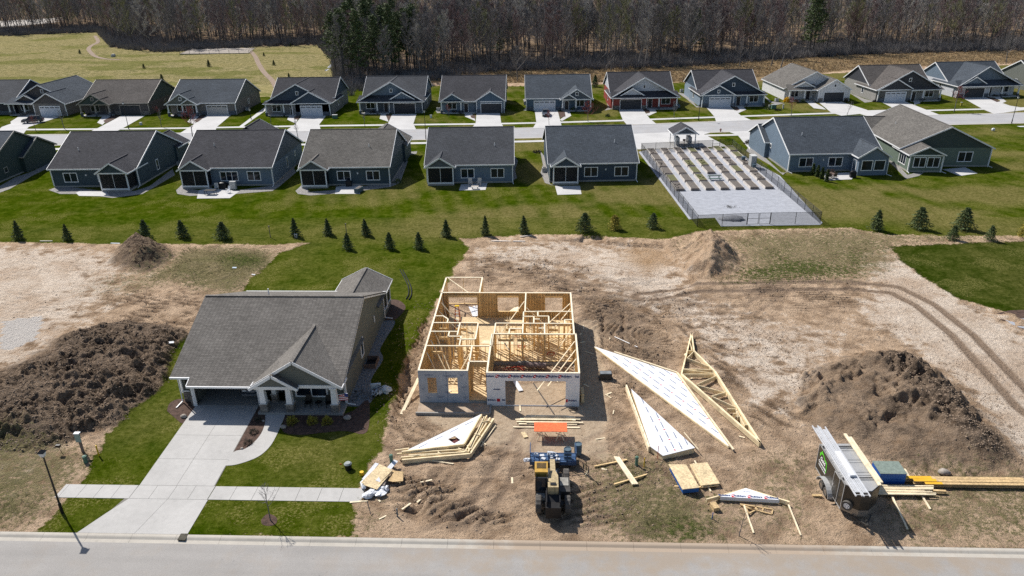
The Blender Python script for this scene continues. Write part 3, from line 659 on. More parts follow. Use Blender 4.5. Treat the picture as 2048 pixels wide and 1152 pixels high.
c = mixc(nt, mth(nt, 'MULTIPLY', thr(B_[1], nP, 3.0, .55, .85), .85), c, mul(col2(n4, (.045, .078, .012), (.11, .135, .035)), nG, .65, 1.3))
# grass
gr = col2(nE, (.025, .048, .001), (.058, .086, .003), .38, .62); gr = mixc(nt, mrange(nt, nM, .4, .62, 0, .5), gr, (.068, .08, .005)); gr = mul(gr, nG, .68, 1.38); gr = mul(gr, nP, .84, 1.14)
grr = mul(mul(col2(nE, (.02, .035, .002), (.036, .055, .005)), nG, .7, 1.35), nP, .85, 1.15); gr = mixc(nt, D_[1], gr, grr)
dg = col2(nP, (.098, .092, .024), (.19, .165, .062), .4, .6); dg = mul(dg, nG, .72, 1.28)
gr = mixc(nt, mrange(nt, mth(nt, 'ADD', A_[1], mth(nt, 'MULTIPLY', mth(nt, 'SUBTRACT', nE, .5), 1.1)), .0, 1.0, 0, 1), gr, dg)
gr = mixc(nt, mrange(nt, mth(nt, 'MULTIPLY', noise(nt, pos, 5, 4, .8), mrange(nt, nM, .42, .58, .7, 1.15)), .58, .66, 0, .45), gr, (.3, .26, .1))
c = mixc(nt, thr(A_[0], nP, 2.0, .34, .62), c, gr)
# meadow, reeds, woodland floor
md = col2(nE, (.15, .145, .058), (.34, .285, .15), .42, .58); md = mixc(nt, mrange(nt, nfar, .4, .62, 0, .6), md, (.27, .23, .105)); md = mul(md, nP, .84, 1.34)
md = mixc(nt, mth(nt, 'MULTIPLY', thr(Cc[1], nM, 2.2, .45, .95), .75), md, mul(col2(nE, (.12, .135, .035), (.19, .185, .06)), nP, .8, 1.2))
c = mixc(nt, thr(Cc[0], nE, 1.4), c, md)
rd = col2(nE, (.17, .115, .065), (.38, .28, .15), .4, .6); rd = mixc(nt, mrange(nt, n03, .42, .6, 0, .7), rd, (.15, .1, .065))
c = mixc(nt, thr(Cc[2], nE, 1.4), c, rd)
lt = col2(nE, (.07, .055, .046), (.16, .125, .1)); lt = mixc(nt, mrange(nt, nM, .44, .56, 0, .8), lt, (.3, .215, .135))
c = mixc(nt, thr(Cc[3], nE, 1.2), c, lt)
c = mixc(nt, thr(D_[0], nE, 1.6, .5, .75), c, (.6, .56, .52))
lnk(nt, c, b.inputs['Base Color']); b.inputs['Roughness'].default_value = .97; b.inputs['Specular IOR Level'].default_value = .0
bh = mth(nt, 'ADD', mth(nt, 'MULTIPLY', nP, 1.3), mth(nt, 'MULTIPLY', nG, .3))
soft = mth(nt, 'MULTIPLY', mth(nt, 'SUBTRACT', 1.0, mth(nt, 'MULTIPLY', A_[0], .72)), mth(nt, 'SUBTRACT', 1.0, mth(nt, 'MULTIPLY', B_[2], .7)))
bump(nt, b, mth(nt, 'MULTIPLY', bh, soft), .36, 1.0)
me.materials.append(m)
# ================================================================ streets, pavements, beds
_zs = [0]
def sheet(name, pts, z, mat, th=.06, px=True, zc=0):
    _zs[0] = (_zs[0]+1) % 9; z += .0013*_zs[0]
    P = [g2(*p) for p in pts] if px else pts
    return struct(MB().prism(P, z-th, z).build(name, mat))
def offset_line(P, w_):
    out = []
    for i, p in enumerate(P):
        a = P[max(0, i-1)]; b = P[min(len(P)-1, i+1)]; d = np.array(b)-np.array(a); d = d/np.hypot(*d); out.append((p[0]-d[1]*w_, p[1]+d[0]*w_))
    return out
def smooth_line(P, n=4):
    P = [np.array(p) for p in P]; out = []
    for i in range(len(P)-1):
        p0 = P[max(0, i-1)]; p1 = P[i]; p2 = P[i+1]; p3 = P[min(len(P)-1, i+2)]
        for k in range(n):
            t = k/n; out.append(tuple(.5*((2*p1)+(-p0+p2)*t+(2*p0-5*p1+4*p2-p3)*t*t+(-p0+3*p1-3*p2+p3)*t**3)))
    out.append(tuple(P[-1])); return out
def ribbon(mb, A, B, z0, z1, m=0):
    for i in range(len(A)-1):
        mb.prism([A[i], A[i+1], B[i+1], B[i]], z0, z1, m)
def flat_ribbon(mb, A, B, z, m=0):
    n = len(A); mb.add([(x, y, z) for x, y in A]+[(x, y, z) for x, y in B], [(i, i+1, n+i+1, n+i) for i in range(n-1)], m)
# near street: rolled kerb, gutter pan and asphalt a little below the verge
YK = 36.93
mb = MB(); mb.add([(-200, 24, -.10), (200, 24, -.10), (200, 36.22, -.10), (-200, 36.22, -.10)], [(0, 1, 2, 3)])
struct(mb.build('street', M['road']))
mb = MB(); prof = [(36.22, -.10), (36.52, -.085), (36.66, .0), (36.74, .025), (YK, .03), (YK, -.3), (36.22, -.3)]
for i, (xa, xb) in enumerate([(x, x+3.05-.012) for x in np.arange(-91.5, 92, 3.05)]):
    vs = [(x, y, z) for x in (xa, xb) for y, z in prof]; n = len(prof)
    mb.add(vs, [(j, n+j, n+(j+1) % n, (j+1) % n) for j in range(n)]+[tuple(range(n)), tuple(range(2*n-1, n-1, -1))])
struct(mb.build('kerb', M['kerbm']))
# far street
far_edge = smooth_line([g2(*p) for p in [(-700, 278), (-300, 273.5), (100, 269.5), (340, 267), (600, 262.5), (830, 259.3), (1030, 256.7), (1200, 252.3), (1400, 244.6), (1501, 241), (1750, 233.5), (1930, 228.9), (2200, 222), (2600, 214)]])
near_edge = smooth_line([g2(*p) for p in [(-700, 303), (-300, 297), (115, 290), (345, 286.5), (580, 283), (830, 279.3), (1050, 275.8), (1250, 270), (1440, 264), (1550, 260.5), (1720, 255), (1900, 249), (2040, 246), (2250, 240), (2700, 231)]])
P = far_edge+near_edge[::-1]
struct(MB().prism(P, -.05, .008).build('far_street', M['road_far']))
mb = MB()
ribbon(mb, far_edge, offset_line(far_edge, .55), -.05, .035); ribbon(mb, offset_line(near_edge, -.55), near_edge, -.05, .035)
struct(mb.build('far_kerb', M['kerbm']))
fw = smooth_line([g2(*p) for p in [(-700, 265), (-300, 262), (100, 259), (340, 256.8), (600, 252.3), (830, 249.5), (1030, 246.9), (1240, 241.3), (1350, 237.2), (1662, 226.6), (1759, 223.5), (1968, 218.3), (2200, 212), (2600, 205)]])
nw = smooth_line([g2(*p) for p in [(-700, 311), (-100, 302), (345, 293.9), (600, 289.3), (860, 286), (1050, 283), (1290, 276.5)]]); nw2 = smooth_line([g2(*p) for p in [(1395, 271.3), (1475, 269.7), (1500, 268.7), (1700, 262)]])
mb = MB()
for L_ in (fw, nw, nw2): ribbon(mb, offset_line(L_, -.8), offset_line(L_, .8), -.05, .03)
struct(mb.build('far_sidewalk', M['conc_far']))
# near sidewalk with slab joints
mb = MB()
def slabs(x0, x1, n, ya=40.42, yb=41.86):
    w_ = (x1-x0)/n
    for i in range(n): mb.box(x0+i*w_+.012, x0+(i+1)*w_-.012, ya, yb, -.05, .028)
xa_ = g2(137, 1003)[0]; 
slabs(-34.85, -29.62, 4); slabs(-23.83, -12.75, 7); slabs(-29.60, -23.86, 4, 40.42, 41.86)
mb.prism([(-35.1, 40.42), (-34.86, 40.42), (-34.86, 41.86), (-35.1, 41.86)], -.05, .028)
struct(mb.build('sidewalk', M['conc']))
# hero driveway, cut in slabs by shallow joints
mb = MB(); xl_, xm_, xr_ = -30.0, -27.15, -24.3
def quad(pts, z=.026): mb.prism(pts, -.05, z)
rows = [41.88, 45.0, 48.1, 51.9, 52.45]
for a, b_ in zip(rows[:-1], rows[1:]):
    f_ = lambda y: (-29.55-.42*(y-41.4)/11, -26.75-.4*(y-41.4)/11, -23.93-.5*(y-41.4)/11)
    A, Bq = f_(a), f_(b_)
    for k in (0, 1): quad([(A[k]+.012, a+.012), (A[k+1]-.012, a+.012), (Bq[k+1]-.012, b_-.012), (Bq[k]+.012, b_-.012)])
quad([(-31.35, YK+.02), (-27.4, YK+.02), (-26.76, 40.4), (-29.6, 40.4), (-30.4, 38.9)]); quad([(-27.376, YK+.02), (-23.75, YK+.02), (-23.8, 40.4), (-26.74, 40.4)])
struct(mb.build('driveway', M['conc']))
mb = MB(); mb.prism([(-31.2, YK+.03), (-23.8, YK+.03), (-23.9, 41.9), (-24.4, 52.4), (-29.9, 52.4), (-29.5, 41.9), (-30.3, 39)], -.06, .018)
struct(mb.build('driveway_joint', M['joint']))
pth = [g2(*p) for p in [(451, 931.5), (466, 905), (490, 898), (508, 885), (522, 868), (530, 848), (534, 826), (569, 826), (562, 850), (552, 873), (540, 893), (522, 910), (500, 921), (470, 930)]]
struct(MB().prism(smooth_line(pth+[pth[0]], 3)[:-1], -.05, .024).build('garden_path', M['conc']))
def bed(name, pts, mat, z=.014, n=4):
    P = [g2(*p) for p in pts]; return struct(MB().prism(smooth_line(P+[P[0]], n)[:-1], -.05, z).build(name, mat))
bed('mulch_bed', [(334, 822), (340, 806), (362, 798), (396, 808), (378, 830), (366, 847), (350, 836)], M['mulch'])
bed('mulch_bed', [(519, 812), (535, 820), (534, 850), (518, 878), (490, 898), (467, 908), (466, 902)], M['mulch'], .015)
bed('mulch_bed', [(571, 828), (690, 828), (735, 800), (738, 850), (726, 868), (690, 862), (640, 866), (600, 870), (565, 862)], M['mulch'], .015)
bed('mulch_bed', [(765, 640), (768, 604), (795, 600), (811, 613), (803, 628), (788, 640)], M['mulch'], .015)
bed('rock_bed', [(694, 812), (712, 740), (730, 690), (745, 650), (790, 642), (770, 680), (760, 700), (766, 720), (742, 760), (745, 800), (722, 812)], M['rockblue'], .013)
bed('mulch_bed', [(1985, 630), (2020, 621), (2080, 622), (2080, 640), (2010, 642)], M['mulch'], .015, 3)
bed('rock_bed', [(2010, 640), (2100, 636), (2100, 665), (2040, 655)], M['gravelw'], .016, 3)
bed('mulch_ring', [(522, 1040), (535, 1028), (552, 1034), (553, 1046), (540, 1052), (525, 1049)], M['mulch'])
# driveways, paths and rock strips of the far rows: photo pixels on the ground level
k_ = 5.76
cA = lambda *p: [(0+x/k_, 110+y/k_) for x, y in p]; cB = lambda *p: [(340+x/k_, 110+y/k_) for x, y in p]; cC = lambda *p: [(680+x/k_, 110+y/k_) for x, y in p]
cD = lambda *p: [(1020+x/k_, 110+y/k_) for x, y in p]; cE = lambda *p: [(1350+x/k_, 90+y/k_) for x, y in p]; cF = lambda *p: [(1690+x/k_, 90+y/k_) for x, y in p]
for pts in (cA((440, 690), (690, 712), (590, 745), (330, 830), (270, 910), (-60, 910), (20, 830), (260, 745)), cA((1400, 700), (1672, 700), (1420, 842), (1300, 900), (1000, 900), (1130, 842)),
            cB((430, 690), (706, 690), (540, 830), (515, 900), (110, 905), (230, 830)), cB((1530, 690), (1806, 690), (1720, 800), (1740, 880), (1320, 882), (1440, 800)),
            cC((603, 680), (882, 680), (845, 795), (878, 862), (480, 862), (550, 795)), cC((1573, 670), (1842, 670), (1858, 790), (1900, 850), (1510, 850), (1562, 790)),
            cD((285, 640), (548, 640), (580, 760), (600, 840), (262, 846), (304, 780)), cD((1250, 625), (1525, 622), (1610, 735), (1690, 798), (1345, 802), (1300, 750)),
            cE((350, 708), (628, 704), (760, 815), (880, 868), (475, 888), (455, 825)), cE((1655, 660), (1915, 655), (2200, 745), (2290, 780), (1920, 815), (1800, 780)),
            cF((415, 655), (690, 650), (930, 745), (1090, 805), (280, 828), (60, 760), (590, 745)), cF((1345, 603), (1612, 600), (1900, 700), (2150, 740), (1720, 795), (1600, 745))):
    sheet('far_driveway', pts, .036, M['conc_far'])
for pts in (cA((240, 695), (120, 770), (130, 800), (240, 770), (380, 700)), cA((1190, 700), (1120, 780), (1180, 805), (1215, 770), (1340, 700)), cB((270, 690), (200, 770), (280, 800), (345, 690)),
            cB((1390, 660), (1350, 745), (1450, 790), (1470, 740), (1455, 660)), cC((480, 655), (455, 735), (560, 770), (530, 700), (540, 655)), cC((1435, 650), (1440, 710), (1560, 760), (1540, 700), (1500, 650)),
            cD((620, 640), (640, 700), (575, 745), (600, 760), (705, 700), (680, 630)), cD((1590, 605), (1615, 665), (1560, 680), (1600, 700), (1690, 660), (1645, 600)),
            cE((690, 680), (740, 740), (680, 760), (730, 785), (820, 745), (750, 680)), cE((1500, 645), (1600, 730), (1740, 745), (1700, 715), (1570, 645)), cF((780, 620), (800, 690), (870, 670), (840, 620)), cF((1650, 580), (1790, 640), (1740, 700), (1860, 650), (1760, 585))):
    sheet('front_path', pts, .031, M['conc_far'])
for pts in (cA((1190, 760), (1290, 700), (1390, 700), (1220, 790)), cB((275, 765), (350, 695), (420, 700), (320, 775)), cC((530, 745), (540, 680), (600, 690), (575, 750)), cC((1500, 700), (1555, 690), (1560, 735), (1515, 725)),
            cD((550, 650), (630, 655), (640, 710), (580, 725)), cD((1530, 625), (1590, 620), (1615, 665), (1565, 670)), cE((625, 690), (680, 680), (745, 745), (710, 760)), cF((1620, 600), (1670, 595), (1785, 650), (1750, 660)), cB((1430, 710), (1500, 700), (1480, 745), (1430, 745))):
    sheet('mulch_bed', pts, .041, M['mulch'])
sheet('side_path', cB((1170, 545), (1195, 575), (835, 830), (790, 830)), .033, M['conc_far'])
sheet('meadow_path', [(642, 149), (668, 121), (668, 127), (658, 139), (634, 153), (620, 155)], .02, M['gravelw'])
mb = MB()
for L_ in ([(498, 100), (510, 112), (517, 127), (528, 145), (545, 162), (552, 175)], [(190, 72), (196, 84), (178, 96), (184, 108), (205, 116), (240, 118)]):
    c_ = smooth_line([g2(*p) for p in L_]); A, Bq = offset_line(c_, -.9), offset_line(c_, .9)
    for i in range(len(A)-1): mb.add([(*A[i], gz(*A[i])+.05), (*A[i+1], gz(*A[i+1])+.05), (*Bq[i+1], gz(*Bq[i+1])+.05), (*Bq[i], gz(*Bq[i])+.05)], [(0, 1, 2, 3)])
struct(mb.build('meadow_path', pm('trodden_earth', (.27, .2, .15), .95, .3, 1, world=True)))
# rock strips and patios round the nearer row
rock = [[(97, 380), (120, 372), (215, 383), (270, 382), (300, 372), (345, 338), (350, 350), (306, 376), (285, 388), (225, 396), (160, 388), (120, 388)],
        [(352, 381), (370, 364), (378, 378), (440, 385), (540, 372), (585, 330), (592, 345), (560, 372), (545, 382), (470, 388), (380, 392), (355, 388)],
        [(591, 382), (606, 368), (620, 384), (700, 378), (780, 364), (800, 320), (816, 322), (800, 366), (780, 374), (690, 386), (620, 391), (596, 388)],
        [(1018, 358), (1028, 310), (1036, 322), (1030, 340), (1034, 356), (1022, 364)], [(1080, 300), (1094, 322), (1100, 368), (1108, 372), (1090, 366), (1081, 345), (1086, 330)],
        [(1500, 290), (1530, 315), (1562, 345), (1572, 346), (1578, 338), (1566, 350), (1540, 330), (1492, 302)], [(1770, 318), (1790, 325), (1815, 350), (1830, 346), (1848, 345), (1838, 352), (1812, 358), (1790, 335)],
        [(0, 372), (30, 355), (60, 345), (107, 322), (108, 330), (64, 352), (20, 378), (-40, 400), (-40, 390)], [(0, 220), (20, 226), (30, 222), (10, 228)],
        cE((20, 545), (150, 570), (240, 700), (330, 715), (250, 720), (130, 620)), cE((960, 520), (1110, 650), (1260, 670), (1180, 690), (1090, 660)), cD((150, 510), (210, 500), (220, 640), (150, 640), (190, 600)), cD((1090, 480), (1150, 470), (1190, 620), (1090, 640), (1130, 600)),
        cF((40, 545), (220, 620), (330, 650), (230, 665)), cB((1110, 690), (1190, 670), (1220, 695)), cC((770, 1120-0), (890, 1110), (880, 1140), (780, 1150)), cC((1100, 640), (1180, 600), (1200, 660), (1120, 670))]
for pts in rock: sheet('rock_bed', pts, .022, M['rockbed'])
for pts in ([(152, 386), (160, 382), (212, 384), (220, 393), (158, 392)], cB((310, 1655), (330, 1560), (480, 1530), (480, 1535), (800, 1570), (690, 1650)),
            [(672, 374), (690, 371), (722, 371), (720, 388), (670, 388)], [(922, 369), (975, 366), (971, 380), (918, 381)], [(1110, 372), (1160, 372), (1163, 388.5), (1115, 390)],
            [(1650, 347), (1700, 345), (1712, 349), (1703, 359), (1648, 361)], [(1885, 339), (1930, 335), (1955, 347), (1920, 352)]):
    sheet('patio', pts, .034, M['conc_far'])
# community garden court and the paved lay-by behind it
sheet('gravel_court', [(1277, 304), (1300, 299), (1466, 297), (1500, 320), (1560, 352), (1645, 446), (1640, 450), (1442, 453), (1430, 436), (1397, 437), (1378, 439)], .03, M['gravelw'])
sheet('lay_by', [(1262, 268), (1404, 262), (1411, 263.6), (1420, 266), (1408, 269), (1455, 293), (1380, 296), (1275, 299)], .032, M['conc_far'])
sheet('kerb_ramp', [(1457, 263.6), (1500, 262), (1500, 300), (1475, 270)], .031, M['conc_far'])
sheet('far_lot_patch', [(2034, 252.5), (2048, 252), (2048, 254), (2040, 254)], .03, M['tarp'])
# ================================================================ houses
class House:
    def __init__(s, label, x, y, rz=0, mats=None, cat='house', group=None, name='house'):
        s.e = thing(name, label, cat, (x, y, 0), rz, group)
        s.w, s.r, s.t = MB(), MB(), MB(); s.gl = []; s.st = MB(); s.m = mats; s.mir = None; s.rail = True
    def X(s, x0, x1):
        return (s.mir-x1, s.mir-x0) if s.mir is not None else (x0, x1)
    def gable(s, x0, x1, y0, y1, h, axis, pitch, ov=.4, walls=True, ends=(1, 1), th=.14, z0=0, skew=0, hip=0, ovr=.3, gw='g', eaves=(1, 1), rmi=0):
        x0, x1 = s.X(x0, x1)
        if s.mir is not None and axis == 'x': ends = ends[::-1]
        if s.mir is not None and axis == 'y': eaves = eaves[::-1]
        a0, a1, b0, b1 = (x0, x1, y0, y1) if axis == 'x' else (y0, y1, x0, x1)
        T = (lambda a, b, z: (a, b, z)) if axis == 'x' else (lambda a, b, z: (b, a, z))
        bm_ = (b0+b1)/2; zr = h+(b1-b0)/2*pitch
        if walls: s.w.box(x0, x1, y0, y1, z0, h)
        G_ = None
        for k, a in ((0, a0), (1, a1)):
            if ends[k]:
                q = .05; aa = (a+.002, a+q) if k == 0 else (a-q, a-.002)
                vs = [T(aa[0], b0, h), T(aa[0], b1, h), T(aa[0], bm_, zr), T(aa[1], b0, h), T(aa[1], b1, h), T(aa[1], bm_, zr)]
                s.gl.append(MB()); s.gl[-1].add(vs, [(0, 1, 2), (5, 4, 3), (0, 3, 4, 1), (1, 4, 5, 2), (2, 5, 3, 0)])
        A0, A1 = a0-ovr*bool(ends[0]), a1+ovr*bool(ends[1]); ze = h-ov*pitch
        for sgn, be in ((-1, b0-ov), (1, b1+ov)):
            pts = [T(A0-skew, be, ze+th), T(A1, be, ze+th), T(A1, bm_, zr+th), T(A0, bm_, zr+th)]
            P = [Vector(p) for p in pts]; nz = (P[1]-P[0]).cross(P[2]-P[0]).z
            if nz < 0: pts = pts[::-1]
            s.r.slab(pts, th*.9, rmi)
            ko = 0 if sgn < 0 else 1
            if eaves[ko]: s.t.beam(T(A0-skew, be+sgn*.03, ze+th*.45), T(A1, be+sgn*.03, ze+th*.45), .06, .2)
            for k, aa in ((0, A0-.025), (1, A1+.025)):
                if ends[k]:
                    sk = skew if k == 0 else 0
                    s.t.beam(T(aa-sk, be+sgn*.04, ze+th*.4), T(aa, bm_, zr+th*.4+.0), .06, .24)
        # ridge cap
        s.r.beam(T(A0+.02, bm_, zr+th+.0), T(A1-.02, bm_, zr+th+.0), .28, .05)
        return zr
    def pent(s, x0, x1, y0, y1, ze, zt, th=.12):
        x0, x1 = s.X(x0, x1)
        s.r.slab([(x0, y0, ze), (x1, y0, ze), (x1-.4, y1, zt), (x0+.4, y1, zt)], th)
        s.t.beam((x0, y0-.03, ze-th*.5), (x1, y0-.03, ze-th*.5), .06, .18)
    def win(s, side, u, z, w, h, plane, n=2, rail=True, label=None, name='window', trim=None, mm=None):
        """side S/N: u is x; W/E: u is y (centre of the window)"""
        if s.mir is not None:
            if side in 'SN': u = s.mir-u
            else: plane = s.mir-plane; side = 'E' if side == 'W' else 'W'
        sg = -1 if side in 'SW' else 1
        def B(mb, a0, a1, z0, z1, d0, d1):
            d0, d1 = sorted((plane+sg*d0, plane+sg*d1))
            if side in 'SN': mb.box(a0, a1, d0, d1, z0, z1)
            else: mb.box(d0, d1, a0, a1, z0, z1)
        f = MB(); t = .13
        B(f, u-w/2-t, u+w/2+t, z-t, z, 0, .06); B(f, u-w/2-t, u+w/2+t, z+h, z+h+t, 0, .06)
        B(f, u-w/2-t, u-w/2, z, z+h, 0, .06); B(f, u+w/2, u+w/2+t, z, z+h, 0, .06)
        for i in range(1, n): B(f, u-w/2+w*i/n-.05, u-w/2+w*i/n+.05, z, z+h, 0, .05)
        if rail and s.e.location.y < 100: B(f, u-w/2, u+w/2, z+h*.5-.022, z+h*.5+.022, 0, .035)
        fo = f.build(name, mm or s.m.get('trim', M['white']), s.e)
        p = MB(); B(p, u-w/2, u+w/2, z, z+h, 0, .02); p.build('pane', M['glass'], fo); return fo
    def garage(s, x0, x1, z1, plane, mat, wins=True, framem=None, dark=False):
        x0, x1 = s.X(x0, x1); d = MB(); d.box(x0, x1, plane-.03, plane, 0, z1); go = d.build('garage_door', mat, s.e)
        f = MB(); t = .13; f.box(x0-t, x0, plane-.07, plane, 0, z1); f.box(x1, x1+t, plane-.07, plane, 0, z1); f.box(x0-t, x1+t, plane-.07, plane, z1, z1+t); f.build('door_frame', s.m.get('trim', M['white']), go)
        if wins:
            q = MB(); w_ = (x1-x0)/4
            for i in range(4):
                for j in range(4): q.box(x0+w_*i+w_*.1+j*w_*.2, x0+w_*i+w_*.1+j*w_*.2+w_*.15, plane-.045, plane-.03, z1-.42, z1-.17)
            q.build('door_window', M['glass'] if not dark else M['interior'], go)
    def door(s, x, plane, z0=.2, w=.95, h=2.1):
        if s.mir is not None: x = s.mir-x
        d = MB(); d.box(x-w/2, x+w/2, plane-.04, plane, z0, z0+h); do = d.build('front_door', M['doordk'], s.e)
        f = MB(); f.box(x-w/2-.1, x-w/2, plane-.06, plane, z0, z0+h+.1); f.box(x+w/2, x+w/2+.1, plane-.06, plane, z0, z0+h+.1); f.box(x-w/2, x+w/2, plane-.06, plane, z0+h, z0+h+.1); f.build('door_frame', s.m.get('trim', M['white']), do)
    def column(s, x, y, h, base=.9, bw=.5, tw=.26, stone=None):
        if s.mir is not None: x = s.mir-x
        c = MB(); n = 4; vs = []
        for z, r in ((base, tw*.62), (h, tw*.5)):
            vs += [(x-r, y-r, z), (x+r, y-r, z), (x+r, y+r, z), (x-r, y+r, z)]
        c.add(vs, [(0, 3, 2, 1), (4, 5, 6, 7), (0, 1, 5, 4), (1, 2, 6, 5), (2, 3, 7, 6), (3, 0, 4, 7)])
        c.box(x-r*1.5, x+r*1.5, y-r*1.5, y+r*1.5, h-.12, h); co = c.build('column', s.m.get('trim', M['white']), s.e)
        if base > .1:
            b_ = MB(); b_.box(x-bw/2, x+bw/2, y-bw/2, y+bw/2, 0, base-.06); b_.build('stone_pier', stone or M['stone_blue'], co)
            b2 = MB(); b2.box(x-bw/2-.04, x+bw/2+.04, y-bw/2-.04, y+bw/2+.04, base-.06, base); b2.build('pier_cap', M['conc'], co)
    def stone(s, x0, x1, y0, y1, z1=.95, m=None):
        x0, x1 = s.X(x0, x1); b_ = MB(); b_.box(x0, x1, y0, y1, 0, z1); b_.box(x0-.02, x1+.02, y0-.03, y1, z1, z1+.07); b_.build('stone_base', m or M['stone_blue'], s.e)
    def corner(s, x, y, h, z0=0):
        if s.mir is not None: x = s.mir-x
        s.t.box(x-.09, x+.09, y-.09, y+.09, z0, h)
    def band(s, x0, x1, y, z, t=.16):
        x0, x1 = s.X(x0, x1); s.t.box(x0, x1, y-.05, y+.02, z, z+t)
    def vent(s, x, y, z, h=.5, m=None):
        if s.mir is not None: x = s.mir-x
        v = MB(); v.tube((x, y, z-.6), (x, y, z+h), .06); v.build('roof_vent', M['white'], s.e)
    def floor(s, x0, x1, y0, y1, z=.2, name='porch_floor', m=None):
        x0, x1 = s.X(x0, x1); MB().box(x0, x1, y0, y1, 0, z).build(name, m or M['conc'], s.e)
    def spout(s, x, y, h, dx=0, dy=-1):
        if s.mir is not None: x = s.mir-x; dx = -dx
        d = MB(); d.box(x-.04, x+.04, y-.04, y+.04, .15, h); d.beam((x, y, .17), (x+dx*.9, y+dy*.9, .06), .09, .07); d.build('downspout', M['white'], s.e)
    def done(s):
        s.w.build('wall', s.m['wall'], s.e)
        for q_ in s.gl: q_.build('gable_wall', s.m['gable'], s.e)
        s.r.build('roof', s.m['roof'], s.e); s.t.build('trim', s.m.get('trim', M['white']), s.e)
        return s.e
def mats(wall, gable, roof, trim='white'): return dict(wall=M['sd_'+wall], gable=M['sd_'+gable], roof=M['shin_'+roof], trim=M[trim])

WH = 3.1
def T1(label, x, y, rz, mt, W=16.3, D=17.5, mir=False, gdoor='garwhite', stonem=None):
    """side-gabled, porch gable on one half, garage on the other"""
    h = House(label, x, y, rz, mt, group='back row of houses seen from the front'); h.mir = W if mir else None
    h.gable(0, W, 0, D, WH, 'x', .5)
    pw = W*.46; h.gable(0, pw, -1.9, 5.2, WH-.02, 'y', .62, walls=False, ends=(1, 0))
    h.gable(pw*.52, pw*1.02, -2.15, 1.6, WH-.04, 'y', .62, walls=False, ends=(1, 0), ov=.25)
    h.band(0, pw, -1.95, WH-.28, .26)
    h.win('S', pw*.5, 4.0, .5, .65, -1.9, 1, False)
    h.win('S', pw*.38, 1.0, 2.1, 1.5, 0, 2); h.door(pw*.82, 0); h.floor(0, pw, -1.9, -.01)
    for cx in (.25, pw*.52, pw-.25): h.column(cx, -1.7, WH-.28, .95)
    g0 = W*.56; h.garage(g0, g0+5.2, 2.35, -.02, M[gdoor]); h.stone(g0+5.5, W+.05, -.09, 0, .9, stonem); h.stone(pw+.15, g0-.3, -.09, 0, .9, stonem)
    h.corner(W, 0, WH); h.band(pw, W, 0, WH-.2, .18)
    for yy in (4, 9, 14): h.win('E', yy, 1.4, .7, 1.0, W, 1, False) if yy == 9 else None
    h.vent(W*.6, D*.68, WH+.5*D*.32+.2)
    return h.done()
def T2(label, x, y, rz, mt, W=16.0, D=18.5, mir=False, gdoor='garwhite', pent=True, nest=(.5, .85), gproj=0, stonem=None, g2m=None, sw=True):
    """full-width front gable running up to the main ridge; garage side is x>W/2 unless mirrored"""
    h = House(label, x, y, rz, mt, group='back row of houses seen from the front'); h.mir = W if mir else None
    p = .53; h.gable(.3, W-.3, 5.0, D, WH+.55, 'x', .5*(W*p-1.1)/((D-5)/2)/.5*.5)
    y0 = 1.5 if pent else .35
    h.gable(0, W, y0, D*.62, WH, 'y', p, walls=True, ends=(1, 0), skew=1.9 if pent else .25, ovr=.45)
    h.w.box(*h.X(W*.47, W-.25), 0 if not gproj else -gproj, y0, 0, WH-.03)
    if pent: h.pent(-.42, W+.42, -1.15, y0, WH-.08, WH+1.15)
    else: h.pent(-.3, W*.5, -1.1, y0, WH-.08, WH+.55)
    a, b_ = nest[0]*W, nest[1]*W
    if gproj: h.gable(a, b_, -gproj, 4.2, WH+.02, 'y', p+.03, walls=True, ends=(1, 0)); h.win('S', (a+b_)/2, WH+.5, .45, .6, -gproj, 1, False) if g2m else None
    else: h.gable(a, b_, .1, 3.6, WH+.35, 'y', p+.05, walls=False, ends=(1, 0), ov=.3)
    if sw: h.win('S', W*.5, 5.0, .5, .7, y0, 1, False)
    gp = -gproj if gproj else 0
    c = W*.71; h.garage(c-2.65, c+2.65, 2.4, gp-.02, M[gdoor])
    h.stone(W*.47+.02, c-2.85, gp-.09, gp, .9, stonem); h.stone(c+2.85, (b_ if gproj else W-.2), gp-.09, gp, .9, stonem)
    h.band(W*.47, W-.25 if not gproj else b_, gp, WH-.24, .2)
    if gproj:
        for xx in (a, b_): h.corner(xx, gp, WH)
    else: h.corner(W-.25, 0, WH-.1); h.corner(W*.47, 0, WH-.1)
    h.win('S', W*.16, 1.0, 2.1, 1.5, y0, 2); h.door(W*.4, y0); h.floor(.1, W*.47, -1.0, y0-.01, .2)
    h.band(.1, W*.47, -.8, WH-.34, .24)
    for cx in (.35, W*.29): h.column(cx, -.75, WH-.3, .9)
    h.win('E', D*.4, 1.2, .8, 1.3, W, 1, False); h.win('W', D*.5, 1.2, 1.4, 1.4, 0, 2)
    return h.done()
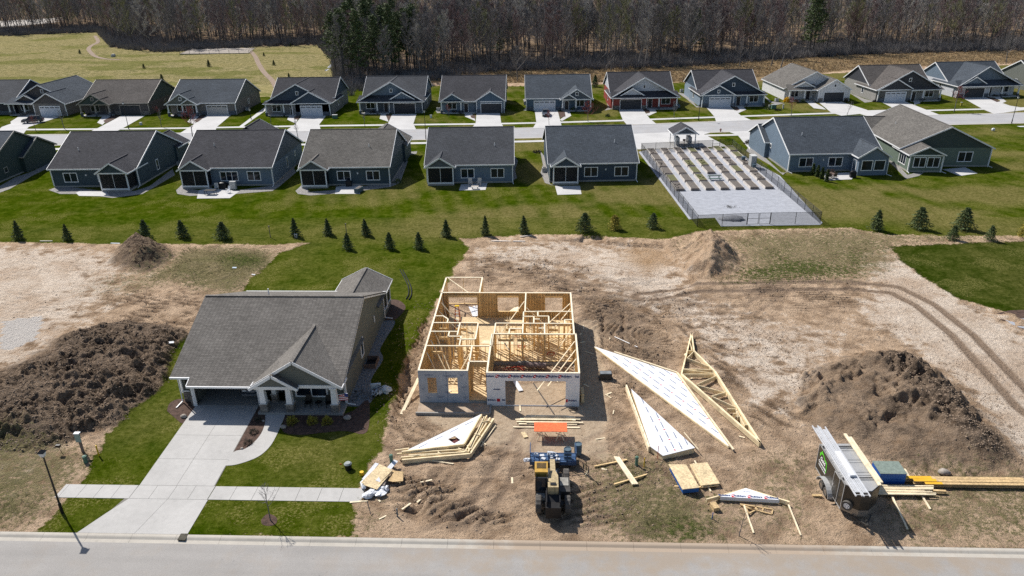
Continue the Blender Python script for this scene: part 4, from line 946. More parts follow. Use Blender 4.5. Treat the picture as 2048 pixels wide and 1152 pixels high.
def T3(label, x, y, rz, mt, W=16.0, D=18):
    h = House(label, x, y, rz, mt, group='back row of houses seen from the front')
    h.gable(0, W, 0, D, WH, 'x', .52)
    h.gable(W*.57, W+.02, -.75, 5.5, WH+.02, 'y', .62, ends=(1, 0)); h.gable(.6, 5.6, -.9, 2.6, WH+.1, 'y', .62, walls=False, ends=(1, 0), ov=.25)
    h.pent(-.4, W*.56, -1.3, .3, WH-.08, WH+.35)
    h.garage(W*.57+1.1, W*.57+6.2, 2.35, -.77, M['gardark'], False); h.band(W*.57+.9, W*.57+6.4, -.85, 2.75, .18)
    h.stone(W*.57, W*.57+.95, -.84, -.75, .9); h.stone(W*.57+6.35, W, -.84, -.75, .9); h.corner(W*.57, -.75, WH); h.corner(W, -.75, WH)
    h.win('S', 2.9, 1.0, 2.1, 1.5, 0, 2); h.door(6.4, 0); h.floor(0, W*.55, -1.2, -.01); h.band(0, W*.56, -1.0, WH-.34, .24)
    for cx in (.3, 5.2): h.column(cx, -.95, WH-.3, .9)
    return h.done()
def T4(label, x, y, rz, mt, W=15.5, D=20, gdoor='garwhite', mir=False, wins=True, sidewin=False):
    """front-gabled, ridge running away; garage gable at right"""
    h = House(label, x, y, rz, mt, group='back row of houses seen from the front'); h.mir = W if mir else None
    h.gable(.6, W-.3, 3.2, D, WH, 'y', .52, ends=(1, 1)); h.gable(W*.5, W, -.3, 8.0, WH+.02, 'y', .6, ends=(1, 0))
    h.gable(W*.1, W*.52, 1.8, 4.5, WH-.02, 'y', .5, walls=False, ends=(1, 0)); h.pent(.2, W*.52, .2, 3.2, WH-.1, WH+1.0)
    h.win('S', W*.55, 5.3, .5, .7, 3.2, 1, False) if not sidewin else None
    h.win('S', W*.75, WH+.7, .5, .6, -.3, 1, False) if sidewin else None
    c = W*.75; h.garage(c-2.6, c+2.6, 2.4, -.32, M[gdoor], wins); h.stone(W*.5, c-2.8, -.39, -.3, .9, M['stone']); h.stone(c+2.8, W, -.39, -.3, .9, M['stone'])
    h.corner(W*.5, -.3, WH); h.corner(W, -.3, WH)
    h.win('S', W*.2, .9, 1.9, 1.5, 3.2, 2); h.door(W*.42, 3.2); h.floor(.8, W*.5, .4, 3.19)
    for cx in (1.0, W*.3): h.column(cx, .7, WH-.2, .9, stone=M['stone'])
    h.band(.6, W*.5, .55, WH-.3, .24)
    return h.done()
x_, y_ = -157.5, 183.5
T1('house at the far left of the back row with charcoal gable end and dark siding', -158.6, 186, 0, mats('char', 'char', 'grey'), W=22)
T4('dark brown house with front facing gables, white garage door and dark car in front', -138, 184.2, .0, mats('taupe', 'brownish', 'slate'), W=16.5)
T1('brown house with tan trim, green porch gable and dark garage door', -117.2, 184.6, 0, mats('brownish', 'dgreen', 'pine', 'trim_tan'), gdoor='gardark', stonem=M['stone'], W=17)
T1('olive grey house with grey green porch gable and greige garage door', -94.2, 183.9, 0, mats('taupe', 'sage', 'slate'), gdoor='gargreige', W=16.8)
T2('taupe house with large navy front gable beside the concrete side path', -69.2, 182.6, 0, mats('grey', 'navy', 'char'), mir=False, pent=False, nest=(.42, .99), gproj=.7, W=16.6, g2m=False)
T2('blue grey house with its garage door open and dark truck parked inside', -45.9, 184.3, .01, mats('slate', 'bluegrey', 'grey'), mir=False, pent=True, nest=(.5, .86), gdoor='interior', W=16.2)  # flat dark panel fills the open garage, shade put into its colour
T3('blue house with black garage door and one small and one large front gable', -25.3, 184.4, .01, mats('bluegrey', 'blue', 'char'))
T1('blue house with charcoal porch gable on the right and grey car in the drive', -3.8, 186.7, .03, mats('blue', 'slate', 'slate'), mir=True, W=16.3)
T2('red house with pale grey gables and black garage door', 17.7, 187.3, .045, mats('red', 'palegrey', 'char'), mir=True, pent=True, nest=(.52, .86), gdoor='gardark', stonem=M['stone'], W=16.6)
T2('teal blue house with two navy front gables and white garage door', 40.5, 190.2, .06, mats('ltblue', 'navy', 'char'), mir=True, pent=False, nest=(.5, .985), gproj=.8, W=16.3, g2m=True)
T4('white house with brown garage door and yellow shrub by the porch', 63.8, 195.6, .07, mats('white', 'white', 'tan'), gdoor='gardark', W=16.3, wins=True, sidewin=True)
T2('tan sided house with charcoal front gables and brown shingle roof', 86.6, 195.4, .09, mats('greige', 'char', 'pine'), mir=True, pent=False, nest=(.46, .985), gproj=.3, W=16.8)
T2('white sided house with slate blue roof and dark panelled garage door', 109.5, 200.6, .10, mats('palegrey', 'bluegrey', 'slate'), mir=True, pent=True, nest=(.55, .9), gdoor='gardark', sw=False, W=16.8)
T1('pale green house cut by the right edge, standing behind the dark roof', 134.2, 206.5, .10, mats('sage', 'sage', 'char'), W=16, mir=True)

def R1(label, x, y, rz, mt, W=15.2, D=18.2, px0=0, px1=4.7, pd=1.7, wins=(), fgable=None, bump=None, vent=None, solid=False, h0=WH+.25, pitch=.47, lite=None, sidewins=(), pp=.64):
    """rear of a house with a porch gable"""
    h = House(label, x, y, rz, mt, group='front row of houses seen from the back')
    zr = h.gable(0, W, 0, D, h0, 'x', pitch)
    hh = h0-.12
    run = min(D*.42, (px1-px0)/2*pp/pitch+.9)
    h.gable(px0-.02, px1+.02, -pd, run, hh+.06, 'y', pp, walls=solid, ends=(1, 0), ov=.35)
    if not solid:
        h.band(px0, px1, -pd, hh-.18, .22)
        h.t.box(px0-.02, px0+.12, -pd+.06, -.05, hh-.1, hh+.1); h.t.box(px1-.12, px1+.02, -pd+.06, -.05, hh-.1, hh+.1)
        for cx in (px0+.1, px1-.1):
            MB().box(cx-.09, cx+.09, -pd-.02, -pd+.16, .2, hh-.1).build('porch_post', mt.get('trim', M['white']), h.e)
        s_ = MB(); s_.box(px0+.2, px1-.2, -pd+.06, -pd+.08, .55, hh-.12); s_.box(px0+.05, px0+.07, -pd+.2, -.06, .55, hh-.12); s_.box(px1-.07, px1-.05, -pd+.2, -.06, .55, hh-.12)
        s_.build('porch_screen', M['screen'], h.e)
        k_ = MB(); k_.box(px0+.2, px1-.2, -pd+.05, -pd+.1, .3, .55); k_.box((px0+px1)/2-.03, (px0+px1)/2+.03, -pd+.04, -pd+.1, .3, hh-.12); k_.build('porch_rail', mt.get('trim', M['white']), h.e)
        h.floor(px0, px1, -pd+.02, -.01, .3, m=M['found'])
    h.w.box(-.04, W+.04, -.04, D+.04, 0, .02)
    MB().box(-.03, W+.03, -.03, D+.03, 0, .28).build('foundation', M['found'], h.e)
    for u, w_, n in wins: h.win('S', u, 1.0, w_, 1.45, 0, n)
    for sd_, u, z, w_, hg in sidewins: h.win(sd_, u, z, w_, hg, 0 if sd_ == 'W' else W, 1, False)
    for xx in (0, W): h.corner(xx, 0, h0-.03, .25)
    h.spout(W+.02, -.14, h0-.2, .1)
    if fgable: h.gable(fgable[0], fgable[1], D-3, D+fgable[2], h0-.05, 'y', fgable[3] if len(fgable) > 3 else .58, ends=(0, 1))
    if bump: h.gable(bump[0], bump[1], bump[2], bump[3], h0-.3, 'x', .5, ends=(1, 1) if len(bump) < 5 else bump[4])
    if vent: h.vent(vent[0], vent[1], h0+vent[1]*pitch+.15)
    if lite is not None: MB().box(lite-.12, lite+.12, -.14, 0, 2.0, 2.3).build('wall_lamp', M['lampglass'], h.e)
    return h
R1('dark green house cut by the left edge, seen from the back', -112.3, 119.9, .02, mats('dgreen', 'dgreen', 'slate', 'trim_tan'), W=16, wins=((12, 2, 2),), bump=(11, 16.6, 9, 18.8), sidewins=(('E', 4.5, 1.3, .8, .8),), vent=None).done()
R1('navy house with dark screened porch at its right rear corner', -84.4, 119.3, .03, mats('teal', 'teal', 'char'), W=14.9, px0=9.8, px1=14.6, pd=3.0, wins=((3.2, 2.2, 2), (8.9, 1.8, 2)), fgable=(8.5, 15.2, 2.5), vent=(3.2, 4.2), lite=6.0, sidewins=(('E', 7.5, 1.1, .7, 1.7),)).done()
R1('blue grey house with furnished left rear screen porch and grill on the patio', -61.6, 119.8, .02, mats('bluegrey', 'slate', 'char'), W=15.5, px0=.3, px1=4.9, pd=1.6, wins=((8.0, 2.9, 3), (12.3, 2.1, 2)), fgable=(.2, 12.4, 4.5), vent=(4.2, 5.0), sidewins=(('E', 8.5, 1.1, .6, 1.7), ('E', 13.5, 2.0, .5, .7))).done()
R1('dark blue house with brown grey roof and stone planter on the patio behind', -40.9, 119.9, .02, mats('teal', 'slate', 'tan'), W=15.0, px0=.2, px1=4.6, pd=1.6, wins=((7.2, 2.1, 2), (12.2, 2.1, 2)), fgable=(6.6, 15.4, 4.2), vent=(11, 4.5), lite=9.6).done()
R1('grey blue house with two deck chairs on its small square patio', -19.6, 121.0, .035, mats('bluegrey', 'slate', 'grey'), W=14.7, px0=.2, px1=4.7, pd=1.3, wins=((7.0, 2.1, 2), (12.1, 2.1, 2)), fgable=(.5, 5, 3.2), vent=(11.6, 4.2)).done()
R1('navy house with tiled porch steps next to the community garden', 1.4, 121.6, .05, mats('navy', 'navy', 'slate'), W=14.9, px0=.5, px1=4.8, pd=1.7, wins=((7.1, 2.1, 2), (12.3, 2.2, 2)), vent=(11.6, 4.6), lite=9.6).done()
h = R1('pale blue house with solid sunroom and four pointed shrubs at its back wall', 43.6, 127.6, .06, mats('bluegrey', 'bluegrey', 'slate'), W=16.0, D=18.5, px0=11.0, px1=16.0, pd=3.0, wins=((3.0, 2.3, 2), (8.2, 2.3, 2)), bump=(-.7, 4, 10.5, 19.6, (1, 0)), vent=(3.4, 4.4), solid=True, lite=6.0)
h.m = dict(h.m); h.win('S', 12.4, .95, 1.7, 1.6, -3.0, 1, False); h.win('S', 14.6, .95, 1.7, 1.6, -3.0, 1, False); h.win('W', -1.5, .3, 1.2, 2.1, 11.0, 1, False, name='patio_door'); h.spout(16.05, -3.1, 2.7, .6)
h.win('W', 9.5, 2.2, .5, .6, 0, 1, False); h.spout(-.05, -.1, 3.1, .5)
h.done()
# front-to-back green house at the right
h = House('green house with brown grey roof, ridge running away, and windowed sunroom', 64.3, 131.2, -.02, mats('green', 'dgreen', 'tan'), group='front row of houses seen from the back')
h.gable(0, 15.6, 0, 21, WH+.3, 'y', .47); h.gable(.05, 5.6, -3.8, 3.0, WH, 'y', .47, walls=True, ends=(1, 0), ov=.35); h.gable(-1.5, 5, 14, 22.5, WH+.1, 'x', .5, ends=(1, 0))
MB().box(-.03, 15.63, -.03, 20, 0, .25).build('foundation', M['found'], h.e); MB().box(.02, 5.63, -3.83, 0, 0, .28).build('sunroom_foundation', M['found'], h.e)
h.win('S', 1.75, .95, 1.9, 1.6, -3.8, 2, False); h.win('S', 4.1, .95, 1.9, 1.6, -3.8, 2, False); h.win('W', -1.0, .95, 2.6, 1.6, .05, 3, False); h.win('S', 11.3, 1.0, 2.3, 1.6, 0, 2, False); h.win('E', -2.6, .8, 1.4, 1.8, 5.6, 1, False)
h.band(.05, 5.6, -3.8, WH-.25, .2); h.corner(15.6, 0, WH+.25); h.corner(0.05, -3.8, WH-.05); h.corner(5.6, -3.8, WH-.05); h.spout(15.65, -.1, 3.2, .3); h.spout(5.7, -3.9, 2.9, .5); h.spout(-.02, -3.9, 2.9, -.1)
h.vent(3.5, 12, 5.2, .4); h.done()

# ---------------------------------------------------------------- the near finished house
hm = dict(wall=M['sd_sage'], gable=M['sd_sage'], roof=M['shin_hero'], trim=M['white'])
h = House('nearest finished house, sage grey siding with open garage and covered front porch', -31.2, 52.4, 0, hm)
# local: x 0..14.4, y 0 = garage front; main body to y 17
Wd, pit, h0 = 14.4, .405, 3.12
w_ = h.w
w_.box(0, .2, .9, 17, 0, h0); w_.box(Wd-.2, Wd, .4, 17, 0, h0); w_.box(.2, Wd-.2, 16.8, 17, 0, h0)           # sides and rear
w_.box(0, 1.15, .7, .9, 0, h0); w_.box(.95, 1.15, 0, .7, 0, h0-.15); w_.box(1.15, 1.4, .0, .2, 0, h0-.15); w_.box(6.85, 7.1, 0, .2, 0, h0-.15); w_.box(1.4, 6.85, 0, .2, 2.45, h0-.15)
w_.box(7.1, 7.3, .2, 6.5, 0, h0); w_.box(1.15, 1.3, .9, 6.5, 0, h0); w_.box(1.3, 7.1, 6.5, 6.7, 0, h0)       # garage interior walls
w_.box(7.3, 8.2, 2.2, 2.4, 0, h0); w_.box(9.1, Wd-.2, .55, .75, 0, h0); w_.box(8.2, 9.1, 2.2, 2.4, 2.3, h0); w_.box(9.1, 9.3, .75, 2.4, 0, h0)
# gable ends of the main roof
yf, yr = -.25, 17.35; ym = (yf+yr)/2; zr_ = h0+(yr-yf-.8)/2*pit
for xx in (.0, Wd-.05):
    h.gl.append(MB()); h.gl[-1].add([(xx, .1, h0), (xx, 17, h0), (xx, ym, zr_-.02), (xx+.05, .1, h0), (xx+.05, 17, h0), (xx+.05, ym, zr_-.02)], [(0, 1, 2), (5, 4, 3), (0, 3, 4, 1), (1, 4, 5, 2), (2, 5, 3, 0)])
ze0 = 3.02; zr0 = ze0+(ym-yf)*pit
h.r.slab([(-.35, yf+.0, ze0), (1.4, yf, ze0), (1.4, ym, zr0), (-.35, ym, zr0)], .14)
h.r.slab([(1.401, yf-.85, ze0-.85*pit), (Wd+.3, yf-.85, ze0-.85*pit), (Wd+.3, ym, zr0), (1.401, ym, zr0)], .14)
h.r.slab([(-.35, ym, zr0), (Wd+.3, ym, zr0), (Wd+.3, yr, ze0), (-.35, yr, ze0)], .14)
h.r.beam((-.3, ym, zr0+.01), (Wd+.25, ym, zr0+.01), .3, .06)
h.t.beam((-.35, yf-.05, ze0-.08), (1.38, yf-.05, ze0-.08), .12, .16); h.t.beam((1.4, yf-.9, ze0-.43), (7.6, yf-.9, ze0-.43), .12, .16); h.t.beam((1.37, yf-.85, ze0-.42), (1.37, yf, ze0-.09), .06, .18)
for xx in (-.33, Wd+.28): h.t.beam((xx, yf, ze0-.2), (xx, ym, zr0-.2), .05, .14); h.t.beam((xx, yr, ze0-.2), (xx, ym, zr0-.2), .05, .14)
h.t.beam((-.35, yr+.05, ze0-.08), (Wd+.3, yr+.05, ze0-.08), .12, .16)
# front porch gable and its small nested gable
h.gable(7.25, Wd-.02, -1.1, 7.2, 2.86, 'y', .63, walls=False, ends=(1, 0), ov=.3, eaves=(0, 0)); h.t.box(Wd+.28, Wd+.34, -1.4, .3, 2.62, 2.82)
h.gable(7.3, 10.75, -1.45, 1.4, 2.88, 'y', .63, walls=False, ends=(1, 0), ov=.28)
h.band(7.3, Wd, -1.12, 2.6, .28); h.t.box(7.3, 10.7, -1.5, -1.3, 2.62, 2.9); h.t.box(Wd-.2, Wd+.02, -1.0, .6, 2.6, 2.86)
for cx in (7.75, 10.0, 13.85): h.column(cx, -.95, 2.62, 1.05, .62, .4, M['stone'])
h.column(8.15, .5, 2.62, 1.05, .5, .3, M['stone'])
h.floor(7.2, Wd+.1, -1.3, .54, .22, m=M['found']); h.win('S', 11.4, .8, 2.6, 1.45, .55, 2); h.win('S', 7.72, 1.2, .5, 1.3, 2.2, 1, False); h.door(8.65, 2.2, .22)
h.win('E', 7.0, 1.2, .75, 1.6, Wd, 1, False)
h.stone(.0, 1.15, .6, .69, 1.0, M['stone']); h.stone(.88, .95, 0, .7, 1.0, M['stone']); h.stone(.95, 1.15, -.09, 0, 1.0, M['stone']); h.corner(-.02, .68, h0, .9); h.corner(1.2, -.02, h0-.15); h.corner(7.02, -.02, h0-.15); h.corner(Wd, .42, h0-.2)
h.t.box(.0, 1.1, .56, .62, 1.05, 1.15); h.t.box(1.2, 1.4, -.06, .02, 0, 2.5); h.t.box(6.85, 7.0, -.06, .02, 0, 2.5); h.t.box(1.2, 7.0, -.07, .02, 2.5, 2.68)
# garage floor and interior
MB().box(1.3, 7.1, .02, 6.5, 0, .04).build('garage_floor', M['found'], h.e)
gi = MB(); gi.box(1.42, 2.1, 4.6, 6.3, .04, 1.9); gi.box(2.4, 3.6, 5.9, 6.4, .04, 1.1); gi.box(2.4, 6.6, 6.35, 6.48, 1.5, 1.6); gi.build('garage_shelving', M['wicker'], h.e)
# sunroom wing at the back, gable to the rear
h.gable(9.45, Wd+.02, 13.9, 20.6, 2.86, 'y', .52, walls=False, ends=(0, 1), ov=.3, eaves=(0, 0)); h.t.box(Wd+.3, Wd+.36, 17.4, 20.9, 2.66, 2.84); h.t.box(9.1, 9.16, 17.4, 20.9, 2.66, 2.84)
h.w.box(9.45, Wd+.0, 17.05, 20.6, 0, .75)
sc_ = MB(); sc_.box(9.55, Wd-.08, 20.5, 20.54, .75, 2.7); sc_.box(9.5, 9.54, 17.1, 20.5, .75, 2.7); sc_.box(Wd-.06, Wd-.02, 17.1, 20.5, .75, 2.7); sc_.build('porch_screen', M['screen'], h.e)
for xx, yy in ((9.52, 20.53), (Wd-.03, 20.53), (Wd-.03, 18.8), (Wd-.03, 17.15), (12, 20.53)): h.corner(xx, yy, 2.86, .4)
h.t.box(Wd-.08, Wd+.06, 17.1, 20.6, 2.66, 2.84); h.t.box(Wd-.06, Wd+.05, 17.1, 20.6, .7, .78)
h.spout(Wd+.1, 16.9, 2.9, .9, 0); h.spout(-.1, .45, 2.9, -.2, -1); h.spout(Wd+.08, .3, 2.6, .8, 0)
h.vent(5.3, 9.6, zr0-.2, .45); h.vent(Wd+.12, 12.2, 2.6, .1)
MB().box(.45, .6, .5, .6, 1.9, 2.25).build('wall_lamp', M['black'], h.e)
h.done()
# ================================================================ timber-frame house under construction
fh = thing('unfinished_house', 'open timber framed house under construction, pale stud walls without a roof', 'house frame', (0, 0, 0))
ZF, ZT = .38, 3.3
X0, X1, Y0, Y1 = -10.45, 3.15, 53.1, 69.05
# foundation, subfloor
mb = MB()
for a in ((X0-.02, -4.5, Y0-.02, Y0+.2), (X0-.02, X0+.2, Y0+.2, Y1-.2), (X0-.02, X1+.02, Y1-.2, Y1+.02), (X1-.2, X1+.02, 59.95, Y1-.2), (-4.62, X1-.2, 59.72, 59.95), (-4.68, -4.46, 52.9, 59.72), (3.1, 3.32, 52.85, 59.95), (-4.46, -3.05, 52.82, 53.0), (2.05, 3.1, 52.82, 53.0)): mb.box(*a, -.3, ZF-.06 if a[0] < 3 and a[2] > 52.9 else .16)
mb.build('foundation_wall', M['found'], fh)
mb = MB(); mb.box(X0, X1, 59.96, Y1, ZF-.04, ZF); mb.box(X0, -4.68, Y0+.001, 59.96, ZF-.04, ZF); mb.build('subfloor', M['osbfloor'], fh)
MB().box(-10.5, -4.3, 51.4, Y0-.03, -.1, .1).build('porch_footing', pm('sandy_footing', (.4, .31, .23), .95, .25, 1.5, .02, 12), fh)
mb = MB(); mb.box(-10.55, -4.28, 51.28, 51.42, -.2, .24); mb.box(-4.34, -4.2, 51.42, 53, -.2, .16); mb.build('footing_form', M['found'], fh)

M['plate'] = wood_mat('pale_top_plate', (.9, .8, .6), 1, .12)
def stud_wall(p, q, name='stud_wall', z0=ZF, z1=ZT, op=(), sheath=None, side=1, step=.406, jack=True, osb=None, mat=None, double=True, thick=.14):
    """framed wall from p to q; op: openings (s0,s1,zlow,zhigh)"""
    p = Vector((*p, 0)); q = Vector((*q, 0)); L = (q-p).length; d = (q-p)/L; n = Vector((-d.y, d.x, 0))
    mb = MB(); cur = [mb]; t = .04
    def seg(s0, s1, za, zb, w=thick):
        c = p+d*(s0+s1)/2; cur[0].rbox((c.x, c.y, (za+zb)/2), (s1-s0, w, zb-za), (0, 0, math.atan2(d.y, d.x)))
    tp = MB(); cur[0] = tp; seg(0, L, z1-t, z1+.004, thick+.012); cur[0] = mb
    if double: seg(.003, L-.003, z1-2*t-.003, z1-t-.003)
    # bottom plate, broken at doors
    s = 0
    for o in sorted(op):
        if o[2] <= z0+.01: 
            if o[0] > s: seg(s, o[0], z0, z0+t)
            s = o[1]
    if s < L: seg(s, L, z0, z0+t)
    k = 0
    xs = [i*step+t/2 for i in range(int(L/step)+1)]+[L-t/2]
    for x in xs:
        if x < t/2 or x > L-t/2+1e-4: continue
        hit = [o for o in op if o[0]-.02 < x < o[1]+.02]
        if hit:
            o = hit[0]
            if o[2] > z0+.2: seg(x-t/2, x+t/2, z0+t, o[2]-t-.002)
            if o[3] < z1-.35: seg(x-t/2, x+t/2, o[3]+.27, z1-2*t-.006)
        else: seg(x-t/2, x+t/2, z0+t+.001, z1-2*t-.006)
    for o in op:
        for a in (o[0]-t*1.5, o[1]+t*.5):
            seg(a, a+t, z0+t+.001, z1-2*t-.006); 
        seg(o[0], o[1], o[3], min(o[3]+.24, z1-2*t-.01), thick-.01)
        if o[2] > z0+.2: seg(o[0], o[1], o[2]-t, o[2])
    w_ = mb.build(name, mat or M['stud'], fh); tp.build('top_plate', M['plate'], w_)
    if sheath is not None:
        sb = MB(); off = n*side*(thick/2+.012)
        def pan(s0, s1, za, zb):
            if s1-s0 < .02 or zb-za < .02: return
            c = p+d*(s0+s1)/2+off; sb.rbox((c.x, c.y, (za+zb)/2), (s1-s0, .018, zb-za), (0, 0, math.atan2(d.y, d.x)))
        s = 0
        for o in sorted(op):
            pan(s, o[0], z0-.25, z1-.02); pan(o[0], o[1], z0-.25, o[2]); pan(o[0], o[1], o[3], z1-.02); s = o[1]
        pan(s, L, z0-.25, z1-.02)
        sb.build('sheathing', sheath, w_)
    return w_
# outer walls
stud_wall((X0+.07, Y1), (X0+.07, Y0+.14), sheath=M['osb'], side=-1, step=.42)
stud_wall((X0, Y1-.07), (X1, Y1-.07), op=((.75, 3.75, ZF, 2.75), (5.9, 8.1, ZF+.75, 2.75), (10.9, 12.7, ZF+.75, 2.75)), sheath=M['osb'], side=1, step=.3)
stud_wall((X1-.07, 59.95), (X1-.07, Y1-.14), sheath=M['osb'], side=-1, step=.42)
fw_ = stud_wall((X0, Y0+.07), (-6.16, Y0+.07), op=((.78, 1.55, 1.05, 2.6), (2.55, 3.35, 1.05, 2.6)), sheath=M['wrapblue'], side=-1)
stud_wall((-6.16, 54.7), (-4.6, 54.7), op=((.25, 1.35, ZF, 2.75),), sheath=M['osb'], side=-1)
stud_wall((-6.23, 54.63), (-6.23, Y0+.14), sheath=M['osb'], side=1)
# garage: lower floor
stud_wall((-4.53, 59.8), (-4.53, 52.97), z0=.14, sheath=M['osb'], side=-1, step=.42)
stud_wall((3.23, 52.97), (3.23, 59.88), z0=.14, sheath=M['osb'], side=-1, step=.42)
stud_wall((3.3, 59.88), (3.0, 59.88))
gwall = stud_wall((-4.6, 52.9), (3.3, 52.9), z0=.1, op=((1.6, 6.72, .1, 2.5),), sheath=M['wrap'], side=-1, step=.35)
stud_wall((-4.46, 59.85), (3.0, 59.85), op=((.5, 1.9, 1.1, 2.5), (2.3, 3.3, ZF, 2.5)), step=.61)
# rear sunroom frame, open
sf = MB()
stud_wall((X0+.07, 73.0), (X0+.07, Y1), step=1.6, z0=.1); stud_wall((X0, 72.95), (-6.38, 72.95), step=1.9, z0=.1); stud_wall((-6.42, 72.9), (-6.42, Y1), step=1.7, z0=.1)
MB().beam((-10.2, 72.9, 3.24), (-7.6, 69.1, 3.22), .09, .04).build('brace', M['stud2'], fh)
# partitions, read off the plates of the photograph
for p, q in (((-1.57, Y1-.14), (-1.57, 64.6)), ((-1.65, 64.55), (-.28, 64.55)), ((-.3, 64.5), (-.3, 63.55)), ((-.37, 63.55), (.8, 63.55)), ((.76, 63.5), (.76, 62.1)), ((-.6, 64.6), (3.0, 64.6)), ((-1.7, 64.5), (-1.7, 59.9)),
             ((-.68, 63.48), (-.68, 62.1)), ((-1.75, 63.48), (-.7, 63.48)), ((-4.35, 62.0), (3.0, 62.0)), ((2.28, 62.8), (3.0, 62.8)), ((2.28, 62.76), (2.28, 62.06)), ((-4.33, 61.93), (-4.33, 59.95)), ((-.62, 62.9), (-.1, 62.9)), ((.35, 61.93), (.35, 59.92)),
             ((-10.3, 63.5), (-9.56, 63.5)), ((-9.56, 63.5), (-9.02, 62.85)), ((-9.0, 62.8), (-9.0, 62.15)), ((-10.3, 62.05), (-6.0, 62.05)), ((-7.75, 61.98), (-7.75, 59.55)), ((-6.0, 61.98), (-6.0, 58.75)), ((-7.68, 58.75), (-6.05, 58.75)),
             ((-10.3, 60.25), (-7.83, 60.25)), ((-8.57, 60.18), (-8.57, 59.25)), ((-8.6, 59.3), (-7.36, 59.3)), ((-7.36, 59.22), (-7.36, 57.6)), ((-10.3, 57.48), (-4.42, 57.48)), ((-6.19, 57.4), (-6.19, 54.8)), ((-4.45, 57.48), (-4.45, 59.7)), ((-2.9, 60.9), (-1.8, 60.9)), ((-2.95, 60.9), (-2.95, 59.95)), ((-.2, 61.0), (.3, 61.0))):
    L_ = math.dist(p, q)
    ops = ()
    if 1.9 < L_ < 3.0: ops = ((L_*.3, L_*.3+.85, ZF, 2.45),)
    if L_ > 4 and L_ < 7: ops = ((.5, 1.35, ZF, 2.45), (L_-2.2, L_-1.2, ZF, 2.45))
    if L_ > 7: ops = ((1.0, 1.9, ZF, 2.45), (5.1, 6.0, ZF, 2.45))
    stud_wall(p, q, 'partition_wall', op=ops, thick=.115, step=.406)
# diagonal braces
for p, q in (((-10.2, 66.9, 3.1), (-7.3, 65.0, .5)), ((-10.2, 65.1, 3.0), (-7.6, 64.2, .6)), ((2.95, 66.8, 3.1), (-.6, 63.7, 1.0)), ((2.95, 65.6, 3.1), (.2, 62.6, 1.0)), ((3.1, 58.8, 3.1), (-.3, 53.4, 1.2)), ((3.1, 57.2, 3.1), (.6, 53.3, 1.7)), ((3.1, 55.6, 3.1), (1.4, 53.2, 2.2)),
             ((-1.7, 67.5, 3.0), (-4.3, 64.4, .5)), ((-10.2, 61.2, 3.0), (-8.4, 57.8, .6)), ((-10.2, 59.2, 2.9), (-8.2, 56.4, .5)), ((-10.25, 56.9, 2.9), (-8.6, 54.9, .5)), ((-6.3, 56.9, 2.9), (-7.8, 55.6, .5)), ((-4.4, 61.5, 3.0), (-2.9, 59.0, 2.0)), ((-6.1, 61.2, 2.9), (-7.3, 60.0, .6)), ((-3.4, 65.6, 2.2), (-3.0, 64.6, .4)), ((-3.5, 64.6, .4), (-3.1, 65.6, 2.2)),
             ((-1.5, 66.5, 2.8), (1.4, 65.0, .5)), ((2.9, 61.4, 3.0), (1.2, 60.4, .5)), ((-10.3, 68.2, 3.0), (-9.4, 66.2, .5))):
    MB().beam(p, q, .09, .04).build('brace', M['stud2'], fh)
# printed bands on the garage wrap
def builders_row(x0, n, z, y, size=.27, pitch_=1.06, parent=None):
    for i in range(n):
        xx = x0+i*pitch_
        text_obj('Builders', size, M['ink'], parent, (xx+.48, y-.004, z+.05), (R(90), 0, 0), bold=.012)
        text_obj('FirstSource', size*.4, M['inkgrey'], parent, (xx+.5, y-.004, z-.1), (R(90), 0, 0))
        mb = MB(); mb.box(xx-.2, xx+.08, y-.004, y, z-.12, z+.18); lo = mb.build('printed_logo', M['inkred'], parent)
        mb = MB(); mb.add([(xx-.2, y-.007, z+.18), (xx-.2, y-.007, z+.10), (xx+.08, y-.007, z-.12), (xx+.08, y-.007, z-.04)], [(0, 1, 2, 3)]); mb.build('logo_slash', M['wrap'], lo)
yw = 52.9-.07-.025
builders_row(-3.62, 6, 2.93, yw, parent=gwall)
text_obj('Builders', .27, M['ink'], gwall, (-4.27, yw-.004, 2.96), (R(90), 0, 0), sx=.8, bold=.012); text_obj('Buil', .27, M['ink'], gwall, (3.05, yw-.004, 2.96), (R(90), 0, 0), sx=.8, bold=.012)
for z_ in (.55,):
    builders_row(-3.58, 1, z_, yw, parent=gwall) if False else None
    text_obj('Builders', .25, M['ink'], gwall, (-4.2, yw-.004, z_+.05), (R(90), 0, 0), bold=.01, sx=.85); text_obj('Bui', .25, M['ink'], gwall, (-3.16, yw-.004, z_+.05), (R(90), 0, 0), bold=.01, sx=.8)
    mb = MB(); mb.box(-3.75, -3.47, yw-.004, yw, z_-.12, z_+.18); mb.build('printed_logo', M['inkred'], gwall)
    text_obj('Builders', .25, M['ink'], gwall, (2.72, yw-.004, z_+.05), (R(90), 0, 0), bold=.01, sx=.85)
    mb = MB(); mb.box(2.16, 2.32, yw-.004, yw, z_-.12, z_+.18); mb.build('printed_logo', M['inkred'], gwall)
text_obj('GUARD', .17, M['ink'], gwall, (-3.72, yw-.004, 1.65), (R(90), 0, 0), bold=.012); text_obj('house wrap', .12, M['inkgrey'], gwall, (-3.95, yw-.004, 1.36), (R(90), 0, 0)) if False else None
for zz in (1.95, 2.15):
    text_obj('|||', .1, M['inkgrey'], fw_, (-9.0, Y0-.035, zz), (R(90), 0, 0)) if False else None
mb = MB()
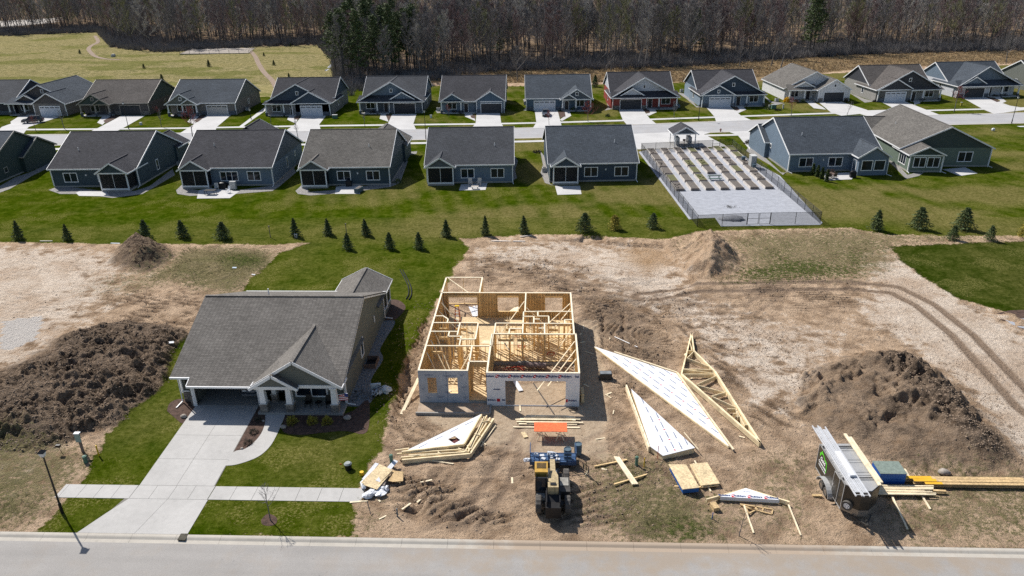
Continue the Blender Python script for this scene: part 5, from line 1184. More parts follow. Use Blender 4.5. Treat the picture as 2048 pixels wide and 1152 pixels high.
for xx, zz, l in ((-9.9, 2.9, .8), (-8.3, 2.85, 1.2), (-6.9, 2.9, .5), (-8.9, .75, .7), (-6.8, 1.7, .5), (-10.2, 1.5, .3), (-8.25, 1.9, .5), (-8.2, 1.2, .5), (-6.7, .7, .5), (-9.8, .6, .4)):
    for k in range(3): mb.box(xx+k*.02, xx+l-k*.1, Y0-.034, Y0-.030, zz-k*.07, zz-k*.07+.02)
mb.build('printed_marks', M['inkgrey'], fw_)
mb = MB(); mb.box(-8.03, -8.0, Y0-.034, Y0-.03, .15, 3.2); mb.build('board_seam', M['inkgrey'], fw_)
# objects lying in and round the frame
def one(name, label, cat, mb, mat, loc=(0, 0, 0), rz=0, group=None, smooth=False):
    o = mb.build(name, mat, None, loc, rz, smooth); tag(o, label, cat, group); return o
def board_obj(label, p, q, w_=.14, h_=.045, mat=None, group='loose boards on the site', name='board', cat='board'):
    return one(name, label, cat, MB().beam(p, q, w_, h_), mat or M['stud2'], group=group)
# step ladder inside the rear wall
lad = thing('step_ladder', 'orange and yellow step ladder standing inside the rear wall opening', 'ladder', (-8.6, 66.9, ZF))
mb = MB()
for sx in (-.28, .28): mb.beam((sx, -.62, 0), (sx*.6, .0, 2.3), .07, .03)
mb.build('front_rail', M['redladder'], lad); mb = MB()
for sx in (-.28, .28): mb.beam((sx, .62, 0), (sx*.6, .05, 2.3), .06, .03)
mb.build('rear_rail', M['redladder'], lad)
for k in range(1, 7): MB().box(-.25+k*.012, .25-k*.012, -.62+k*.088-.05, -.62+k*.088+.05, k*.33, k*.33+.025).build('step', M['steel'], lad)
MB().box(-.22, .22, -.13, .16, 2.3, 2.38).build('top_cap', M['ylmark'], lad)
for k, (x, y, a, l, n) in enumerate(((-7.2, 71.0, 1.75, 2.6, 4), (-2.9, 71.2, 1.15, 2.0, 4))):
    mb = MB(); random.seed(20+k)
    for i in range(n):
        aa = a+random.uniform(-.12, .12); ox = (i-1.5)*.22; mb.rbox((ox, random.uniform(-.2, .2), .06+.05*i), (l*random.uniform(.7, 1), .26, .045), (0, 0, aa))
    z_ = gz(x, y)
    one('board_stack', ['white primed boards lying behind the left rear window opening', 'pale short boards stacked behind the middle rear window opening'][k], 'board stack', mb, [M['tarp'], M['stud2']][k], (x, y, z_))
mb = MB()
for i in range(5): mb.beam((-6.0+i*.1, 63.2+i*.16, ZF+.03+.0*i), (-1.2+i*.3, 62.9+i*.14, ZF+.03), .13, .045)
one('lumber_bundle', 'long pale boards lying on the subfloor behind the hall partitions', 'lumber', mb, M['stud2'])
mb = MB(); mb.rbox((0, 0, .03), (2.3, 1.15, .05), (0, 0, .1)); one('floor_sheet', 'single pale strand board sheet lying on the subfloor of the hall', 'board', mb, M['osbpale'], (-5.0, 60.6, ZF))
mb = MB(); mb.tube((-1.35, 59.1, .42), (.5, 58.95, .4), .26, .26, 10); one('membrane_roll', 'brown grey roll lying on the garage floor by the foundation wall', 'roll', mb, pm('roll_grey', (.2, .15, .14), .7, .2))
mb = MB(); random.seed(4)
for i in range(7): mb.beam((-3.2+random.uniform(-.7, 1.9), 58.8+random.uniform(-.5, .5), .2), (-3.0+random.uniform(-.5, 2), 58.8+random.uniform(-.5, .5), .26), .05, .05)
one('hose_pile', 'red hose and cord heaped on the garage floor', 'hose', mb, M['redtool'])
for k, (x, y) in enumerate(((-2.2, 64.9), (-1.9, 62.6), (1.0, 61.2), (.2, 57.2), (-6.6, 59.6))):
    mb = MB(); random.seed(k)
    pts = [(x+.35*math.cos(t)*(1+random.uniform(-.25, .25)), y+.3*math.sin(t)*(1+random.uniform(-.3, .3)), ZF+.04) for t in np.linspace(0, 9, 22)]
    if k == 3: pts = [(p_[0], p_[1], .1) for p_ in pts]
    mb.path(pts, .025, 5)
    one('air_hose', ['red hose loop by the middle rear window', 'red hose loop in the room behind the garage', 'red hose loop in the right hand bedroom', 'red hose loop on the garage floor', 'red hose loop beside the left bathroom'][k], 'hose', mb, M['redtool'], group='red hose loops inside the frame')
MB_ = MB().rbox((0, 0, .03), (.9, .35, .05), (0, 0, .3)); one('offcut', 'pale offcut on the subfloor of the front left room', 'board', MB_, M['stud2'], (-8.3, 54.4, ZF))
one('white_board', 'white board leaning inside the garage opening', 'panel', MB().rbox((0, 0, .1), (.42, 1.7, .04), (0, 0, .35)), M['tarp'], (*g2(1036, 774), .0))
one('garage_board', 'short pale board lying in the garage doorway', 'board', MB().rbox((0, 0, .05), (.12, .9, .04), (0, 0, .05)), M['stud2'], (-1.75, 52.4, .0))
one('garage_dark_bar', 'thin dark prop lying across the garage floor', 'bar', MB().beam((*g2(1067, 768), .08), (*g2(1108, 829), .05), .08, .06), M['barkdk'])  # thin dark beam laid along a dark diagonal line on the floor
one('hose_coil', 'black hose coil on the ground by the right garage pier', 'hose', MB().path([(.38*math.cos(t), .24*math.sin(t), .04+.01*i) for i, t in enumerate(np.linspace(0, 12, 30))], .025, 5), M['black'], (2.75, 52.2, 0))
board_obj('long pale board propped on end beside the left foundation corner', P3(803, 829, .05), (-10.9, 55.6, 1.0), .3, .05, name='leaning_board'); board_obj('long pale plank leaning from the top of the left wall towards the ground', (-11.7, 63.5, .1), (-10.6, 58.4, 2.9), .14, .05, name='leaning_board')
mb = MB(); mb.box(0, .35, -.6, .6, .0, .06); mb.box(.05, .3, -.6, .5, .06, .9); one('board_offcuts', 'offcuts stacked against the right garage wall', 'board stack', mb, M['osbpale'], (3.45, 54.0, 0))
g_ = thing('generator', 'small dark grey generator box on the ground right of the frame', 'generator', (*g2(1211, 757), 0), 0)
mb = MB(); mb.box(-.55, .55, -.32, .32, .1, .6); mb.build('housing', M['blackmetal'], g_); mb = MB(); mb.box(-.5, .5, -.27, .27, .6, .66); mb.build('lid', pm('dusty_grey', (.2, .22, .24), .6, .3), g_)
for sx in (-.6, .6): MB().beam((sx, -.35, .05), (sx, .35, .05), .06, .08).build('skid', M['black'], g_)
one('thin_pipe', 'thin white pipe lying on the churned soil right of the frame', 'pipe', MB().tube(P3(1229, 675, .1), P3(1275, 695, .1), .045, .045, 6), M['white'])
# lumber pile in front of the garage
x0_, y0_ = g2(1027, 850)
random.seed(9); k = 0
for layer, (ya, yb, xa, xb, z_) in enumerate(((49.65, 49.65, -2.25, 3.2, .05), (50.1, 50.1, -1.8, 3.0, .05), (50.35, 50.3, -2.0, 3.5, .1), (50.6, 50.6, -2.1, 2.9, .14), (50.55, 50.6, -1.9, 2.6, .19), (50.78, 50.75, -1.7, 3.3, .12), (50.9, 50.95, -1.4, 2.9, .17), (51.1, 51.1, -.8, 2.7, .12), (51.25, 51.2, -1.2, 2.4, .1), (50.2, 50.25, -1.2, 3.1, .16), (51.0, 51.05, -.6, 2.1, .22))):
    board_obj('pale framing board in the loose pile before the garage opening', (xa, ya, z_), (xb, yb, z_), .14, .045, group='boards piled before the garage')
# orange work table on trestles
tb = thing('work_table', 'orange board laid on two sawhorses in front of the garage', 'work table', (.8, 48.45, 0))
MB().rbox((0, 0, .93), (2.62, 1.25, .03)).build('table_top', M['orange'], tb)
for sx in (-.75, .75):
    mb = MB(); mb.box(sx-.045, sx+.045, -.55, .55, .83, .91)
    for yy in (-.45, .45):
        for q in (-.32, .32): mb.beam((sx, yy, .85), (sx+q, yy*1.15, 0), .07, .04)
        mb.beam((sx-.2, yy*1.08, .4), (sx+.2, yy*1.08, .4), .02, .08)
    mb.build('sawhorse', M['stud2'], tb)
# drums
def drum(label, loc):
    d = thing('drum', label, 'drum', loc, 0, 'plastic drums by the telehandler')
    mb = MB(); mb.tube((0, 0, 0), (0, 0, .3), .29, .3, 20); mb.tube((0, 0, .3), (0, 0, .6), .31, .3, 20); mb.tube((0, 0, .6), (0, 0, .88), .31, .29, 20); mb.build('drum_body', M['drum'], d)
    mb = MB(); 
    for i in range(20):
        a, b_ = 2*math.pi*i/20, 2*math.pi*(i+1)/20; mb.beam((.27*math.cos(a), .27*math.sin(a), .9), (.27*math.cos(b_), .27*math.sin(b_), .9), .04, .05)
    mb.build('rim', M['drum'], d)
drum('blue grey drum standing on the soil right of the lifting platform', (2.9, 46.3, 0))
drum('blue grey drum standing inside the blue lifting platform', (2.05, 45.1, .42))

# ---------------------------------------------------------------- telehandler
th = thing('telehandler', 'dusty yellow telehandler with its boom towards the frame, carrying a blue platform', 'telehandler', (.88, 40.9, 0), R(0))
def wheel(cx, cy, r=.62, w_=.42, nm='wheel', par=None, rim=None):
    o = MB(); vs = []; n = 28; prof = [(-w_/2, r*.55), (-w_/2, r*.9), (-w_*.35, r), (w_*.35, r), (w_/2, r*.9), (w_/2, r*.55)]
    for i in range(n):
        a = 2*math.pi*i/n; k = 1.0 if i % 2 else .955
        for x_, rr in prof: q = rr*(k if rr > r*.95 else 1); vs.append((cx+x_, cy+q*math.cos(a), r+q*math.sin(a)))
    m_ = len(prof); fs = [(i*m_+j, i*m_+j+1, ((i+1) % n)*m_+j+1, ((i+1) % n)*m_+j) for i in range(n) for j in range(m_-1)]
    o.add(vs, fs); w0 = MB(); w0.tube((cx-w_*.4, cy, r), (cx+w_*.4, cy, r), r*.56, r*.56, 16); w1 = w0.build(nm, rim or M['yellowdirty'], par)
    o.build('tyre', M['rubber'], w1); return w1
for cx in (-1.0, 1.0):
    for cy in (-1.15, 1.75): wheel(cx, cy, .64, .42, 'wheel', th, M['blackmetal'])
mb = MB(); mb.box(-.5, .5, -1.9, 2.3, .55, 1.0); mb.box(-.75, .75, -1.35, -.95, .55, .8); mb.box(-.75, .75, 1.55, 1.95, .55, .8); mb.build('chassis', M['blackmetal'], th)
mb = MB(); mb.box(-.52, .52, -2.35, -1.75, .45, 1.35); mb.add([(-.52, -1.75, 1.35), (.52, -1.75, 1.35), (.52, -1.0, 1.7), (-.52, -1.0, 1.7), (-.52, -1.75, 1.0), (.52, -1.75, 1.0), (.52, -1.0, 1.0), (-.52, -1.0, 1.0)], [(0, 1, 2, 3), (4, 7, 6, 5), (0, 4, 5, 1), (1, 5, 6, 2), (2, 6, 7, 3), (3, 7, 4, 0)]); mb.build('counterweight', M['black'], th)
mb = MB(); mb.box(.45, 1.2, -.55, 1.0, .55, 1.25); mb.build('engine_cover', M['blackmetal'], th); MB().box(.5, 1.1, .05, .9, 1.25, 1.3).build('engine_panel', pm('dusty_panel', (.3, .29, .26), .7, .3), th)
mb = MB(); mb.box(-1.22, -.42, -.5, 1.1, .6, 1.2); mb.build('cab_base', M['blackmetal'], th)
mb = MB()
for x in (-1.2, -.44):
    for y in (-.45, 1.05): mb.box(x-.035, x+.035, y-.035, y+.035, 1.2, 2.35)
mb.box(-1.2, -.44, -.48, 1.08, 1.19, 1.21)
cab = mb.build('cab_frame', M['black'], th)
mb = MB(); mb.box(-1.18, -.46, -.44, -.42, 1.25, 2.3); mb.box(-1.19, -1.17, -.42, 1.02, 1.25, 2.3); mb.box(-.47, -.45, -.42, 1.02, 1.25, 2.3); mb.build('cab_glass', M['glass'], cab)
mb = MB(); mb.box(-1.28, -.36, .12, 1.22, 2.35, 2.43); mb.box(-1.28, -.36, .05, .12, 2.0, 2.43); mb.build('cab_roof', M['yellow'], th)
mb = MB()
for i in range(8): mb.box(-1.14+i*.085, -1.09+i*.085, .45, 1.05, 2.43, 2.46)
mb.build('roof_grille', M['black'], th)
mb = MB(); mb.box(-1.15, -.55, -1.0, -.5, .6, 1.05); mb.build('hydraulic_tank', pm('grey_tank', (.3, .3, .28), .6, .3), th)
mb = MB(); mb.add([(-.36, -1.25, 1.55), (.36, -1.25, 1.55), (.36, .2, 1.35), (-.36, .2, 1.35), (-.36, -1.25, 2.2), (.36, -1.25, 2.2), (.36, .2, 2.05), (-.36, .2, 2.05)], [(0, 3, 2, 1), (4, 5, 6, 7), (0, 1, 5, 4), (2, 3, 7, 6), (3, 0, 4, 7), (1, 2, 6, 5)])
mb.add([(-.355, .2, 1.35), (.355, .2, 1.35), (.2, .9, 1.3), (-.2, .9, 1.3), (-.355, .2, 2.05), (.355, .2, 2.05), (.2, .9, 1.9), (-.2, .9, 1.9)], [(0, 3, 2, 1), (4, 5, 6, 7), (0, 1, 5, 4), (2, 3, 7, 6), (3, 0, 4, 7), (1, 2, 6, 5)])
boom = mb.build('boom', M['yellowdirty'], th)
mb = MB(); mb.beam((0, .9, 1.6), (0, 2.75, 1.2), .36, .5); mb.build('boom_section', M['yellowdirty'], th); mb = MB(); mb.beam((0, 2.7, 1.2), (0, 3.25, .75), .3, .4); mb.box(-.55, .55, 3.1, 3.3, .3, .9)
for sx in (-.5, .5): mb.beam((sx, 3.2, .4), (sx, 4.4, .32), .12, .05)
mb.build('fork_carriage', M['blackmetal'], th)
mb = MB(); mb.tube((.25, -.6, 1.2), (.25, 1.6, 1.35), .07, .07, 8); mb.tube((-.27, -.9, 1.5), (-.27, .9, 1.2), .06, .06, 8); mb.build('hydraulic_ram', M['steel'], th)
mb = MB(); mb.box(.42, .47, -2.2, -.6, 1.0, 1.75); mb.box(-.47, -.42, -2.2, -.6, 1.0, 1.75); mb.build('boom_bracket', M['black'], th)
MB().box(-.2, .2, -1.05, -.8, 2.18, 2.24).build('warning_plate', M['black'], th)
pf = thing('lifting_platform', 'blue steel work platform with railings and open side gate, on the forks', 'work platform', (.95, 45.1, .3))
mb = MB(); mb.box(-1.75, 1.75, -.65, .65, 0, .1); mb.build('deck', M['bluesteel'], pf)
mb = MB()
for x in np.linspace(-1.72, 1.72, 6): mb.box(x-.025, x+.025, -.65, -.6, .1, 1.1)
for z in (.45, .78, 1.1): mb.box(-1.75, 1.75, -.66, -.61, z-.025, z+.025)
mb.box(-1.75, 1.75, -.645, -.62, .1, .3); mb.build('railing', M['bluesteel'], pf)
for sx in (-1.72, 1.72):
    mb = MB(); 
    for y in (-.6, 0, .62): mb.box(sx-.025, sx+.025, y-.025, y+.025, .1, 1.1)
    for z in (.55, 1.1): mb.box(sx-.022, sx+.022, -.6, .62, z-.022, z+.022)
    mb.build('railing', M['bluesteel'], pf)
mb = MB()
for z in (.12, 1.05): mb.beam((1.8, -.6, z), (2.45, -1.5, z-.1), .04, .04)
mb.beam((2.45, -1.5, 0), (2.45, -1.5, .98), .04, .04)
for k in range(1, 8): mb.beam((1.8+.65*k/8, -.6-.9*k/8, .08), (1.8+.65*k/8, -.6-.9*k/8, 1.0), .015, .015)
mb.build('gate', M['black'], pf)
mb = MB(); random.seed(3)
for i in range(9): mb.rbox((random.uniform(-1.3, .6), random.uniform(-.4, .45), .16+random.random()*.1), (random.uniform(.15, .5), random.uniform(.12, .3), .12), (0, 0, random.random()*3))
one('tool_heap', 'tools and boxes scattered on the floor of the blue platform', 'tools', mb, M['steel'], (.95, 45.1, .42))
one('platform_bag', 'white bag resting on the left end of the blue platform', 'bag', MB().blob((0, 0, .14), .32, .2, .16, jit=.25), M['tarp'], (-.95, 44.75, .38))
one('scrap_sheet', 'small pale scrap of board with orange print on the soil', 'board', MB().rbox((0, 0, .03), (.35, .75, .03), (0, 0, .35)), M['osbpale'], (*g2(1049, 871), .05))
# ================================================================ roof trusses lying about
def plate(mb, pts, z0, z1, m=0): mb.prism(pts, z0, z1, m)
def truss_print(parent, A, B_, C_, z, rows=(.3, .6), size=.24, step=1.15, red=True):
    """rows of small print parallel to A->B inside triangle A,B,C"""
    A, B_, C_ = map(lambda p: Vector((*p, 0)), (A, B_, C_)); d = (B_-A); L = d.length; d /= L; n = Vector((-d.y, d.x, 0)); hC = (C_-A).dot(n)
    sg = 1 if hC > 0 else -1; ang = math.atan2(d.y, d.x); ink = MB(); red_ = MB()
    for ri, hh in enumerate(rows):
        t0 = (C_-A).dot(d)*hh/abs(hC); t1 = L+((C_-A).dot(d)-L)*hh/abs(hC); s_ = t0+.5+.3*(ri % 2)
        while s_ < t1-.5:
            c = A+d*s_+n*sg*hh
            for k in range(4): ink.rbox((*(c+d*(k*.12-.2)).xy, z+.004), (.085, size*(.3 if k % 2 else .42), .004), (0, 0, ang))
            for k in range(3): ink.rbox((*(c+d*(k*.12+.28)).xy, z+.004), (.085, size*.3, .004), (0, 0, ang))
            if red and ri % 3 == 1:
                q = c-d*.5; r_ = size*.55; red_.add([(*(q+d*a_*r_+n*b_*r_).xy, z+.005) for a_, b_ in ((-.5, -.5), (.5, -.5), (-.5, .5))]+[(*(q+d*a_*r_+n*b_*r_).xy, z+.005) for a_, b_ in ((.65, -.4), (.65, .6), (-.35, .6))], [(0, 1, 2), (3, 4, 5)])
            s_ += step
    ink.build('printed_text', M['ink'], parent)
    if red_.v: red_.build('printed_logos', M['inkred'], parent)
# long white gable truss
A, B_, C_ = g2(1188, 693, .2), g2(1352, 747, .2), g2(1458, 893, .2)
t = thing('gable_truss', 'long white sheathed gable truss lying flat, the longest of the white triangles', 'roof truss', (0, 0, .02))
mb = MB(); plate(mb, [A, B_, C_], .18, .2); sh = mb.build('sheathing', M['wrap'], t)
truss_print(t, C_, A, B_, .2, (.5, 1.15, 1.8, 2.45, 3.1, 3.75), .24, 1.5)
mb = MB()
for p, q in ((A, B_), (B_, C_), (A, C_)): mb.beam((*p, .09), (*q, .09), .12, .16)
for k in range(1, 9):
    f_ = k/9; a = (A[0]+(C_[0]-A[0])*f_, A[1]+(C_[1]-A[1])*f_); mx_ = .72
    tt = (a[0]-A[0])
mb.build('chord', M['truss'], t)
dv = Vector((B_[0]-A[0], B_[1]-A[1], 0)).normalized(); nv = Vector((-dv.y, dv.x, 0))*.14
mb = MB(); s_ = Vector((*A, .24))+dv*2.2+nv; mb.beam(s_, Vector((*B_, .24))+nv, .14, .09); mb.build('ledger', M['stud2'], t)
dv2 = Vector((C_[0]-B_[0], C_[1]-B_[1], 0)); dl2 = dv2.length; dv2.normalize(); nv2 = Vector((-dv2.y, dv2.x, 0))*.13
mb = MB(); mb.beam(Vector((*B_, .24))+nv2, Vector((*C_, .24))+dv2*.5+nv2, .13, .09); mb.build('ledger', M['stud2'], t)
# second one, thick stack with short end
t = thing('gable_truss_stack', 'thick stack of trusses with white sheathed top and wide board side', 'roof truss', (0, 0, .0))
P_ = [g2(1262, 778, .5), g2(1301, 894, .5), g2(1326, 912, .5), g2(1390, 896, .5)]
mb = MB(); plate(mb, P_, .5, .53); mb.build('sheathing', M['wrap'], t)
truss_print(t, P_[2], P_[0], P_[3], .53, (.5, 1.1, 1.7, 2.3), .24, 1.35)
mb = MB(); plate(mb, [g2(1263, 780, .5), g2(1301, 893, .5), g2(1326, 911, .5), g2(1389, 896, .5)], .03, .495); mb.build('truss_frames', M['truss'], t)
a, b_ = g2(1253, 770, .5), g2(1299, 894, .5); mb = MB()
for i in range(4): mb.beam((a[0]-.02-.0*i, a[1], .08+i*.13), (b_[0]-.02, b_[1], .08+i*.13), .12, .12)
for i in range(8): mb.rbox((a[0]+(b_[0]-a[0])*(i+.7)/8.5-.1, a[1]+(b_[1]-a[1])*(i+.7)/8.5, .56), (.05, .28, .02), (0, 0, .1))
mb.build('side_chord', M['stud2'], t)
board_obj('thin pale board along the right edge of the thick truss stack', (*g2(1368, 865, .55), .56), (*g2(1397, 898, .5), .45), .06, .04, name='edge_board')
# webbed stack
t = thing('truss_stack', 'stack of open webbed trusses without sheathing, lying right of the white ones', 'roof truss', (0, 0, 0))
zt = .5; Q = lambda x, y: g2(1180+x/3.84, 640+y/3.84, zt)
tip, L1, L2, S, R1_, R2_ = Q(780, 98), Q(740, 290), Q(703, 412), Q(1308, 938), Q(800, 235), Q(962, 395)
def ch(p, q, w_=.13, z0=.06, z1=.5, nm='chord'):
    mb = MB(); n = 3; 
    for i in range(n): mb.beam((*p, z0+(z1-z0)*(i+.5)/n), (*q, z0+(z1-z0)*(i+.5)/n), w_, (z1-z0)/n*.97)
    mb.build(nm, M['truss'], t)
ch(tip, L2); ch(L2, S, .17); ch(R1_, R2_, .15); ch(R2_, S, .17); ch(tip, R1_, .12)
for a, b_ in (((748, 290), (925, 358)), ((745, 290), (800, 235)), ((715, 372), (945, 378)), ((718, 375), (945, 405)), ((705, 412), (948, 412)), ((820, 492), (970, 425)), ((830, 498), (1035, 552)), ((935, 580), (1045, 550)), ((940, 585), (1120, 668)), ((1055, 678), (1122, 680)), ((1120, 680), (1190, 808)), ((1100, 715), (1150, 712)), ((1115, 735), (1160, 740)), ((1185, 800), (1225, 805)), ((755, 232), (795, 232)), ((765, 160), (785, 225)), ((1125, 690), (1135, 745))):
    ch(Q(*a), Q(*b_), .05, .1, .48, 'web')
# left stack
t = thing('truss_pile', 'pile of trusses with a white sheathed gable triangle and square vent hole on top', 'roof truss', (0, 0, 0))
L = lambda x, y, z: g2(760+x/7.68, 800+y/7.68, z)
A, B_, C_ = L(425, 765, .62), L(1555, 215, .62), L(1290, 685, .62)
hole = [L(1040, 600, .62), L(1150, 550, .62), L(1235, 615, .62), L(1140, 668, .62)]
mb = MB(); P4 = [A, B_, C_]
# sheet in four pieces round the hole
h0_, h1_, h2_, h3_ = hole
for pl in ([A, B_, h1_, h0_], [A, h0_, h3_, C_], [C_, h3_, h2_, h1_, B_]): plate(mb, pl, .6, .62)
mb.build('sheathing', M['wrap'], t); truss_print(t, A, B_, C_, .62, (.35, 2.05), .2, 1.5, False)
mb = MB(); cx_ = sum(p[0] for p in hole)/4; cy_ = sum(p[1] for p in hole)/4; mb.box(cx_-.45, cx_+.45, cy_-.4, cy_+.4, .3, .4); mb.build('vent_opening', pm('dark_red_liner', (.12, .03, .03), .8, .3), t)
def bm(pts, z, h_=.13, w_=.1, nm='chord', m_='truss'):
    mb = MB()
    for a, b_ in zip(pts[:-1], pts[1:]): mb.beam((*L(*a, z), z), (*L(*b_, z), z), w_, h_)
    mb.build(nm, M[m_], t)
bm([(335, 805), (1290, 690), (1560, 235)], .55, .22, .12); bm([(230, 775), (450, 745)], .6, .1, .1)
bm([(340, 945), (1385, 850), (1745, 310)], .22, .38, .14); bm([(320, 900), (1350, 815), (1690, 290)], .3, .3, .1); bm([(260, 830), (1250, 760)], .45, .12, .09); bm([(440, 860), (1300, 810), (1640, 250)], .38, .2, .09)
bm([(1330, 800), (1080, 760)], .4, .1, .07, 'web'); bm([(1340, 790), (1200, 740)], .45, .1, .06, 'web'); bm([(1560, 340), (1690, 320)], .5, .1, .05, 'web'); bm([(1400, 760), (1620, 280)], .4, .12, .06, 'web'); bm([(1380, 720), (1600, 260)], .5, .12, .06, 'web'); bm([(480, 880), (640, 850)], .4, .1, .06, 'web'); bm([(1340, 700), (1370, 790)], .48, .12, .06, 'web'); bm([(1450, 520), (1540, 545)], .5, .1, .06, 'web'); bm([(880, 790), (920, 825)], .42, .1, .08, 'web')
board_obj('pale stake lying along the lower edge of the left truss pile', P3(845, 921, .06), P3(907, 929, .06), .1, .06)
board_obj('thin board standing out at the right side of the left truss pile', P3(962, 896, .1), P3(992, 853, .12), .06, .06)
# small printed gable triangle at the front
t = thing('small_gable_truss', 'low white triangle printed along its base, lying nearest to the kerb', 'roof truss', (0, 0, 0))
W_ = lambda x, y, z=0: g2(1180+x/4.655, 890+y/4.655, z)
A, B_, C_ = W_(1212, 480, .38), W_(1765, 510, .38), W_(1452, 400, .38)
mb = MB(); plate(mb, [A, B_, C_], .36, .38); mb.add([(A[0], A[1]-.01, .1), (B_[0], B_[1]-.01, .1), (B_[0], B_[1]-.01, .38), (A[0], A[1]-.01, .38)], [(0, 1, 2, 3)]); mb.build('sheathing', M['wrap'], t)
mb = MB(); mb.prism([A, B_, C_], .03, .355)
for p, q in ((C_, (A[0]-1.0, A[1]-.22)), (C_, (B_[0]+.65, B_[1]-.12))):
    mb.beam((*p, .2), (*q, .2), .1, .28)
mb.build('chord', M['truss'], t)
ang = math.atan2(B_[1]-A[1], B_[0]-A[0])
for i in range(4):
    f_ = (.08, .34, .62, .89)[i]; cx_, cy_ = A[0]+(B_[0]-A[0])*f_, A[1]+(B_[1]-A[1])*f_+.17
    text_obj('Builders', .25, M['ink'], t, (cx_, cy_, .384), (0, 0, ang), bold=.012)
    if i < 3:
        f2 = (.235, .51, .79)[i]; lx, ly = A[0]+(B_[0]-A[0])*f2-.02, A[1]+(B_[1]-A[1])*f2+.02
        lo = MB().box(lx-.13, lx+.13, ly, ly+.28, .38, .385).build('printed_logo', M['inkred'], t)
        mq = MB(); mq.add([(lx-.13, ly+.28, .389), (lx-.13, ly+.2, .389), (lx+.13, ly, .389), (lx+.13, ly+.08, .389)], [(0, 1, 2, 3)]); mq.build('logo_slash', M['wrap'], lo)
text_obj('GUARD', .14, M['inkgrey'], t, (C_[0]-.05, C_[1]-.42, .384), (0, 0, ang))
# ladder-like frame, posts and short boards beside it
t = thing('nailed_frame', 'small yellow brown ladder shaped timber frame below the printed triangle', 'timber frame', (0, 0, 0))
mb = MB(); k = lambda x, y: (*W_(x, y), .08)
for a, b_ in (((1395, 560), (1700, 610)), ((1445, 590), (1690, 655)), ((1700, 610), (1690, 655)), ((1610, 595), (1605, 625)), ((1400, 565), (1560, 625)), ((1540, 580), (1545, 610))): mb.beam(k(*a), k(*b_), .09, .09)
mb.build('rail', M['osb'], t); mb = MB(); mb.beam(k(1470, 650), k(1560, 605), .09, .08); mb.beam(k(1455, 600), k(1475, 650), .08, .08); mb.build('strut', M['osb'], t)
board_obj('pale post lying towards the kerb, left of two', (*W_(1432, 575), .12), (*W_(1522, 825), .06), .1, .07, group=None, name='post', cat='post'); board_obj('pale post lying towards the kerb, right of two', (*W_(1842, 560), .12), (*W_(1962, 848), .06), .1, .07, name='post', cat='post')
one('short_block', 'short stack of yellow boards at the left end of the printed triangle', 'board stack', MB().rbox((0, 0, .15), (.42, .62, .3), (0, 0, .25)), M['osb'], (*W_(1158, 590), .0), .0)
one('blue_strap', 'blue stake standing beside the short yellow block', 'stake', MB().tube((0, 0, 0), (.03, 0, .55), .03, .03, 6), M['bluetarp'], (*W_(1135, 690), 0))
# boards crossing left
mb = MB(); a, b_ = W_(240, 125), W_(420, 385)
for i in range(3): mb.beam((a[0]-.1+.14*i, a[1]-.02*i, .16), (b_[0]-.15+.15*i, b_[1]+.02*i, .16), .13, .1)
one('board_bundle', 'bundle of three bright boards resting across two battens', 'board stack', mb, M['stud2'])
board_obj('batten under the upper end of the bright board bundle', (*W_(40, 205), .06), (*W_(345, 143), .06), .1, .08, name='batten', cat='batten', mat=M['stud']); board_obj('batten under the lower end of the bright board bundle', (*W_(225, 372), .06), (*W_(535, 278), .06), .1, .08, name='batten', cat='batten', mat=M['stud'])
# two strand board stacks, the left one over blue wrapping
s1 = thing('board_pallet', 'stack of strand board over blue wrapping, left of the two', 'board stack', (0, 0, 0))
P_ = [W_(730, 178, .5), W_(895, 180, .5), W_(1020, 395, .5), W_(860, 412, .5)]
mb = MB(); plate(mb, P_, .46, .5); mb.build('top_sheet', M['osbpale'], s1); sc_p = lambda P_, f_: [(sum(q[0] for q in P_)/4+(p[0]-sum(q[0] for q in P_)/4)*f_, sum(q[1] for q in P_)/4+(p[1]-sum(q[1] for q in P_)/4)*f_) for p in P_]
mb = MB(); plate(mb, [(x+.02, y-.1) for x, y in sc_p(P_, .93)], .12, .455); mb.build('wrapping', M['bluetarp'], s1); mb = MB(); mb.beam((9.7, 42.5, .06), (11.7, 42.45, .06), .1, .1); mb.build('bearer', M['stud'], s1)
s2 = thing('board_pallet', 'stack of uneven strand board sheets on bearers, right of the two', 'board stack', (0, 0, 0))
mb = MB()
for i, (dx, dy) in enumerate(((0, 0), (.05, -.05), (-.04, .04), (.08, .02))): plate(mb, [(x+dx, y+dy) for x, y in (W_(930, 212), W_(1078, 198), W_(1195, 395), W_(1035, 412))], .12+i*.06, .17+i*.06)
mb.build('sheet_layers', M['osbpale'], s2); mb = MB(); mb.beam((*W_(960, 180), .06), (*W_(1125, 440), .06), .1, .1); mb.beam((*W_(970, 175), .3), (*W_(1005, 240), .3), .1, .05); mb.build('bearer', M['stud2'], s2)
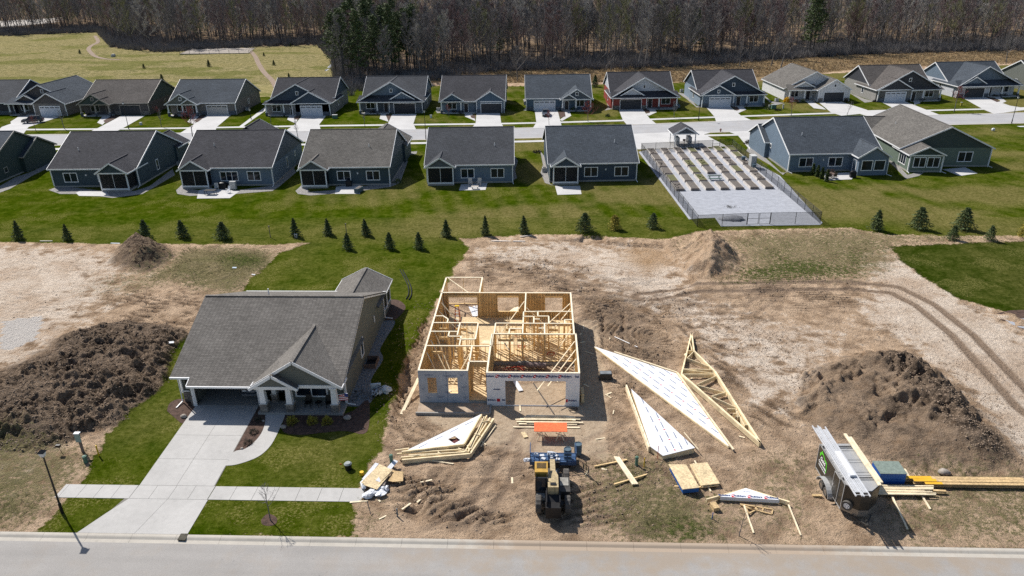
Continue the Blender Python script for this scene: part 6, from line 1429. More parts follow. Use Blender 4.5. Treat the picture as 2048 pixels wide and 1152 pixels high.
# utility pedestals and marker posts
def pedestal(label, px, py, h_=.75, r_=.14, m_='pedgreen', rot=0, lean=(0, 0)):
    x, y, z = P3(px, py); o = thing('utility_pedestal', label, 'utility pedestal', (x, y, z), rot, 'utility pedestals along the verge'); o.rotation_euler = (lean[0], lean[1], rot)
    MB().tube((0, 0, -.05), (0, 0, h_*.78), r_, r_*.95, 12).build('pedestal_body', M[m_], o); mb = MB(); mb.tube((0, 0, h_*.78), (0, 0, h_), r_*1.12, r_*1.05, 12); mb.tube((0, 0, h_), (0, 0, h_+.04), r_*.9, r_*.5, 12); mb.build('pedestal_cap', M['tarp'] if m_ != 'pedgreen' else M[m_], o); return o
def marker(label, px, py, m_='ylmark', h_=.9, r_=.04, group='marker posts on the verge', name='marker_post', cat='marker post'):
    x, y, z = P3(px, py); o = one(name, label, cat, MB().tube((0, 0, -.05), (0, 0, h_), r_, r_, 8), M[m_], (x, y, z), group=group); return o
pedestal('tall grey green pedestal left of the leaning truss pile', 784, 933, 1.15, .13)
pedestal('green pedestal beside the bright board bundle', 1273, 930, .75, .12); marker('short yellow marker post right of the green pedestal by the boards', 1288, 934, h_=.8)
marker('thin red stake standing at the corner of the thick truss stack', 1315, 918, 'redstake', 1.15, .025, name='stake', cat='stake')
pedestal('small green pedestal beside the yellow marker on the left verge', 172, 925, .6, .15); marker('yellow marker post beside the small pedestal on the left verge', 198, 912, h_=1.0, r_=.055)
x, y, z = P3(166, 903); o = thing('service_pedestal', 'tall grey cabinet on a wooden post left of the driveway', 'utility pedestal', (x, y, z)); MB().box(-.09, .09, -.06, .06, -.1, 1.3).build('post', M['bedwooddk'], o); MB().box(-.2, .2, -.17, -.06, 1.0, 1.75).build('cabinet', pm('grey_green', (.3, .4, .38), .5, .1), o); MB().box(-.22, .22, -.2, .1, 1.75, 1.82).build('cabinet_cap', M['tarp'], o)
x, y, z = P3(127, 910); o = thing('spot_light_stake', 'small dark box on a thin stake left of the driveway', 'stake light', (x, y, z)); MB().tube((0, 0, 0), (-.3, .1, .7), .02, .02, 6).build('stake', M['black'], o); MB().box(-.45, -.12, 0, .2, .65, .85).build('lamp_head', M['black'], o)
# debris by the lawn corner
x, y = g2(757, 968); o = thing('debris_pile', 'strand board sheets over crumpled white plastic beside the lawn corner', 'debris pile', (x, y, gz(x, y)))
mb = MB(); mb.rbox((-.1, .2, .55), (1.2, 2.2, .03), (.05, .1, -.45)); mb.rbox((.0, .1, .5), (1.15, 2.2, .03), (.02, .08, -.35)); mb.build('sheet', M['osbpale'], o); mb = MB(); mb.rbox((1.25, .5, .3), (.9, 1.1, .03), (.1, .1, -.1)); mb.rbox((1.35, .45, .34), (.8, 1.0, .03), (.1, .05, .2)); mb.build('sheet', M['osb'], o)
mb = MB(); random.seed(2)
mb.rbox((.5, .9, .5), (.35, 2.6, .05), (0, .15, -.35)); mb.rbox((-.75, .9, .42), (.3, 2.0, .05), (0, .1, -.3)); 
for i in range(9): mb.blob((random.uniform(-.7, .7), random.uniform(-1.7, -.6), random.uniform(.1, .3)), random.uniform(.2, .5), random.uniform(.2, .4), random.uniform(.08, .22), jit=.35, seg=9, rings=5)
mb.blob((-.95, -.3, .3), .25, .6, .25, jit=.35); mb.build('plastic_wrap', M['tarp'], o)
mb = MB(); mb.box(-.5, .6, -.6, .8, 0, .38); mb.build('pallet', M['bedwooddk'], o)
x, y, z = P3(697, 938); o = thing('trash_bin', 'small black round bin on the lawn edge by the debris', 'bin', (x, y, z)); MB().tube((0, 0, 0), (0, 0, .5), .25, .28, 14).build('bin_body', M['black'], o); MB().tube((0, 0, .5), (0, 0, .6), .3, .2, 14).build('bin_lid', pm('grey_lid', (.3, .33, .33), .5, .1), o)
one('marking_flag', 'small orange flag in the grass left of the black bin', 'flag', MB().box(-.08, .08, -.01, .01, .2, .32), M['redladder'], P3(682, 934)); marker('yellow hose reel on the soil right of the black bin', 724, 950, 'ylmark', .3, .16, name='hose_reel', cat='reel')
board_obj('short pale board propped upright near the debris', P3(742, 1030, .05), P3(736, 1018, .7), .05, .05, M['bedwooddk'], name='stake', cat='stake'); marker('thin grey stake near the trench by the kerb', 795, 1033, 'drum', .7, .05, name='stake', cat='stake')

# ---------------------------------------------------------------- enclosed trailer
tr_ = thing('cargo_trailer', 'dark bronze enclosed trailer with ladders on the roof, parked on the verge', 'trailer', (20.45, 39.85, 0), R(1.5))
W2, L2_, zb, zt2 = 2.35, 4.55, .5, 2.55
foot = [(0, 0), (.85, -.72), (1.5, -.72), (W2, 0), (W2, L2_), (0, L2_)]
mb = MB(); mb.prism(foot, zb, zt2); mb.build('body', M['bronze'], tr_)
mb = MB(); mb.prism([(.05, .0), (.87, -.66), (1.48, -.66), (W2-.05, .0), (W2-.05, L2_-.05), (.05, L2_-.05)], zt2, zt2+.05); 
for yy in (.9, 1.25, 2.3, 2.6, 3.65, 4.05): mb.box(.03, W2-.03, yy, yy+.05, zt2+.05, zt2+.075)
mb.build('roof', M['roofmetal'], tr_)
mb = MB(); mb.prism([(-.01, 0), (.85, -.735), (1.5, -.735), (W2+.01, 0), (1.5, -.71), (.85, -.71)], zb, zb+.5); mb.build('stone_guard', pm('brushed_guard', (.3, .29, .27), .35, .15, metal=.6), tr_)
mb = MB(); 
for z in (zb-.03, zt2-.02): mb.box(-.02, 0, 0, L2_, z, z+.06)
mb.box(-.025, 0, .0, .05, zb, zt2); mb.box(-.025, 0, L2_-.05, L2_, zb, zt2); mb.build('trim', M['roofmetal'], tr_)
mb = MB(); mb.box(-.035, -.004, .75, 1.6, zb+.05, zt2-.12); dr = mb.build('side_door', M['bronze'], tr_)
mb = MB()
for a in ((.72, .76, zb+.02, zt2-.1), (1.6, 1.64, zb+.02, zt2-.1), (.76, 1.6, zt2-.14, zt2-.1)): mb.box(-.045, 0, a[0], a[1], a[2], a[3])
mb.build('door_frame', M['roofmetal'], dr); MB().box(-.07, -.035, 1.45, 1.52, 1.3, 1.5).build('handle', M['chrome'], dr)
def fender(y0):
    mb = MB(); n = 12
    for i in range(n):
        a, b_ = math.pi*i/n, math.pi*(i+1)/n; mb.beam((-.17, y0+1.12*.5+.72*math.cos(a), .32+.52*math.sin(a)), (-.17, y0+1.12*.5+.72*math.cos(b_), .32+.52*math.sin(b_)), .34, .04, up=(1, 0, 0)) if False else mb.add([(x_, y0+.56+r_*.95*math.cos(t_)*1.12, .3+r_*.72*math.sin(t_)) for x_ in (-.36, 0) for r_, t_ in ((.98, a), (.98, b_), (1.03, b_), (1.03, a))], [(0, 1, 2, 3), (7, 6, 5, 4), (0, 4, 5, 1), (2, 6, 7, 3)])
    return mb
fender(1.75).build('wheel_fender', M['roofmetal'], tr_)
for yy in (1.95, 2.72): wheel(-.18, yy, .34, .2, 'wheel', tr_, M['chrome'])
for yy in (1.95, 2.72): wheel(W2+.12, yy, .34, .2, 'wheel', tr_, M['chrome'])
sp = MB(); n = 20; c_ = Vector((.28, -.3, 1.15)); ax = Vector((-.65, -.76, 0)).normalized()
mb = MB(); mb.tube(c_, c_+ax*.2, .34, .34, 22); sw = mb.build('spare_wheel', M['rubber'], tr_); mb = MB(); mb.tube(c_+ax*.19, c_+ax*.215, .2, .2, 16); mb.build('rim', M['white'], sw)
rb = MB(); u_ = Vector((0, 0, 1)); v_ = ax.cross(u_)
for i in range(5):
    a = 2*math.pi*i/5; p = c_+ax*.22+(u_*math.cos(a)+v_*math.sin(a))*.12; rb.tube(p, p+ax*.006, .03, .03, 8)
rb.build('lug_holes', M['black'], sw)
mb = MB(); mb.beam((.5, -.6, .45), (1.15, -1.5, .45), .08, .1); mb.beam((1.85, -.55, .45), (1.17, -1.5, .45), .08, .1); mb.tube((1.16, -1.35, .0), (1.16, -1.35, .75), .04, .04, 8); mb.box(1.08, 1.24, -1.62, -1.45, .42, .55); mb.build('hitch', M['blackmetal'], tr_)
for yy in (.5, 4.0):
    mb = MB(); mb.box(-.02, W2+.02, yy, yy+.06, zt2+.14, zt2+.19)
    for xx in (.05, W2-.1): mb.box(xx, xx+.05, yy, yy+.06, zt2, zt2+.14)
    mb.build('roof_rack', M['black'], tr_)
# side lettering: house outline and script lines
side = thing('side_sign', None, None); bpy.data.objects.remove(side)
mb = MB()
def sq(mb_, y, z, y2, z2, w_=.07): mb_.beam((-.012, y, z), (-.012, y2, z2), w_, .012, up=(1, 0, 0))
sq(mb, 4.2, 2.0, 3.75, 2.25, .1); sq(mb, 3.9, 2.35, 4.15, 1.85, .1); sq(mb, 3.75, 2.25, 3.35, 2.02, .07); sq(mb, 3.35, 2.02, 2.98, 1.95); sq(mb, 2.98, 1.95, 2.9, 1.25); mb.build('logo', M['lime'], tr_)
text_obj('Gold', .42, M['white'], tr_, (-.008, 3.6, 1.72), (R(90), 0, R(-90)), bold=.012); text_obj('Construction', .25, M['white'], tr_, (-.008, 3.55, 1.38), (R(90), 0, R(-90)), bold=.01); text_obj('Homes Remodels', .17, M['white'], tr_, (-.008, 3.55, 1.12), (R(90), 0, R(-90)), bold=.006)
# ladders and planks on top
def TL(x, y, z): 
    c, s = math.cos(R(1.5)), math.sin(R(1.5)); return (20.45+x*c-y*s, 39.85+x*s+y*c, z)
for k, (xx, y0_, y1_) in enumerate(((.12, -1.35, 6.5), (.62, -1.4, 6.35))):
    o = thing('extension_ladder', ['aluminium ladder tied on the trailer roof, nearer its printed side', 'aluminium ladder tied on the trailer roof, inner of the two'][k], 'ladder', TL(xx, 0, 2.76), R(1.5))
    for sx in (0, .4): MB().beam((sx, y0_, 0), (sx, y1_, 0), .075, .09).build('rail', M['steel'], o)
    for sx in (.1, .2, .3): MB().beam((sx, y0_+.3, .06), (sx, y1_-.4, .06), .06, .06).build('inner_rail', M['steel'], o)
    mb = MB(); 
    for i in range(int((y1_-y0_)/.3)): mb.box(.0, .4, y0_+.15+i*.3-.016, y0_+.15+i*.3+.016, -.03, 0)
    mb.build('rung', M['steel'], o)
one('work_plank', 'white aluminium plank lying on the roof ladders', 'plank', MB().box(-.15, .2, 0, 2.3, 0, .06), M['white'], TL(.65, .9, 2.87), R(1.5))
one('white_case', 'white case strapped at the front of the roof ladders', 'case', MB().box(-.18, .2, 0, .35, 0, .14), M['tarp'], TL(.62, .45, 2.87), R(1.5))
one('roof_planks', 'two pale timber planks on the right side of the trailer roof', 'plank', MB().box(0, .2, -.35, 5.4, 0, .1).box(.22, .42, -.1, 5.0, 0, .1), M['stud2'], TL(2.0, 0, 2.76), R(1.5))
# stacks right of the trailer
o = thing('foam_stack', 'block of blue foam boards under a dusty green sheet', 'board stack', (24.4, 43.05, 0)); MB().box(0, 1.85, 0, 1.4, .08, .5).build('foam_layer', M['crateblue'], o); MB().box(0.01, 1.84, .01, 1.39, .51, 1.0).build('foam_layer', M['crateblue'], o); MB().box(-.02, 1.88, -.02, 1.43, 1.0, 1.03).build('top_sheet', M['cratetop'], o); MB().box(.1, .2, 0, 1.4, 0, .08).build('bearer', M['stud'], o); MB().box(1.6, 1.7, 0, 1.4, 0, .08).build('bearer', M['stud'], o)
random.seed(12)
for k in range(11):
    y = 41.72+.1*k; z = .18+(.05 if k % 3 else .1); x0_ = 23.2+random.uniform(-.1, .3); x1_ = 27.6+random.uniform(-.4, .5)
    board_obj('pale board in the shaded lumber stack right of the trailer', (x0_, y, z), (x1_, y+random.uniform(-.03, .03), z), .085, .07, group='boards in the stack right of the trailer')
board_obj('thick short block at the right end of the shaded lumber stack', (27.9, 42.25, .2), (28.75, 42.2, .2), .18, .12, M['osb'], name='block', cat='block', group=None)
for k, (y, x0_, x1_, z) in enumerate(((43.45, 26.3, 34.8, .28), (43.15, 26.9, 35.6, .28), (42.9, 27.6, 37.5, .24))):
    o = thing('timber_joist', ['yellow ended I joist lying right of the foam block, farthest of three', 'yellow ended I joist lying right of the foam block, middle of three', 'yellow ended I joist lying right of the foam block, nearest of three'][k], 'joist', (0, 0, 0), group='timber joists right of the trailer')
    mb = MB(); mb.box(x0_, x1_, y-.14, y+.14, z-.13, z-.09); mb.box(x0_, x1_, y-.14, y+.14, z+.09, z+.13); mb.box(x0_, x1_, y-.01, y+.01, z-.09, z+.09); mb.build('joist_body', M['osb'] if k else M['osb'], o); MB().box(x0_-.02, x0_+2.0-.4*k, y-.144, y+.144, z+.131, z+.136).build('painted_end', M['yellowi'], o)
for k, (a, b_, l_) in enumerate((((755, 680), (885, 945), 'bearer sticking out in front of the lumber stack, left and longer'), ((1005, 680), (1070, 780), 'bearer sticking out in front of the lumber stack, right and shorter'), ((860, 455), (915, 545), 'pale bearer leaning behind the foam block'))):
    p = P3(1600+a[0]/4.116, 830+a[1]/4.116, .1); q = P3(1600+b_[0]/4.116, 830+b_[1]/4.116, .06); board_obj(l_, p, q, .12, .08, group='bearers by the trailer stacks', name='bearer', cat='bearer')
one('chock_block', 'small timber block on the ground behind the trailer wheels', 'block', MB().box(-.35, .3, -.1, .1, 0, .14), M['osb'], (19.65, 41.75, gz(19.65, 41.75)))
# boulder in front of the right mound
def boulder(label, px, py, r_=.35, m_='boulder'):
    x, y, z = P3(px, py); random.seed(px); return one('boulder', label, 'boulder', MB().blob((0, 0, r_*.45), r_, r_*.8, r_*.62, jit=.13, seg=9, rings=6), M[m_], (x, y, z), smooth=True, group='boulders')
boulder('pale boulder at the foot of the right soil mound', 1888, 946, .42); boulder('small pale boulder in the left mulch bed by the garage', 368, 835, .28); boulder('small pale boulder at the end of the dark shaded bed', 567, 856, .26); boulder('reddish boulder in the shaded bed by the porch corner', 695, 838, .34); boulder('tiny stone at the tip of the path bed', 484, 898, .13); boulder('small stone in the path bed below the porch step', 527, 843, .14)
# long boards and pipes up by the hedge row
board_obj('long grey board lying in the grass beyond the dug shelf', P3(983, 482, .08), P3(1050, 484, .08), .25, .06, M['bedwood'], group=None); board_obj('short grey board lying behind the longer one near the spruces', P3(1040, 475, .08), P3(1063, 472, .08), .2, .06, M['bedwood'], group=None)
board_obj('short pale board in the grass left of the first soil pile', P3(222, 487, .05), P3(240, 488, .05), .2, .05, M['tarp'], group=None); board_obj('pale scrap board in the rough grass above the far left pit', P3(80, 482.5, .05), P3(105, 482.5, .05), .15, .05, M['bedwood'], group=None)
one('plastic_scrap', 'pale blue scrap of plastic on the rough ground behind the finished house', 'litter', MB().rbox((0, 0, .05), (.5, .3, .06), (.1, .1, .2)), pm('pale_blue_plastic', (.5, .6, .7), .5, .1), P3(469, 536)); one('plastic_scrap', 'small pinkish scrap on the rough ground near the lawn corner', 'litter', MB().rbox((0, 0, .05), (.45, .18, .05), (.1, .1, -.1)), M['tarp'], P3(507, 550)); one('plastic_scrap', 'white scrap on the edge of the big left soil mound', 'litter', MB().rbox((0, 0, .05), (.55, .3, .07), (.2, .1, .4)), M['tarp'], P3(343, 690, .05))

# wood offcuts and scraps dropped on the soil
random.seed(41); oc = None
for k in range(34):
    px, py = random.choice([(random.uniform(800, 1240), random.uniform(835, 1060)), (random.uniform(1200, 1520), random.uniform(700, 1060)), (random.uniform(1160, 1240), random.uniform(640, 830)), (random.uniform(700, 860), random.uniform(960, 1050))])
    x, y, z = P3(px, py)
    if abs(x-.9) < 2.4 and 38 < y < 46.5: continue
    if oc is None:
        oc = one('wood_offcut', 'small sawn offcut of pale timber dropped on the bare soil', 'offcut', MB().box(-.28, .28, -.045, .045, 0, .04), M['stud2'], (x, y, z+.01), random.uniform(0, 3), 'wood offcuts on the soil')
    else:
        c_ = oc.copy(); COL.objects.link(c_); c_.location = (x, y, z+.01); c_.rotation_euler = (0, 0, random.uniform(0, 3)); c_.scale = (random.uniform(.5, 1.7), random.uniform(.7, 1.8), 1)
# ================================================================ community garden
def mesh_mat(name, col, op):
    m, nt, b = new_mat(name); b.inputs['Base Color'].default_value = (*col, 1); b.inputs['Alpha'].default_value = op; b.inputs['Roughness'].default_value = .6; return m
M['link'] = mesh_mat('chain_link_mesh', (.03, .03, .033), .24)
def fence(label, pts, h_=1.75, step=3.0, top=True, post=M['black'], gaps=()):
    f = thing('chain_link_fence', label, 'fence', (0, 0, 0), 0, 'chain link fence runs round the garden')
    for (xa, ya), (xb, yb) in zip(pts[:-1], pts[1:]):
        L_ = math.hypot(xb-xa, yb-ya); n = max(1, round(L_/step)); mb = MB(); d = ((xb-xa)/L_, (yb-ya)/L_)
        for i in range(n+1):
            x, y = xa+(xb-xa)*i/n, ya+(yb-ya)*i/n; MB().tube((x, y, 0), (x, y, h_+.06), .035, .035, 6).build('post', post, f)
        MB().tube((xa, ya, h_), (xb, yb, h_), .022, .022, 5).build('top_rail', post, f)
        nx_, ny_ = -d[1]*.012, d[0]*.012
        MB().add([(xa-nx_, ya-ny_, .03), (xb-nx_, yb-ny_, .03), (xb-nx_, yb-ny_, h_), (xa-nx_, ya-ny_, h_), (xa+nx_, ya+ny_, .03), (xb+nx_, yb+ny_, .03), (xb+nx_, yb+ny_, h_), (xa+nx_, ya+ny_, h_)], [(0, 1, 2, 3), (7, 6, 5, 4)]).build('wire_mesh', M['link'], f)
    return f
gp = lambda x, y: g2(1240+x/4.655, 240+y/4.655)
cNW, cSW, cSE, cNE = gp(197, 300), gp(718, 995), gp(1862, 965), gp(1040, 262)
gA, gB = gp(1178, 978), gp(1395, 972); bA, bB = gp(858, 268), gp(925, 262)
fence('black chain link fence along the left side of the garden court', [cNW, cSW]); fence('black chain link fence along the right side of the garden court', [cNE, cSE])
fence('front chain link fence run left of the double gate', [cSW, gA]); fence('front chain link fence run right of the double gate', [gB, cSE])
fence('back chain link fence run behind the garden beds, left of the small gate', [cNW, bA]); fence('short back chain link fence run right of the small gate', [bB, cNE])
def gate(label, a, b_, n=1, h_=1.75):
    g_ = thing('gate', label, 'gate', (0, 0, 0))
    for k in range(n):
        xa, ya = a[0]+(b_[0]-a[0])*(k/n+.02), a[1]+(b_[1]-a[1])*(k/n+.02); xb, yb = a[0]+(b_[0]-a[0])*((k+1)/n-.02), a[1]+(b_[1]-a[1])*((k+1)/n-.02); mb = MB()
        for z in (.12, h_*.55, h_): mb.tube((xa, ya, z), (xb, yb, z), .028, .028, 5)
        mb.tube((xa, ya, .1), (xa, ya, h_), .035, .035, 6); mb.tube((xb, yb, .1), (xb, yb, h_), .035, .035, 6); lf = mb.build('gate_leaf', M['black'], g_)
        MB().add([(xa, ya, .12), (xb, yb, .12), (xb, yb, h_), (xa, ya, h_)], [(0, 1, 2, 3)]).build('wire_mesh', M['link'], lf)
    return g_
gate('black double gate in the front fence of the garden court', gA, gB, 2); gate('small single gate in the back fence beside the pavilion path', bA, bB, 1)
random.seed(31)
bedlab = 'timber raised bed of bare soil in the gravel court'
for r_ in range(6):
    f_ = r_/5.0
    yb = 116.1+r_*4.8
    xl = 22.05-.95*f_; xr = 36.75+.2*f_
    for c_ in range(7):
        if (r_, c_) == (1, 3): continue
        x = xl+(xr-xl)*c_/6; y = yb+(c_/6)*1.3*(.8+.9*f_)
        k = random.random(); lab, mm, gp_ = (bedlab, M['soilbed'], 'raised beds of bare soil') if k < .72 else ('timber raised bed with green weedy soil in the gravel court', M['soilgreen'], 'raised beds with weedy soil')
        b_ = thing('raised_bed', lab, 'raised bed', (x, y, .03), R(2.2), gp_)
        w_, l_, h_ = 1.42, 3.95, .42
        mb = MB(); mb.box(0, .05, 0, l_, 0, h_); mb.box(w_-.05, w_, 0, l_, 0, h_); mb.box(.05, w_-.05, l_-.05, l_, 0, h_); mb.build('timber_side', M['bedwood'], b_)
        MB().box(.05, w_-.05, 0, .05, 0, h_).build('end_board', M['bedwooddk'], b_)  # front end darker than the sides: its shade is put into the colour
        mb = MB(); mb.box(.05, w_-.05, .05, l_-.05, 0, h_-.06)
        if random.random() < .35:
            for q in range(5): mb.blob((random.uniform(.3, 1), random.uniform(.5, 3), h_-.03), .18, .18, .12, jit=.4, seg=6, rings=3)
        mb.build('soil', mm, b_)
# pavilion with cluster boxes
pv = thing('pavilion', 'small open gabled shelter on white posts behind the garden', 'shelter', (26.75, 146.6, 0), .05)
hh_ = House('x', 0, 0, 0, mats('bluegrey', 'slate', 'char')); hh_.gable(0, 4.3, 0, 4.6, 2.75, 'y', .55, walls=False, ends=(1, 1), ov=.45)
for mb_, nm, mt_ in ((hh_.gl[0], 'gable_wall', M['sd_slate']), (hh_.gl[1], 'gable_wall', M['sd_slate']), (hh_.r, 'roof', M['shin_char']), (hh_.t, 'trim', M['white'])): mb_.build(nm, mt_, pv)
bpy.data.objects.remove(hh_.e)
for xx in (.1, 4.2):
    for yy in (.1, 4.5): MB().box(xx-.09, xx+.09, yy-.09, yy+.09, 0, 2.7).build('post', M['white'], pv)
mb = MB(); 
for a in ((-.0, 4.3, 0, .16), (0, 4.3, 4.44, 4.6)): mb.box(a[0], a[1], a[2], a[3], 2.55, 2.75)
mb.build('beam', M['white'], pv); MB().box(-.2, 4.5, -.2, 4.8, 0, .045).build('slab', M['conc'], pv)
for k, (x, y) in enumerate(((27.5, 148.3), (30.0, 148.6))):
    o = thing('cluster_mailbox', ['grey bank of mailboxes under the shelter, left one', 'grey bank of mailboxes under the shelter, right one'][k], 'mailbox', (x, y, .045), .05, 'mailbox banks'); MB().box(-.35, .35, -1.1, 1.1, .45, 1.75).build('box_bank', M['acgrey'], o); MB().box(-.15, .15, -.5, .5, 0, .45).build('pedestal', M['acgrey'], o)
    mb = MB()
    for i in range(5):
        for j in range(3): mb.box(-.365, -.35, -1.0+i*.4, -.65+i*.4, .55+j*.4, .88+j*.4)
    mb.build('mailbox_door', M['roofmetal'], o)
o = thing('parcel_stand', 'small box on a post between the two mailbox banks', 'mailbox', (28.8, 147.3, .045)); MB().box(-.03, .03, -.03, .03, 0, 1.1).build('post', M['black'], o); MB().box(-.25, .25, -.15, .15, 1.1, 1.45).build('box', M['wicker'], o)
sx, sy = g2(1505.5, 337.5)
o = thing('locker', 'tall narrow grey tool locker beside the right fence', 'locker', (sx-.4, sy, .03), .05); MB().box(0, .95, 0, 1.5, 0, 2.2).build('cabinet', M['acgrey'], o); MB().box(-.04, .99, -.04, 1.54, 2.2, 2.28).build('lid', pm('pale_lid', (.55, .56, .55), .5, .1), o); MB().box(.1, .85, -.02, 0, .15, 2.1).build('locker_door', M['acgrey'], o)
def can(label, px, py, mat_, r_=.36, h_=.95):
    x, y = g2(px, py); o = thing('trash_can', label, 'trash can', (x, y, .03)); MB().tube((0, 0, 0), (0, 0, h_), r_*.85, r_, 12).build('can_body', mat_, o); MB().tube((0, 0, h_), (0, 0, h_+.06), r_*1.08, r_*1.05, 12).build('rim', mat_, o)
can('dark grey open trash can behind the tool locker', 1486, 324, M['drum']); can('blue grey trash can in front of the tool locker', 1507.5, 339, M['drum'], .34, .9)
bx, by = g2(1428.5, 359.5)
o = thing('picnic_table', 'dark picnic bench in the empty bed space of the court', 'bench', (bx, by, .03), .04)
MB().box(-1.1, 1.1, -.35, .35, .72, .76).build('table_top', mesh_mat('perforated_steel', (.1, .13, .12), .75), o)
for yy in (-.7, .7): MB().box(-1.1, 1.1, yy-.13, yy+.13, .42, .46).build('seat', M['pedgreen'], o)
for xx in (-.8, .8):
    mb = MB(); mb.beam((xx, -.8, .0), (xx, .25, .72), .05, .05); mb.beam((xx, .8, 0), (xx, -.25, .72), .05, .05); mb.beam((xx, -.75, .4), (xx, .75, .4), .05, .04); mb.build('leg', M['black'], o)
x, y = g2(1463, 439); random.seed(5)
one('gravel_heap', 'low darker gravel heap inside the front fence', 'gravel heap', MB().blob((0, 0, 0), 1.9, 1.2, .5, jit=.16, seg=18, rings=7), pm('dark_gravel', (.26, .27, .3), .95, .4, 6, .06, 12), (x, y, .0), smooth=True)
x, y = g2(1462, 415); mb = MB()
for i in range(40): a = random.random()*6.3; r_ = random.random()*1.3; mb.beam((r_*math.cos(a), r_*.6*math.sin(a), .03), (r_*math.cos(a)+random.uniform(-.5, .5), r_*.6*math.sin(a)+random.uniform(-.3, .3), .12), .02, .02)
tag(mb.build('weed_patch', M['bushdk'], None, (x, y, .03)), 'sprawling dark weeds in the middle of the empty gravel', 'weeds')
for k, (px, py) in enumerate(((1557, 379), (1561, 381))): x, y = g2(px, py); one('post', ['tall pale post just inside the right fence, left of a pair', 'shorter post just inside the right fence, right of a pair'][k], 'post', MB().tube((0, 0, 0), (0, 0, 1.6-.3*k), .05, .05, 6), M['acgrey'], (x, y, .03))
# ================================================================ street lamps
def lamp(label, px, py, h_=5.35, lean=(0, 0)):
    x, y = g2(px, py); o = thing('street_lamp', label, 'street lamp', (x, y, gz(x, y)), 0, 'black street lamps'); o.rotation_euler = (lean[0], lean[1], 0)
    MB().tube((0, 0, 0), (0, 0, .9), .11, .1, 10).tube((0, 0, .9), (0, 0, h_-.55), .07, .05, 8).build('pole', M['black'], o)
    mb = MB(); mb.tube((0, 0, h_-.55), (0, 0, h_-.48), .09, .12, 8); mb.build('lantern_base', M['black'], o)
    mb = MB(); mb.add([(-.1, -.1, h_-.48), (.1, -.1, h_-.48), (.1, .1, h_-.48), (-.1, .1, h_-.48), (-.19, -.19, h_-.12), (.19, -.19, h_-.12), (.19, .19, h_-.12), (-.19, .19, h_-.12)], [(0, 3, 2, 1), (4, 5, 6, 7), (0, 1, 5, 4), (1, 2, 6, 5), (2, 3, 7, 6), (3, 0, 4, 7)]); mb.build('lantern_glass', M['lampglass'], o)
    mb = MB(); mb.add([(-.24, -.24, h_-.12), (.24, -.24, h_-.12), (.24, .24, h_-.12), (-.24, .24, h_-.12), (0, 0, h_+.1)], [(0, 3, 2, 1), (0, 1, 4), (1, 2, 4), (2, 3, 4), (3, 0, 4)]); mb.build('lantern_cap', M['black'], o)
    return o
lamp('black street lamp on the near left verge', 125, 1026); lamp('black street lamp behind the navy house at the far left street', 257.5, 258, 6.2)
lamp('black street lamp on the far street between the two central houses', 852, 279, 6.2); lamp('black street lamp before the teal blue house', 1397, 241, 6.0); lamp('black street lamp at the far right end of the far street', 2023, 247, 6.0); lamp('short black post lamp by the concrete side path', 502.5, 239, 2.6)
x, y = g2(1441, 263.5); o = thing('fire_hydrant', 'small dark red hydrant on the grass island by the garden', 'hydrant', (x, y, .0)); MB().tube((0, 0, 0), (0, 0, .6), .13, .12, 10).tube((-.25, 0, .42), (.25, 0, .42), .08, .08, 8).build('hydrant_body', pm('hydrant_red', (.2, .06, .04), .5, .1), o); MB().tube((0, 0, .6), (0, 0, .75), .15, .06, 10).build('cap', pm('hydrant_cap', (.3, .1, .06), .5, .1), o)
